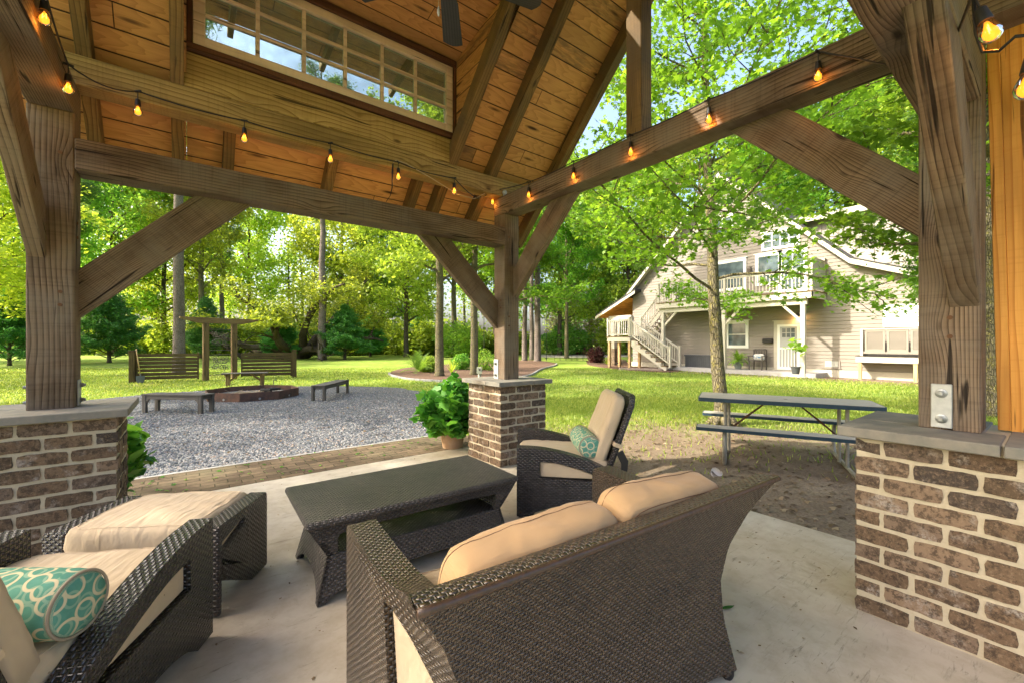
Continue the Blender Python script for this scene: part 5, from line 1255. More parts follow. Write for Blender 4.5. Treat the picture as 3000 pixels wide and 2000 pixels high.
# roof planes with overhang
def roofslab(name, ya, za, yb, zb, x0, x1, th, mat):
    m = MB(); m.prism([[(ya, za), (yb, zb), (yb, zb+th), (ya, za+th)]], x0, x1, 'yz'); return hb(m, name, mat)
XO = XH-0.45
for ya, za, yb, zb in ((PKY, PKZ, 16.3, PKZ-5.85), (5.15, 4.6, PKY, PKZ), (3.0, 3.75, 5.15, 4.6), (-6, 3.4, 3.0, 3.75)):
    roofslab('roof', ya, za+0.10, yb, zb+0.10, XO-0.02, XH+7.3, 0.05, M_SHING)
    roofslab('soffit', ya, za+0.02, yb, zb+0.02, XO+0.03, XH-0.02, 0.06, M_WHT)
    roofslab('rake_board', ya, za-0.12, yb, zb-0.12, XO, XO+0.028, 0.22, M_WHT)
# upper board and batten mass to the right
m = MB(); m.box(XH+1.2, XH+6.5, -6, 7.2, 3.0, 6.9); hb(m, 'upper_wall', M_SIDEU)
m = MB(); y = -5.8
while y < 7.1: m.box(XH+1.165, XH+1.199, y-0.03, y+0.03, 3.4, 6.88); y += 0.62
m.box(XH+1.16, XH+1.199, -6, 7.2, 4.55, 4.62) ; hb(m, 'battens', M_SIDEU)
roofslab('roof', -6.3, 6.95, 7.6, 6.95, XH+0.75, XH+7, 0.08, M_SHING); 
m = MB(); m.box(XH+0.72, XH+0.75, -6.3, 7.6, 6.78, 7.05); hb(m, 'fascia', M_WHT)
# left porch roof with brick column
m = MB(); zL = lambda y: 4.25-(y-15.5)*0.46
m.prism([[(15.3, 4.35), (18.3, 2.97), (18.3, 3.10), (15.3, 4.48)]], XH-0.6, XH+7, 'yz'); hb(m, 'porch_roof', M_SHING)
m = MB(); m.prism([[(15.3, 4.20), (18.35, 2.80), (18.35, 2.96), (15.3, 4.36)]], XH-0.64, XH-0.61, 'yz'); hb(m, 'porch_rake', M_WHT)
m = MB(); m.prism([[(15.9, 4.0), (18.2, 2.95), (18.2, 2.90), (15.9, 3.95)]], XH-0.55, XH+6, 'yz'); hb(m, 'porch_ceiling', M_HONEY)
m = MB(); m.box(XH-0.15, XH+0.15, 17.2, 17.5, 0.95, 2.85); m.box(XH-0.2, XH+0.2, 15.9, 17.6, 2.72, 2.98); hb(m, 'porch_post', M_WHT, bevel=0.01)
t_ = bricks(XH-0.25, XH+0.25, 17.1, 17.65, GZ, 13, 0.083); hb(t_, 'brick_column', M_BRICK)
m = MB(); m.box(XH-0.23, XH+0.23, 17.12, 17.63, GZ, GZ+1.08); hb(m, 'column_mortar', M_MORTAR)
# porch slab, posts, deck
XP = 20.19
m = MB(); m.box(XP-0.05, XH-0.005, 6.0, 13.2, GZ-0.05, 0.04); hb(m, 'porch_floor', M_CONC2, bevel=0.01)
def hpost(name, x, y, z0, z1, w=0.17, mat=M_WHT): m = MB(); m.box(x-w/2, x+w/2, y-w/2, y+w/2, z0, z1); return hb(m, name, mat, bevel=0.008)
for y in (6.45, 9.69, 12.92): hpost('porch_post', XP, y, GZ, 2.86)
m = MB(); m.box(XP-0.085, XP+0.085, 6.3, 13.1, 2.86, 3.10); hb(m, 'deck_beam', M_WHT, bevel=0.006)
for y, s in ((6.45, 1), (9.69, 1), (9.69, -1), (12.92, -1)):
    ya = y+s*0.085; m = MB(); m.prism([[(ya, 2.13), (ya, 2.27), (ya+s*0.58, 2.862), (ya+s*0.72, 2.862)]], XP-0.04, XP+0.04, 'yz'); hb(m, 'porch_brace', M_WHT)
m = MB(); m.box(XP-0.22, XP-0.18, 6.05, 13.2, 3.10, 3.36); m.box(XP-0.22, XH-0.02, 6.05, 6.09, 3.10, 3.36); hb(m, 'deck_fascia', M_WHT)
m = MB(); m.box(XP-0.25, XH-0.02, 6.0, 13.2, 3.362, 3.40); hb(m, 'deck_floor', M_ARCHW)
m = MB()
for y in np.arange(6.3, 13.1, 0.42): m.box(XP-0.17, XH-0.03, y-0.02, y+0.02, 3.13, 3.358)
hb(m, 'deck_joists', M_RAFT)
def railing(p0, p1, z0, z1, h=0.92, post0=True, post1=True, name='deck_railing'):
    p0 = Vector(p0); p1 = Vector(p1); L = (p1-p0).length; n = max(2, int(L/0.135)); m = MB()
    a = Vector((p0.x, p0.y, z0)); b = Vector((p1.x, p1.y, z1)); u = Vector((0, 0, 1))
    m.bar(a+u*0.10, b+u*0.10, 0.04, 0.06); m.bar(a+u*(h-0.05), b+u*(h-0.05), 0.04, 0.06); m.bar(a+u*(h), b+u*(h), 0.10, 0.03)
    for i in range(n+1): q = a.lerp(b, i/n); m.box(q.x-0.018, q.x+0.018, q.y-0.018, q.y+0.018, q.z+0.10, q.z+h-0.05)
    hb(m, name, M_RAIL)
    for ok, q in ((post0, a), (post1, b)):
        if ok: m = MB(); m.box(q.x-0.05, q.x+0.05, q.y-0.05, q.y+0.05, q.z-0.1, q.z+h+0.10); m.box(q.x-0.065, q.x+0.065, q.y-0.065, q.y+0.065, q.z+h+0.10, q.z+h+0.13); hb(m, 'newel_post', M_WHT)
XF = XP-0.15
railing((XF, 6.12), (XF, 9.6), 3.40, 3.40); railing((XF, 9.6), (XF, 13.1), 3.40, 3.40, post0=False)
railing((XF, 6.12), (XH-0.08, 6.12), 3.40, 3.40, h=1.35, post0=False)
# shutters screening the right end of the deck
m = MB(); m.box(XF+0.1, XH-0.1, 6.15, 6.17, 3.5, 4.75); hb(m, 'deck_screen', M_SIDE)
# stairs: down from an upper landing to the left end of the porch
yA, yB = 14.6, 11.75; zA, zB = 1.62, 0.10     # foot of this flight is nearer the door
xs0, xs1 = 19.55, 20.02; n = 8
ypt = [14.35-(14.35-11.9)*i/n for i in range(n+1)]
for x in (19.35, 20.25):
    m = MB(); pts = []
    top = []; 
    for i in range(n): top += [(ypt[i], zA-(zA-GZ)*(i)/n-0.02), (ypt[i+1], zA-(zA-GZ)*(i)/n-0.02)] if False else []
    saw = []
    for i in range(n):
        zz = zA-(zA-GZ)*(i+1)/n; saw += [(ypt[i], zz), (ypt[i+1], zz)]
    bot = [(ypt[-1], GZ), (ypt[-1]+0.35, GZ), (ypt[0], zA-0.52)]
    m.prism([[(ypt[0], zA-0.02)]+saw+bot], x-0.02, x+0.02, 'yz'); hb(m, 'stair_stringer', M_WHT)
m = MB()
for i in range(n): zz = zA-(zA-GZ)*(i+1)/n; m.box(19.37, 20.23, ypt[i+1]-0.02, ypt[i]+0.0, zz, zz+0.035)
hb(m, 'stair_treads', M_ARCHW)
for x in (19.35, 20.25): railing((x, 14.35), (x, 12.0), zA, 0.10, h=0.90)
m = MB(); m.box(19.25, 20.35, 14.35, 15.95, zA-0.26, zA-0.01); hb(m, 'landing_frame', M_WHT); m = MB(); m.box(19.22, 20.38, 14.35, 16.0, zA-0.008, zA+0.03); hb(m, 'landing_floor', M_ARCHW)
railing((19.30, 14.42), (19.30, 15.92), zA+0.03, zA+0.03); railing((19.30, 15.92), (20.3, 15.92), zA+0.03, zA+0.03, post0=False)
for y in (14.45, 15.85):
    for x in (19.35, 20.25): hpost('landing_post', x, y, GZ, zA-0.26, 0.14, M_POSTW)
# upper flight from the landing towards the deck, rising to the right behind
m = MB(); m.prism([[(14.5, zA+0.1), (14.5, zA-0.15), (12.9, 3.1), (12.9, 3.38)]], 20.42, 20.46, 'yz'); m.prism([[(14.5, zA+0.1), (14.5, zA-0.15), (12.9, 3.1), (12.9, 3.38)]], 21.3, 21.34, 'yz'); hb(m, 'upper_stringer', M_WHT)
railing((20.44, 14.5), (20.44, 12.95), zA+0.1, 3.40); railing((21.34, 14.5), (21.34, 12.95), zA+0.1, 3.40)
m = MB()
for i in range(9): m.box(20.46, 21.3, 12.9+i*0.18, 12.9+i*0.18+0.22, 3.34-i*0.19, 3.37-i*0.19)
hb(m, 'stair_treads', M_ARCHW)
# openings
def opening(name, y0, y1, z0, z1, tr=0.11, glass=True, gx_=1, gz_=1, head=True, mat=M_WHITE, blinds=False):
    m = MB(); x0 = XH-0.055
    m.box(x0, XH-0.02, y0-tr, y0, z0-tr, z1+tr); m.box(x0, XH-0.02, y1, y1+tr, z0-tr, z1+tr); m.box(x0, XH-0.02, y0, y1, z1, z1+tr); m.box(x0, XH-0.02, y0, y1, z0-tr, z0)
    if head: m.box(x0-0.03, XH-0.02, y0-tr-0.05, y1+tr+0.05, z1+tr+0.001, z1+tr+0.035)
    w = hb(m, name, mat)
    m = MB(); m.box(XH-0.032, XH-0.024, y0, y1, z0, z1); hb(m, 'pane', M_DGLASS, parent=house).parent = w; w.children[0].matrix_parent_inverse = Matrix.Identity(4)
    m = MB(); f = 0.035
    for i in range(gx_+1): yy = y0+(y1-y0)*i/gx_; m.box(XH-0.045, XH-0.033, yy-f/2, yy+f/2, z0, z1)
    for i in range(gz_+1): zz = z0+(z1-z0)*i/gz_; m.box(XH-0.046, XH-0.0335, y0, y1, zz-f/2, zz+f/2)
    g_ = hb(m, 'sash', mat); g_.parent = w
    if blinds:
        m = MB()
        for i in range(14): zz = z0+(z1-z0)*(i+0.5)/14; m.box(XH-0.0325, XH-0.0322, y0, y1, zz-0.008, zz+0.008)
        b_ = hb(m, 'blind', M_WHITE); b_.parent = w
    return w
dr_ = opening('entry_door', 6.98, 7.92, 0.06, 2.13, 0.14, mat=M_WHT)
m = MB(); m.box(XH-0.075, XH-0.048, 7.0, 7.90, 0.08, 2.11); d_ = hb(m, 'door_leaf', M_DOORP)
m = MB(); x0 = XH-0.10
for a, b, c, d in ((7.0, 7.10, 0.08, 2.11), (7.80, 7.90, 0.08, 2.11), (7.10, 7.80, 2.01, 2.11), (7.10, 7.80, 0.08, 0.20), (7.10, 7.80, 1.00, 1.08)): m.box(x0, x0+0.024, a, b, c, d)
for y in np.linspace(7.2, 7.7, 5): m.box(x0+0.002, x0+0.022, y-0.02, y+0.02, 0.20, 1.00)
hb(m, 'screen_door', M_WHITE)
m = MB()
m.box(XH-0.080, XH-0.076, 7.18, 7.72, 1.52, 1.95); hb(m, 'door_window', M_DGLASS)
m = MB()
for i in range(4): yy = 7.18+0.54*i/3; m.box(XH-0.086, XH-0.081, yy-0.015, yy+0.015, 1.50, 1.97)
for i in range(3): zz = 1.52+0.43*i/2; m.box(XH-0.0865, XH-0.0815, 7.18, 7.72, zz-0.015, zz+0.015)
hb(m, 'door_muntins', M_DOORP)
opening('window', 9.30, 10.15, 1.15, 2.25, 0.12, gz_=2)
opening('window', 1.0, 4.05, 2.02, 2.55, 0.14, gx_=4, gz_=2, blinds=True)
opening('upper_window', 6.85, 7.75, 3.60, 5.35, 0.12, gz_=3, gx_=2); opening('upper_window', 7.85, 8.75, 4.1, 5.35, 0.12, gz_=1)
opening('upper_window', 9.4, 10.9, 4.0, 5.3, 0.12, gx_=1); opening('upper_window', 7.1, 8.5, 5.7, 6.35, 0.10, gx_=4, gz_=2); opening('gable_window', 10.0, 10.9, 6.7, 7.6, 0.1, gx_=2, gz_=2)
for y in (6.62, 9.1):
    m = MB(); m.box(XH-0.08, XH-0.02, y-0.05, y+0.05, 4.75, 4.95); m.lathe([(0.05, 4.55), (0.10, 4.80), (0.10, 4.83), (0.02, 4.92)], 6, (XH-0.14, y, 0)); hb(m, 'wall_lantern', M_IRON)
m = MB(); m.lathe([(0.15, 2.42), (0.05, 2.55), (0.04, 2.62)], 14, (XH-0.20, 7.05, 0)); m.box(XH-0.2, XH-0.02, 7.03, 7.07, 2.58, 2.62); wl = hb(m, 'wall_lamp', M_IRON)
m = MB(); m.lathe([(0.045, 2.43), (0.045, 2.45)], 10, (XH-0.20, 7.05, 0)); hb(m, 'lamp_bulb', M_FIL)
l = bpy.data.lights.new('porch_glow', 'POINT'); l.energy = 6; l.color = (1, 0.55, 0.2); l.shadow_soft_size = 0.05; lo = bpy.data.objects.new('porch_glow', l); COL.objects.link(lo); lo.location = (XH-0.20, 7.05, 2.36)
m = MB(); m.prism([[(XH-0.16, 1.28), (XH-0.03, 1.28), (XH-0.03, 1.48), (XH-0.10, 1.50), (XH-0.17, 1.45)]], 8.10, 8.52, 'xz'); hb(m, 'mailbox', M_BLACK, bevel=0.01)
m = MB(); m.box(XH-0.045, XH-0.02, 5.55, 6.15, 0.24, 0.56); m.box(XH-0.05, XH-0.02, 5.55-0.04, 6.19, 0.20, 0.24); v_ = hb(m, 'crawl_vent', M_SIDE); m = MB(); m.box(XH-0.052, XH-0.046, 5.62, 6.08, 0.28, 0.52); hb(m, 'vent_screen', M_STEEL)
# louvred screen on a raised platform in front of the wall
lp = thing('louvred_cabinet', 'raised platform with beige louvred panels under the long window', 'cabinet', D(2520, 16.6)); lo_ = Vector(lp.location)
def lb_(m, name, mat, **k): return m.build(name, mat, lp, **k)
for y in (-0.0,): pass
for x, y in ((0, 0), (1.25, 0.0), (0, -3.2), (1.25, -3.2), (0, -1.6)):
    timber('leg', (x, y, 0), (x, y, 0.70), 0.11, 0.11, M_POSTW, lp, zhint=(1,0,0))
m = MB(); m.box(-0.09, -0.05, -3.4, 0.12, 0.68, 0.90); m.box(-0.05, 1.35, 0.08, 0.12, 0.68, 0.90); lb_(m, 'platform_rim', M_WHT)
m = MB(); m.box(-0.10, 1.4, -3.4, 0.14, 0.902, 0.925); lb_(m, 'platform_deck', M_GREYW)
m = MB(); m.box(0.02, 0.06, -3.4, 0.0, 1.02, 1.10); lb_(m, 'bottom_rail', M_SIDE); m = MB(); m.box(0.0, 0.03, -3.3, -0.2, 0.95, 1.0); lb_(m, 'condenser_grille', M_BLACK)
m = MB(); m.box(0.0, 1.2, -0.08, -0.0, 0.93, 1.98); m.box(0.0, 0.03, -3.4, -0.08, 1.94, 1.98); lb_(m, 'end_board', M_WHT)
for k in range(5):
    y1 = -0.14-k*0.66; y0 = y1-0.60
    m = MB(); x = 0.03
    m.box(x, x+0.04, y0, y0+0.06, 1.10, 1.93); m.box(x, x+0.04, y1-0.06, y1, 1.10, 1.93); m.box(x, x+0.04, y0+0.06, y1-0.06, 1.10, 1.18); m.box(x, x+0.04, y0+0.06, y1-0.06, 1.85, 1.93)
    z = 1.19
    while z < 1.84:
        m.add([(x+0.005, y0+0.06, z), (x+0.005, y1-0.06, z), (x+0.035, y1-0.06, z+0.035), (x+0.035, y0+0.06, z+0.035)], [(0,1,2,3)]); m.box(x+0.004, x+0.012, y0+0.06, y1-0.06, z-0.006, z+0.006); z += 0.042
    lb_(m, 'louvre_panel', M_SIDE, fix=False)
# things on the porch
pc_ = thing('porch_chair', 'dark slatted wooden armchair beside the entry door', 'chair', (XH-0.55, 8.55, 0.04))
for x in (-0.25, 0.25):
    for y in (-0.27, 0.27): timber('leg', (x, y, 0), (x, y, 0.42 if x < 0 else 0.95), 0.05, 0.05, M_GREYW, pc_, zhint=(1,0,0))
m = MB()
for i in range(6): m.box(-0.27+i*0.09, -0.20+i*0.09, -0.28, 0.28, 0.42, 0.44)
m.build('seat', M_GREYW, pc_); m = MB()
for i in range(7): m.box(0.23, 0.25, -0.22+i*0.07, -0.18+i*0.07, 0.50, 0.92)
m.box(0.22, 0.27, -0.24, 0.24, 0.88, 0.97); m.build('backrest', M_GREYW, pc_)
for y in (-0.29, 0.29): timber('armrest', (-0.30, y, 0.64), (0.25, y, 0.64), 0.06, 0.03, M_GREYW, pc_); timber('arm_post', (-0.27, y, 0.42), (-0.27, y, 0.63), 0.045, 0.045, M_GREYW, pc_, zhint=(1,0,0))
tP = NT('blue_print_fabric'); nP = tP.noise(tP.coord('Object'), 9, 3, 0.6); M_BP = tP.done(tP.bsdf(tP.mix(tP.rampf(nP, 0.5, 0.6), (0.70,0.68,0.62), (0.10,0.22,0.38)), 0.9))
o_ = cushion('throw_pillow', 0.46, 0.28, 0.14, M_BP, None, Matrix.Translation((XH-0.42, 8.55, 0.63)) @ Matrix.Rotation(math.radians(90), 4, 'Z') @ Matrix.Rotation(math.radians(75), 4, 'X'), 0.5, 0.004, pinch=0.06, seams=False); tag(o_, 'white pillow with blue flowers on the dark porch chair', 'pillow')
db = thing('deck_box', 'long dark ribbed storage box against the house wall', 'storage box', (XH-0.42, 11.35, 0.04)); M_DB = simple('grey_plastic', (0.075,0.078,0.085), 0.35, 0, 5, 0.3)
m = MB(); m.box(-0.3, 0.3, -0.72, 0.72, 0.0, 0.56)
for i in range(14): y = -0.66+i*0.10; m.box(-0.315, -0.301, y-0.03, y+0.03, 0.04, 0.52)
m.build('body', M_DB, db, bevel=0.006); m = MB(); m.box(-0.34, 0.32, -0.76, 0.76, 0.562, 0.64); m.build('lid', M_DB, db, bevel=0.012)
# painted pot
pp_ = thing('painted_pot', 'round white pot painted with blue and red flowers at the porch corner', 'pot', G(2437, 1101))
tT = NT('talavera_glaze'); co = tT.coord('Object'); s_ = tT.n('SeparateXYZ', {0: co}).outputs; ang = tT.math('ARCTAN2', s_[1], s_[0]); pv = tT.n('CombineXYZ', {0: tT.math('MULTIPLY', ang, 2.2), 1: tT.math('MULTIPLY', s_[2], 7)}).outputs[0]
v1 = tT.n('TexVoronoi', {'Vector': pv, 'Scale': 1.6}, feature='F1'); v2 = tT.n('TexVoronoi', {'Vector': pv, 'Scale': 4.0}, feature='F1')
cT = tT.mix(tT.math('SUBTRACT', 1.0, tT.rampf(v2.outputs[0], 0.3, 0.36)), (0.72,0.70,0.63), (0.03,0.07,0.35)); cT = tT.mix(tT.math('SUBTRACT', 1.0, tT.rampf(v1.outputs[0], 0.24, 0.27)), cT, (0.55,0.12,0.03)); cT = tT.mix(tT.math('SUBTRACT', 1.0, tT.rampf(v1.outputs[0], 0.09, 0.11)), cT, (0.65,0.45,0.05))
cT = tT.mix(tT.rampf(s_[2], 0.42, 0.43), cT, (0.06,0.09,0.16)); M_TAL = tT.done(tT.bsdf(cT, 0.2, None, spec=0.6))
m = MB(); m.lathe([(0.14, 0.0), (0.20, 0.03), (0.31, 0.16), (0.345, 0.28), (0.31, 0.38), (0.26, 0.42), (0.31, 0.45), (0.33, 0.47), (0.29, 0.475), (0.25, 0.43)], 32); m.build('pot_body', M_TAL, pp_, smooth='auto')
def pot(name, label, p, r0, r1, h, mat, rim=0.02):
    t = thing(name, label, 'potted plant', p); m = MB(); m.lathe([(r0, 0.0), (r1, h-rim*1.6), (r1+rim, h-rim*1.5), (r1+rim, h), (r1-0.01, h), (r1-0.02, h-0.03)], 28); m.build('pot', mat, t, smooth='auto')
    m = MB(); m.lathe([(0.001, h-0.035), (r1-0.015, h-0.03)], 24); m.build('soil', M_SOIL, t); return t
# ------------------------------------------------------------------ vegetation
def np_mesh(name, verts, nper, mat, parent=None, rnd=None, smooth=False):
    """verts (N*nper,3): N separate polygons of nper corners"""
    n = len(verts)//nper; me = bpy.data.meshes.new(name)
    me.vertices.add(n*nper); me.vertices.foreach_set('co', np.ascontiguousarray(verts, dtype=np.float32).ravel())
    me.loops.add(n*nper); me.loops.foreach_set('vertex_index', np.arange(n*nper, dtype=np.int32))
    me.polygons.add(n); me.polygons.foreach_set('loop_start', (np.arange(n)*nper).astype(np.int32))
    me.update(calc_edges=True)
    at = me.attributes.new('rnd', 'FLOAT', 'FACE'); at.data.foreach_set('value', (rng.random(n) if rnd is None else rnd).astype(np.float32))
    me.materials.append(mat); o = bpy.data.objects.new(name, me); COL.objects.link(o)
    if parent: o.parent = parent
    return o
QUAD = np.array([(-0.5,0,0),(0,-0.30,0.03),(0.5,0,-0.03),(0,0.30,0.03)])
def starleaf():
    pts = []
    for k in range(5):
        a = math.radians(-110+55*k)+math.radians(90); r = (0.42, 0.53, 0.60, 0.53, 0.42)[k]
        pts.append((r*math.cos(a), r*math.sin(a)+0.05, -0.10*r)); 
        if k < 4:
            b = a+math.radians(27.5); pts.append((0.22*math.cos(b), 0.22*math.sin(b)+0.05, 0.02))
    pts.append((0.0, -0.22, 0.03)); return np.array(pts)
STAR = starleaf()
IVY = np.array([(0,-0.35,0),(0.32,-0.42,-0.05),(0.50,-0.05,-0.08),(0.27,0.10,0),(0.0,0.55,-0.10),(-0.27,0.10,0),(-0.50,-0.05,-0.08),(-0.32,-0.42,-0.05)])
def leaves(centres, size, shape=QUAD, flat=0.5, droop=0.0, sj=0.35):
    """one leaf polygon at every centre with a random turn; flat: 1 = lies level, 0 = any direction"""
    n = len(centres); az = rng.random(n)*2*PI; til = rng.normal(0, 1, (n, 3)); nz = np.stack([til[:, 0]*(1-flat), til[:, 1]*(1-flat), np.abs(til[:, 2])*(1-flat)+flat], 1); nz /= np.linalg.norm(nz, axis=1, keepdims=True)+1e-9
    xd = np.stack([np.cos(az), np.sin(az), rng.normal(-droop, 0.3, n)], 1); xd -= nz*(xd*nz).sum(1, keepdims=True); xd /= np.linalg.norm(xd, axis=1, keepdims=True)+1e-9
    yd = np.cross(nz, xd); s = size*(1+rng.normal(0, sj, n).clip(-0.6, 0.8)); k = len(shape)
    P = (shape[None, :, 0, None]*xd[:, None, :]+shape[None, :, 1, None]*yd[:, None, :]+shape[None, :, 2, None]*nz[:, None, :])*s[:, None, None]+centres[:, None, :]
    return P.reshape(-1, 3)
def limb(p0, d, L, r0, r1, n=7, up=0.15, wob=0.12, sag=0.0):
    pts = [Vector(p0)]; d = Vector(d).normalized(); rr = [r0]
    for i in range(n):
        d = (d+Vector((random.gauss(0, wob), random.gauss(0, wob), random.gauss(0, wob)+up/n-sag*(i/n)))).normalized()
        pts.append(pts[-1]+d*L/n); rr.append(r0+(r1-r0)*(i+1)/n)
    return pts, rr
def at_(pts, f):
    i = f*(len(pts)-1); k = min(int(i), len(pts)-2); return pts[k].lerp(pts[k+1], i-k), (pts[k+1]-pts[k]).normalized()
def scatter(pts, n, spread, f0=0.2):
    P = np.array([tuple(p) for p in pts]); t = f0+(1-f0)*rng.random(n)**0.8; i = t*(len(P)-1); k = np.minimum(i.astype(int), len(P)-2); f = (i-k)[:, None]
    return P[k]*(1-f)+P[k+1]*f+rng.normal(0, spread, (n, 3))*np.array([1, 1, 0.7])
def make_tree(name, H, r, h0, R, leafmat, barkm, nleaf, lsize, nb=16, sub=5, lean=(0,0), spath=None, shape='round', leafshape=QUAD, rise=0.45, spread=0.28, flat=0.35, sag=0.05, wob=0.12, flare=1.6, sublen=0.42, top=1.0, brk=0.34, zmin=-9):
    t = bpy.data.objects.new(name, None); COL.objects.link(t); t.empty_display_size = 0.2
    m = MB()
    if spath: tp = [Vector(p) for p in spath]
    else:
        tp = [Vector((0, 0, -0.1))]; n = 9
        for i in range(1, n+1): tp.append(Vector((lean[0]*i/n+random.gauss(0, .02)*H*0.12*min(1, i/3), lean[1]*i/n+random.gauss(0, .02)*H*0.12*min(1, i/3), H*top*i/n)))
    k = len(tp); rr = [r*(1-0.80*(i/(k-1))**1.1) for i in range(k)]; rr[0] = r*flare
    # short flare at the foot
    tp.insert(1, tp[0].lerp(tp[1], 0.5/max(0.5, (tp[1]-tp[0]).length)*0.5)); rr.insert(1, r*1.08)
    m.tube(tp, rr, 12)
    cent = []
    for b in range(nb):
        f = (b+random.random()*0.8)/nb; z = h0+(H*0.97-h0)*f; zs = [q_.z for q_ in tp]; ki = max(0, min(len(tp)-2, sum(1 for q_ in zs if q_ < z)-1)); p = tp[ki].lerp(tp[ki+1], max(0, min(1, (z-zs[ki])/max(1e-6, zs[ki+1]-zs[ki]))))
        if shape == 'round': LL = R*math.sin(PI*min(1, 0.18+0.80*f))**0.7*random.uniform(.75, 1.15)
        elif shape == 'cone': LL = R*(1-f)**0.8*random.uniform(.85, 1.1)+0.1
        elif shape == 'umbrella': LL = R*(0.5+0.5*math.sin(PI*f))*random.uniform(.6, 1.1)
        else: LL = R*(1.0-0.65*f)*random.uniform(.75, 1.15)
        az = b*2.399+random.random()*0.7; d = Vector((math.cos(az), math.sin(az), rise+0.35*f+random.gauss(0, .12)))
        rb = max(0.008, r*brk*(1-0.6*f))
        pts, rs = limb(p, d, LL, rb, rb*0.22, 8, 0.15, wob, sag); m.tube(pts, rs, 6, cap=False); 
        cent.append((pts, LL*0.5, 0.45))
        for s in range(sub):
            q, dd = at_(pts, 0.25+0.70*(s+random.random()*0.6)/sub); side = dd.cross(Vector((0, 0, 1))).normalized()*(1 if s % 2 else -1)
            d2 = (dd*0.6+side*random.uniform(.5, 1)+Vector((0, 0, random.gauss(.1, .3)))).normalized(); l2 = LL*sublen*random.uniform(.6, 1.1)
            p2, r2 = limb(q, d2, l2, rb*0.42, rb*0.10, 5, 0.1, wob*1.2, sag*1.5); m.tube(p2, r2, 4, cap=False); cent.append((p2, l2, 0.15))
    tot = sum(c[1] for c in cent); C = np.concatenate([scatter(p, max(3, int(nleaf*l/tot)), spread, f0) for p, l, f0 in cent])
    C = C[C[:, 2] > zmin+0.25*np.sin(C[:, 0]*3)] if zmin > 0 else C
    trunk = m.build('trunk', barkm, t, smooth=True, fix=False, uv=False)
    np_mesh('crown', leaves(C, lsize, leafshape, flat), len(leafshape), leafmat, t)
    return t
def place(proto, p, rz=0.0, s=1.0, label=None, cat='tree', group=None, first=[set()]):
    o = proto if proto.name not in first[0] else copy_tree(proto)
    if o is proto: first[0].add(proto.name)
    o.location = p; o.rotation_euler = (0, 0, rz); o.scale = (s, s, s) if isinstance(s, (int, float)) else s; tag(o, label, cat, group); return o
# hero sweetgum behind the picnic table
ZT = 7.3; bp = D(2119, ZT, GZ)
def tpx(px, py): q = D(px, ZT, 0); return V(q.x-bp.x, q.y-bp.y, HC-(py-1005)/F*ZT-GZ)
random.seed(21)
spath = [V(0,0,-0.1), tpx(2113,1180), tpx(2103,1080), tpx(2097,960), tpx(2090,850), tpx(2086,690), tpx(2077,540), tpx(2070,420), tpx(2068,250), tpx(2064,60), tpx(2060,-200), tpx(2062,-520)]
hero = make_tree('sweetgum_tree', spath[-1].z, 0.122, 2.15, 3.5, L_GUM, B_GUM, 36000, 0.088, nb=46, sub=9, spath=spath, shape='droop', leafshape=STAR, brk=0.22, rise=0.26, spread=0.13, flat=0.35, zmin=1.95, sag=0.07, wob=0.10, flare=1.5, sublen=0.40)
place(hero, bp, 0, 1, 'tall young star leaved tree with slender grey trunk standing behind the picnic table', 'tree')
ma = MB()
for k in range(7):
    a = k*0.9+0.2; ma.tube([(0.05*math.cos(a), 0.05*math.sin(a), 0.22), (0.17*math.cos(a), 0.17*math.sin(a), 0.07), (0.34*math.cos(a+.2), 0.34*math.sin(a+.2), -0.03)], [0.085, 0.06, 0.02], 7)
ma.build('roots', B_GUM, hero, smooth=True, fix=False, uv=False)
# second sweetgum kind, further back (fills the sky to the right)
random.seed(4)
gum2 = make_tree('sweetgum_tree', 13, 0.20, 3.6, 4.2, L_GUM, B_GUM, 26000, 0.17, nb=34, sub=6, shape='droop', leafshape=STAR, rise=0.35, spread=0.20, flat=0.5, sag=0.08)
place(gum2, D(2905, 8.2), 0.6, 0.95, 'star leaved tree with ridged trunk seen just right of the near right post')
place(gum2, D(1500, 30), 2.2, 1.1, 'slim tree standing beyond the centre post, left of the triple trunks')
place(gum2, D(2250, 31), 1.1, 1.25, 'tall star leaved tree rising behind the house ridge')
place(gum2, D(1660, 40), 5.0, (1.0, 1.0, 1.4), 'star leaved tree rising beyond the low hoop fence')
# spring green broad trees
random.seed(11)
sprA = make_tree('spring_tree', 18, 0.24, 4.2, 4.6, L_YEL, B_GUM, 24000, 0.20, nb=30, sub=6, shape='round', spread=0.30, flat=0.3, rise=0.5)
random.seed(12)
sprB = make_tree('spring_tree', 15, 0.22, 2.5, 5.2, L_YEL, B_OAK, 26000, 0.24, nb=30, sub=6, shape='round', spread=0.42, flat=0.3, rise=0.35)
random.seed(13)
grnA = make_tree('broadleaf_tree', 15, 0.26, 2.2, 5.4, L_GRN, B_OAK, 26000, 0.24, nb=30, sub=6, shape='round', spread=0.42, flat=0.3, rise=0.4)
random.seed(14)
pineA = make_tree('pine_tree', 24, 0.33, 11.5, 3.8, L_PINE, B_PINE, 26000, 0.30, nb=26, sub=5, shape='umbrella', spread=0.28, flat=0.1, rise=0.25, leafshape=np.array([(-0.5,0,0),(0,-0.07,0.02),(0.5,0,0),(0,0.07,0.02)]), flare=1.5, sag=0.03, wob=0.16)
random.seed(15)
cedA = make_tree('cedar_tree', 5.6, 0.12, 0.15, 2.5, L_CED, B_OAK, 30000, 0.17, nb=60, sub=5, shape='cone', spread=0.13, flat=0.2, rise=0.55, leafshape=np.array([(-0.5,0,0),(0,-0.16,0.02),(0.5,0,0.04),(0,0.16,0.02)]), sublen=0.45)
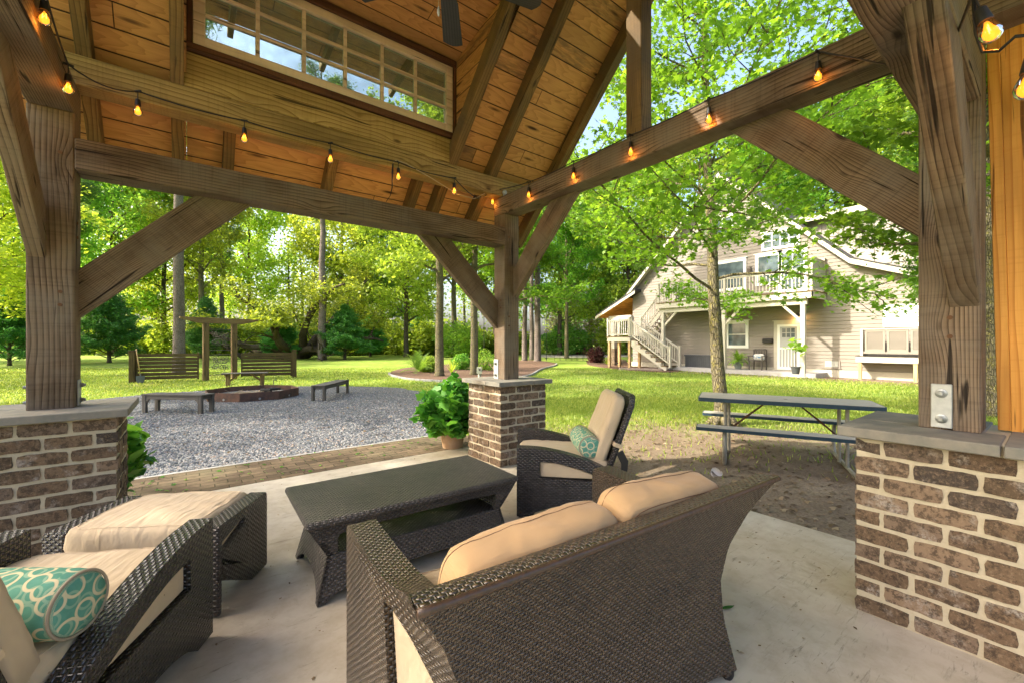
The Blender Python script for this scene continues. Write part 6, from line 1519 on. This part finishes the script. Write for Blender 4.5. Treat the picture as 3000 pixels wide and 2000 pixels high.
# trees with their own trunks in the photograph, left to right
pineA.rotation_euler = (0, 0, 0)
place(pineA, D(524, 19.5), 0.4, (0.72, 0.72, 0.95), 'tall pine with ridged grey trunk directly behind the left slatted screen')
place(pineA, D(944, 36), 2.0, (1.0, 1.0, 1.02), 'tall straight pine in the lawn to the right of the live oak')
place(pineA, D(1575, 33), 3.3, (0.80, 0.80, 0.95), 'thickest and rightmost trunk of the triple group right of the centre post')
place(pineA, D(1558, 36.5), 5.1, (0.62, 0.62, 0.9), 'middle leaning trunk of the triple group right of the centre post')
place(pineA, D(1537, 34), 1.1, (0.66, 0.66, 0.85), 'leftmost trunk of the triple group, closest to the centre post')
place(pineA, D(180, 34), 4.2, 0.9, 'pine behind the near left post, its boughs over the beam')
place(pineA, D(650, 52), 0.9, 0.95, 'far pine between the near pine and the live oak')
place(pineA, D(2750, 34), 2.9, 0.85, 'tall pine rising behind the right end of the house')
place(sprA, D(1288, 18.0), 0.0, (0.75, 0.75, 0.9), 'spring green tree in the mulch bed, left of the two')
place(sprA, D(1389, 18.8), 2.5, (0.72, 0.72, 0.95), 'spring green tree in the mulch bed, right of the two, beside the centre post')
place(cedA, D(320, 31), 0, 1.0, 'broad dark cedar at the left, beside the distant brick house', 'tree', 'dark conical cedars')
place(cedA, D(605, 38), 1.1, (0.85, 0.85, 1.0), 'dark cedar seen behind the arbor', 'tree', 'dark conical cedars')
place(cedA, D(828, 38), 2.1, (0.80, 0.80, 0.76), 'small conical cedar under the live oak', 'tree', 'dark conical cedars')
place(cedA, D(1010, 37), 2.9, (0.98, 0.98, 0.86), 'broad cedar right of the tall straight pine', 'tree', 'dark conical cedars')
place(cedA, D(1085, 46), 3.9, (0.9, 0.9, 0.8), 'cedar second from the tall straight pine, further back', 'tree', 'dark conical cedars')
place(cedA, D(1228, 52), 0.5, (1.0, 1.0, 0.85), 'cedar standing alone left of the mulch bed trees', 'tree', 'dark conical cedars')
place(cedA, D(28, 27), 4.9, (0.8, 0.8, 0.85), 'dark cedar at the left edge behind the near left post', 'tree', 'dark conical cedars')
place(gum2, D(2850, 10.8), 1.9, (0.52, 0.52, 0.8), 'star leaved tree hidden behind the near right post, leaves over the cabinet')
# live oak: several spreading stems
random.seed(31)
oak = bpy.data.objects.new('live_oak', None); COL.objects.link(oak); oak.location = D(872, 39); m = MB(); cent = []
for k in range(13):
    a = -PI+2*PI*k/13+random.gauss(0, .15); L = random.uniform(6, 10.5); el = random.choice((0.25, 0.5, 0.9, 1.4))
    pts, rr = limb((0.25*math.cos(a), 0.25*math.sin(a), 0.2), (math.cos(a), math.sin(a), el), L, 0.42, 0.08, 11, 0.0, 0.20, -0.02); m.tube(pts, rr, 8, cap=False)
    for s in range(7):
        q, dd = at_(pts, 0.35+0.62*s/7); d2 = (dd+Vector((random.gauss(0, .8), random.gauss(0, .8), random.uniform(0.1, 0.9)))).normalized(); l2 = random.uniform(1.6, 3.6)
        p2, r2 = limb(q, d2, l2, 0.09, 0.02, 6, 0.1, 0.22); m.tube(p2, r2, 5, cap=False); cent.append((p2, l2))
m.tube([(0, 0, -0.3), (0.1, 0, 0.5), (0, 0, 1.0)], [0.8, 0.6, 0.4], 12)
m.build('trunk', B_OAK, oak, smooth=True, fix=False, uv=False); tot = sum(c[1] for c in cent)
C = np.concatenate([scatter(p, int(34000*l/tot), 0.55, 0.35) for p, l in cent]); C = C[C[:, 2] > 2.7]
np_mesh('crown', leaves(C, 0.24, QUAD, 0.3), 4, L_OAK, oak); tag(oak, 'wide live oak with many bent limbs and golden green crown behind the arbor', 'tree')
# further trees behind, each a thing
for i, (pr, px, Z, rz, s, lb) in enumerate([
    (grnA, -330, 30, 0.3, 1.0, 'green tree out beyond the left end of the lawn'), (sprB, -80, 25, 1.3, 0.9, 'bright tree at the left edge of the lawn'), (grnA, 110, 36, 2.0, 1.15, 'dark green tree seen behind the near left post'),
    (grnA, 330, 46, 3.0, 1.2, 'tall broad tree behind the broad cedar at the left'), (sprB, 480, 50, 4.1, 1.15, 'spring green tree left of the near pine trunk'), (sprA, 590, 40, 5.2, 1.0, 'thin stemmed spring tree right of the near pine trunk'),
    (sprB, 730, 60, 0.7, 1.25, 'tall spring tree behind the live oak, on its left'), (sprB, 1000, 57, 1.9, 1.2, 'spring tree behind the tall straight pine'), (grnA, 1120, 60, 2.6, 1.15, 'green tree over the far cedars'),
    (sprB, 1190, 44, 0.2, 1.0, 'yellow green tree above the lone cedar'), (sprA, 1330, 48, 3.3, 1.2, 'spring tree seen between the mulch bed trees'), (sprB, 1450, 52, 4.4, 1.2, 'spring tree directly behind the centre post'),
    (sprB, 1640, 50, 5.6, 1.1, 'bright tree across the driveway, right of the triple trunks'), (grnA, 1730, 60, 0.9, 1.15, 'green tree across the driveway behind the bright one'), (sprB, 1840, 52, 2.3, 1.15, 'bright tree across the driveway above the stair landing'),
    (sprB, 2050, 46, 3.7, 1.25, 'spring tree behind the left roof slope of the house'), (grnA, 2420, 42, 5.0, 1.35, 'green tree rising behind the upper wall of the house'), (sprB, 2650, 38, 0.4, 1.25, 'spring tree behind the right end of the house'),
    (sprA, -760, 9, 0.2, 1.0, 'tree at the left end of the lawn whose crown shades the gravel'), (sprA, -1400, 14, 2.2, 1.1, 'tree beyond the left end of the gravel'), (sprB, -2, 0, 0.9, 1.0, 'SHADE1'), (sprB, 2960, 22, 1.8, 0.95, 'bright tree right of the house seen past the cedar panel'), (grnA, 3350, 20, 2.9, 1.0, 'green tree beyond the right edge')]):
    if Z == 0:
        place(pr, V(-14.5, 9.2, GZ), rz, s, 'tree off to the left whose crown shades the patio', 'tree'); continue
    place(pr, D(px, Z), rz, (s*1.12, s*1.12, s*(1.45 if Z > 35 else 1.1)), lb, 'tree', 'trees around the lawn')
# woods beyond: one mass
random.seed(51); rg = np.random.default_rng(5)
cc = []; m = MB()
for i in range(150):
    px = random.uniform(-900, 3900); Z = random.uniform(60, 82); p = D(px, Z, 0); h = random.uniform(13, 25); R = random.uniform(3, 5.5)
    k = 1300; q = rg.normal(0, 1, (k, 3)); q /= np.linalg.norm(q, axis=1, keepdims=True); rad = rg.random((k, 1))**0.4
    cc.append(np.array([p.x, p.y, h*0.55])+q*rad*np.array([R, R, h*0.48])); m.tube([(p.x, p.y, GZ), (p.x+random.uniform(-.4,.4), p.y, h*0.5), (p.x+random.uniform(-1,1), p.y, h*0.9)], [0.28, 0.18, 0.04], 6, cap=False)
for i in range(170):
    px = random.uniform(-900, 3900); Z = random.uniform(54, 64) if not 1540 < px < 1900 else random.uniform(50, 60); p = D(px, Z, 0); h = random.uniform(1.6, 4.2); R = random.uniform(1.6, 3.2)
    k = 520; q = rg.normal(0, 1, (k, 3)); q /= np.linalg.norm(q, axis=1, keepdims=True); rad = rg.random((k, 1))**0.4
    cc.append(np.array([p.x, p.y, h*0.45])+q*rad*np.array([R, R, h*0.55]))
for i in range(110):
    px = random.uniform(150, 1560); Z = random.uniform(49, 56); p = D(px, Z, 0); h = random.uniform(2.0, 4.6); R = random.uniform(1.2, 2.6)
    k = 620; q = rg.normal(0, 1, (k, 3)); q /= np.linalg.norm(q, axis=1, keepdims=True); rad = rg.random((k, 1))**0.35
    cc.append(np.array([p.x, p.y, h*0.45])+q*rad*np.array([R, R, h*0.55]))
C = np.concatenate(cc); C = C[C[:, 2] > GZ]
w_ = np_mesh('distant_woods', leaves(C, 0.42, QUAD, 0.25), 4, L_YEL); tag(w_, 'mass of spring woods closing off the lawn', 'woods', kind='stuff')
m2 = m.build('woods_trunks', B_OAK, w_, smooth=True, fix=False, uv=False); tag(m2, kind='stuff')
# bushes
def bush(name, label, p, R, h, mat, n, ls, shape=QUAD, cat='shrub', flat=0.3, stems=6, group=None):
    t = thing(name, label, cat, p, random.random()*6, group); q = rng.normal(0, 1, (n, 3)); q /= np.linalg.norm(q, axis=1, keepdims=True); rad = (0.55+0.5*rng.random((n, 1))**0.7)
    lob = 1+0.16*np.sin(q[:, :1]*5+R*9)*np.cos(q[:, 1:2]*4+1)+0.1*np.sin(q[:, 2:3]*8)
    C = np.array([0, 0, h*0.48])+q*rad*lob*np.array([R, R, h*0.52]); C = C[C[:, 2] > 0.02]
    np_mesh('foliage', leaves(C, ls, shape, flat), len(shape), mat, t); m = MB()
    for k in range(stems): a = k*6.28/stems; m.tube([(0, 0, 0), (R*.3*math.cos(a), R*.3*math.sin(a), h*.4), (R*.6*math.cos(a), R*.6*math.sin(a), h*.75)], [0.02, 0.013, 0.006], 5)
    m.build('stems', B_OAK, t, uv=False, fix=False); return t
bush('round_shrub', 'rounded yellow green shrub left of the left mulch bed trunk', G(1252, 1090), 0.45, 0.75, L_YEL, 3800, 0.06)
bush('round_shrub', 'rounded bright green shrub between the two mulch bed trunks', G(1352, 1083), 0.52, 0.85, L_GRN, 3800, 0.07)
bush('azalea_bush', 'azalea with pink flowers across the driveway', G(1700, 1037), 1.0, 1.1, L_AZA, 1200, 0.14)
bush('plum_shrub', 'plum red shrub in the bed left of the stair landing', G(1747, 1063), 0.62, 1.15, L_PLUM, 3600, 0.09)
bush('green_shrub', 'loose green bush across the driveway behind the low hoop fence', D(1660, 52), 3.0, 3.6, L_GRN, 5000, 0.28)
bush('green_shrub', 'bushy young evergreen between the two mulch bed trunks, far back', D(1345, 44), 2.6, 3.4, L_GRN, 5500, 0.22)
bush('dry_vine_thicket', 'tangle of dry pale vines hanging at the wood edge across the driveway', D(1690, 57), 4.5, 10.0, L_TAN, 6500, 0.30)
bush('lantern_shrub', 'small open shrub beneath the bird feeder by the centre post', D(1420, 22), 0.55, 1.1, L_GRN, 1600, 0.08)
# sago palm, irises, grasses
def blades(name, label, p, n, L, w, mat, el=(0.5, 1.2), cat='plant', arch=0.5, segs=5, pinn=False):
    t = thing(name, label, cat, p); vs = []
    for k in range(n):
        a = random.random()*6.28; e = random.uniform(*el); l = L*random.uniform(.7, 1.1); d = Vector((math.cos(a)*math.cos(e), math.sin(a)*math.cos(e), math.sin(e))); pts = [Vector((0, 0, 0.05))]
        for s in range(segs): d = (d-Vector((0, 0, arch*(s+1)/segs*0.5))).normalized(); pts.append(pts[-1]+d*l/segs)
        sd_ = Vector((-math.sin(a), math.cos(a), 0))
        if not pinn:
            for s in range(segs):
                w0 = w*(1-s/segs)**.6; w1 = w*(1-(s+1)/segs)**.6+0.001; vs += [pts[s]-sd_*w0/2, pts[s]+sd_*w0/2, pts[s+1]+sd_*w1/2, pts[s+1]-sd_*w1/2]
        else:
            for s in range(26):
                f = 0.15+0.85*s/26; q, dd = at_(pts, f); ll = w*(math.sin(PI*min(1, 0.1+0.85*f)))
                for g_ in (-1, 1): e1 = q+sd_*g_*ll+dd*ll*0.6+Vector((0, 0, ll*0.25)); vs += [q, q+dd*0.018, e1+dd*0.008, e1]
    np_mesh('fronds', np.array([tuple(v) for v in vs]), 4, mat, t); return t
blades('sago_palm', 'sago palm with arching fronds at the left end of the mulch bed', G(1228, 1092), 46, 1.25, 0.17, L_GRN, (0.25, 1.35), arch=0.7, pinn=True)
blades('iris_clump', 'spiky iris clump right beside the left mulch bed trunk', G(1323, 1096), 34, 0.75, 0.035, L_YEL, (0.9, 1.45), arch=0.3)
blades('daylily_clump', 'bright green strap leaved clump beside the plum shrub', G(1778, 1069), 60, 0.6, 0.03, L_YEL, (0.6, 1.3), arch=0.7)
blades('daylily_clump', 'strap leaved clump in front of the brick column', G(1806, 1066), 60, 0.55, 0.03, L_GRN, (0.6, 1.3), arch=0.7)
blades('daylily_clump', 'small strap leaved clump under the stair landing', G(1840, 1064), 40, 0.45, 0.03, L_GRN, (0.6, 1.3), arch=0.7)
# potted plants
fpot = pot('potted_fern', 'boston fern in a speckled grey pot on the porch', V(XH-0.75, 9.35, 0.04), 0.13, 0.19, 0.34, simple('speckled_grey', (0.22,0.24,0.23), 0.7, 0, 60, 0.7, 0.001, (0.10,0.11,0.11)))
b_ = blades('fern_fronds', None, (0, 0, 0.3), 60, 0.72, 0.07, L_GRN, (0.1, 1.4), cat=None, arch=0.9, pinn=True); b_.parent = fpot
fpot2 = pot('potted_fig', 'small broad leaved fig with thin stem in a grey pot by the right porch post', D(2331, 16.95, 0.04), 0.12, 0.17, 0.30, M_DB)
m = MB(); m.tube([(0, 0, 0.28), (0.01, 0.01, 0.7), (0, 0, 1.15)], 0.012, 6); m.tube([(0.0, 0, 0.8), (0.1, 0.1, 1.0)], 0.008, 5); m.build('stem', B_OAK, fpot2)
C = rng.normal(0, 1, (34, 3))*np.array([0.17, 0.17, 0.14])+np.array([0, 0, 1.12]); np_mesh('foliage', leaves(C, 0.24, IVY, 0.6), 8, L_GRN, fpot2)
def ivy(name, label, p, R, h, n, r0, r1, ph, over=0.20):
    t = pot(name, label, p, r0, r1, ph, M_TERR, 0.022)
    q = rng.normal(0, 1, (n, 3)); q /= np.linalg.norm(q, axis=1, keepdims=True); q[:, 2] = np.where(q[:, 2] < -0.25, -q[:, 2]*0.5, q[:, 2])
    rad = 0.60+0.50*rng.random((n, 1)); lob = 1+0.26*np.sin(q[:, :1]*6+1)*np.cos(q[:, 1:2]*5)+0.15*np.sin(q[:, 2:3]*9+q[:, :1]*4)
    C = np.array([0, 0, ph+h*0.30])+q*rad*lob*np.array([R, R, h*0.62])
    k = n//3; a = rng.random(k)*2*PI; dr = rng.random(k)**0.7; C2 = np.stack([(R*(0.95-0.35*dr)+0.03*rng.normal(size=k))*np.cos(a), (R*(0.95-0.35*dr)+0.03*rng.normal(size=k))*np.sin(a), ph+h*0.15-dr*over*(0.35+0.65*np.abs(np.sin(a*2.5)))], 1)
    C = np.concatenate([C, C2]); np_mesh('ivy_leaves', leaves(C, 0.092, IVY, 0.3, 0.4, sj=0.5), 8, L_IVY, t)
    inn = MB(); 
    for k in range(60):
        a = random.random()*6.28; e = random.uniform(0.2, 1.4); inn.tube([(0, 0, ph-0.03), (R*.5*math.cos(a)*math.cos(e), R*.5*math.sin(a)*math.cos(e), ph+h*.45*math.sin(e)), (R*.95*math.cos(a)*math.cos(e), R*.95*math.sin(a)*math.cos(e), ph+h*.75*math.sin(e)-0.05)], 0.0035, 4, cap=False)
    inn.build('stems', B_OAK, t, uv=False, fix=False); return t
ivy('potted_ivy', 'large ivy spilling over a terracotta pot beside the centre pier', V(2.36, 4.28, 0.0) if False else G(1326, 1308, 0.0), 0.35, 0.50, 1700, 0.12, 0.165, 0.30)
ivy('potted_ivy', 'ivy plant half hidden behind the left brick pier', V(-0.56, 4.36, 0.0), 0.27, 0.42, 1100, 0.11, 0.15, 0.30)
# grass blades on the lawn, fallen leaves
def gz_in(p): return pt_in(p[0], p[1], GRAVEL_POLY)
def scat(n, zmin, zmax, pxa, pxb, pw=1.0):
    Z = zmin+(zmax-zmin)*rng.random(n)**pw; px = pxa+(pxb-pxa)*rng.random(n); xc = (px-1500)/F*Z
    return np.stack([S1*xc+C1*Z, -C1*xc+S1*Z, np.full(n, GZ)], 1)
def polymask(P, poly):
    x, y = P[:, 0], P[:, 1]; c = np.zeros(len(P), bool); n = len(poly); j = n-1
    for i in range(n):
        xi, yi = poly[i]; xj, yj = poly[j]
        if yi != yj: c ^= ((yi > y) != (yj > y)) & (x < (xj-xi)*(y-yi)/(yj-yi)+xi)
        j = i
    return c
P = np.concatenate([scat(150000, 4.3, 24, -60, 3060, 1.1), scat(60000, 5, 11, 1550, 3000, 1.0)])
bare = np.sqrt(((P[:, 0]-4.9)/3.5)**2+((P[:, 1]-0.6)/4.4)**2); keep = (rng.random(len(P)) < np.clip((bare-0.80)/0.55, 0.035, 1))
inb = polymask(P, GRAVEL_POLY) | polymask(P, sm1) | polymask(P, sm2) | ((P[:, 0] < 3.45) & (P[:, 1] < 5.45)) | (P[:, 0] > 20.1)
P = P[keep & ~inb]; n = len(P); a = rng.random(n)*2*PI; h = 0.03+0.045*rng.random(n); w = 0.0035+0.004*rng.random(n)+0.00045*np.hypot(P[:, 0], P[:, 1]); lx = rng.normal(0, .022, n); ly = rng.normal(0, .022, n)
ca, sa = np.cos(a)*w, np.sin(a)*w; T = np.stack([P+np.stack([-ca, -sa, 0*h], 1), P+np.stack([ca, sa, 0*h], 1), P+np.stack([lx, ly, h], 1)], 1).reshape(-1, 3)
L_GRASS = leafmat('grass_blade', [(0.12,0.21,0.018), (0.23,0.31,0.03), (0.42,0.44,0.09)], 0.4)
g_ = np_mesh('grass', T, 3, L_GRASS); tag(g_, 'short spring grass growing across the lawn', 'grass', kind='stuff')
P = scat(5000, 3.2, 12, 1550, 3000, 1.0); bare = np.sqrt(((P[:, 0]-4.9)/3.5)**2+((P[:, 1]-0.6)/4.4)**2); P = P[(bare < 1.25) & (P[:, 0] > 3.45)]; P[:, 2] += 0.012
P2 = scat(2600, 5, 22, 0, 2700, 1.0); P2[:, 2] += 0.03; P2 = P2[(P2[:, 0] > 3.5) | (P2[:, 1] > 5.5)]
L_DRY = leafmat('dry_leaf', [(0.10,0.055,0.03), (0.24,0.14,0.075), (0.42,0.30,0.20)], 0.15, 0.8)
f_ = np_mesh('leaf_litter', leaves(np.concatenate([P, P2]), 0.034, IVY, 0.75, sj=0.6), 8, L_DRY); tag(f_, 'dry brown leaves scattered on the ground', 'leaves', kind='stuff')
# bits of debris on the slab and the pavers
P = np.stack([rng.uniform(-0.6, 3.3, 330), rng.uniform(0.3, 4.4, 330), np.full(330, 0.0035)], 1); d_ = np_mesh('patio_debris', leaves(P, 0.014, QUAD, 0.9, sj=0.6), 4, L_DRY); tag(d_, 'tiny dry bits scattered on the patio floor', 'leaves', kind='stuff')
P = np.stack([rng.uniform(-0.9, 3.0, 150), rng.uniform(4.5, 5.35, 150), np.full(150, -0.004)], 1); d_ = np_mesh('paver_leaves', leaves(P, 0.035, STAR, 0.85, sj=0.6), len(STAR), L_GUM); tag(d_, 'small green leaves and weeds on the paver path', 'leaves', kind='stuff')
gl = G(2132, 1782, 0.0); m = MB(); m.grid(lambda u, v: ((u-0.5)*0.085, 0.012*(v-0.5)*math.sin(PI*max(0.02, min(0.98, u)))*2+0.01*u*u, 0.004+0.008*(v-0.5)**2), 10, 3); lf = m.build('willow_leaf', L_IVY, fix=False); lf.location = gl; lf.rotation_euler = (0, 0, -0.5); tag(lf, 'single narrow green leaf on the slab behind the loveseat', 'leaf')
# distant brick bungalow at the left
bh = thing('brick_bungalow', 'small brick and wood house seen between the broad cedar and the near pine', 'house', D(452, 58)); M_RB = simple('red_brick_far', (0.24,0.12,0.085), 0.9, 0, 9, 0.3); M_WB = simple('brown_wood_wall', (0.17,0.13,0.075), 0.8)
rzb = math.radians(-37.65); bh.rotation_euler = (0, 0, rzb)
m = MB(); m.box(-5.5, 1.3, 0, 6, 0, 1.35); m.build('brick_wall', M_RB, bh); m = MB(); m.box(-5.5, 1.3, 0.05, 6, 1.35, 2.75); m.build('upper_wall', M_WB, bh)
m = MB(); m.prism([[(-6, 2.7), (1.9, 2.7), (-1.9, 4.1)]], -0.4, 6.2, 'xz'); m.build('roof', simple('tan_roof', (0.36,0.31,0.20), 0.8), bh)
for x in (-4.0, -2.2, -0.6): m = MB(); m.box(x, x+1.2, -0.02, 0.04, 1.5, 2.5); m.build('window', M_DGLASS, bh)
for x in (-2.6, -0.9, 0.7, 1.2): m = MB(); m.box(x, x+0.1, -0.05, 0.04, 1.35, 2.72); m.build('post', M_TRIM, bh)
fe = thing('pale_board_fence', 'pale vertical board fence beside the distant brick house', 'fence', D(500, 55), rzb); m = MB()
for i in range(26): m.box(-2.0+i*0.17, -1.85+i*0.17, -0.01, 0.01, 0.05, 1.55)
m.build('pickets', simple('weathered_pale_wood', (0.42,0.44,0.42), 0.8), fe); m = MB(); m.box(-2, 2.4, 0.011, 0.05, 1.2, 1.3); m.build('rail', M_GREYW, fe)
ps = thing('turquoise_shed', 'small turquoise building behind the pale fence', 'shed', D(497, 62), rzb); m = MB(); m.box(-2.3, 2.3, 0, 3, 0, 2.1); m.build('wall', simple('turquoise_paint', (0.16,0.48,0.50), 0.7), ps); m = MB(); m.box(-2.6, 2.6, -0.3, 3.3, 2.1, 2.3); m.build('roof', M_WHITE, ps)
cf = thing('chain_link_fence', 'low grey wire fence far behind the live oak', 'fence', D(770, 56), rzb); m = MB()
for i in range(26): m.tube([(-12+i*1.0, 0, 0), (-12+i*1.0, 0, 1.25)], 0.03, 5)
for z in (0.1, 0.4, 0.7, 1.0, 1.25): m.tube([(-12, 0, z), (13, 0, z)], 0.015, 4)
m.build('wires_and_posts', M_STEEL, cf)
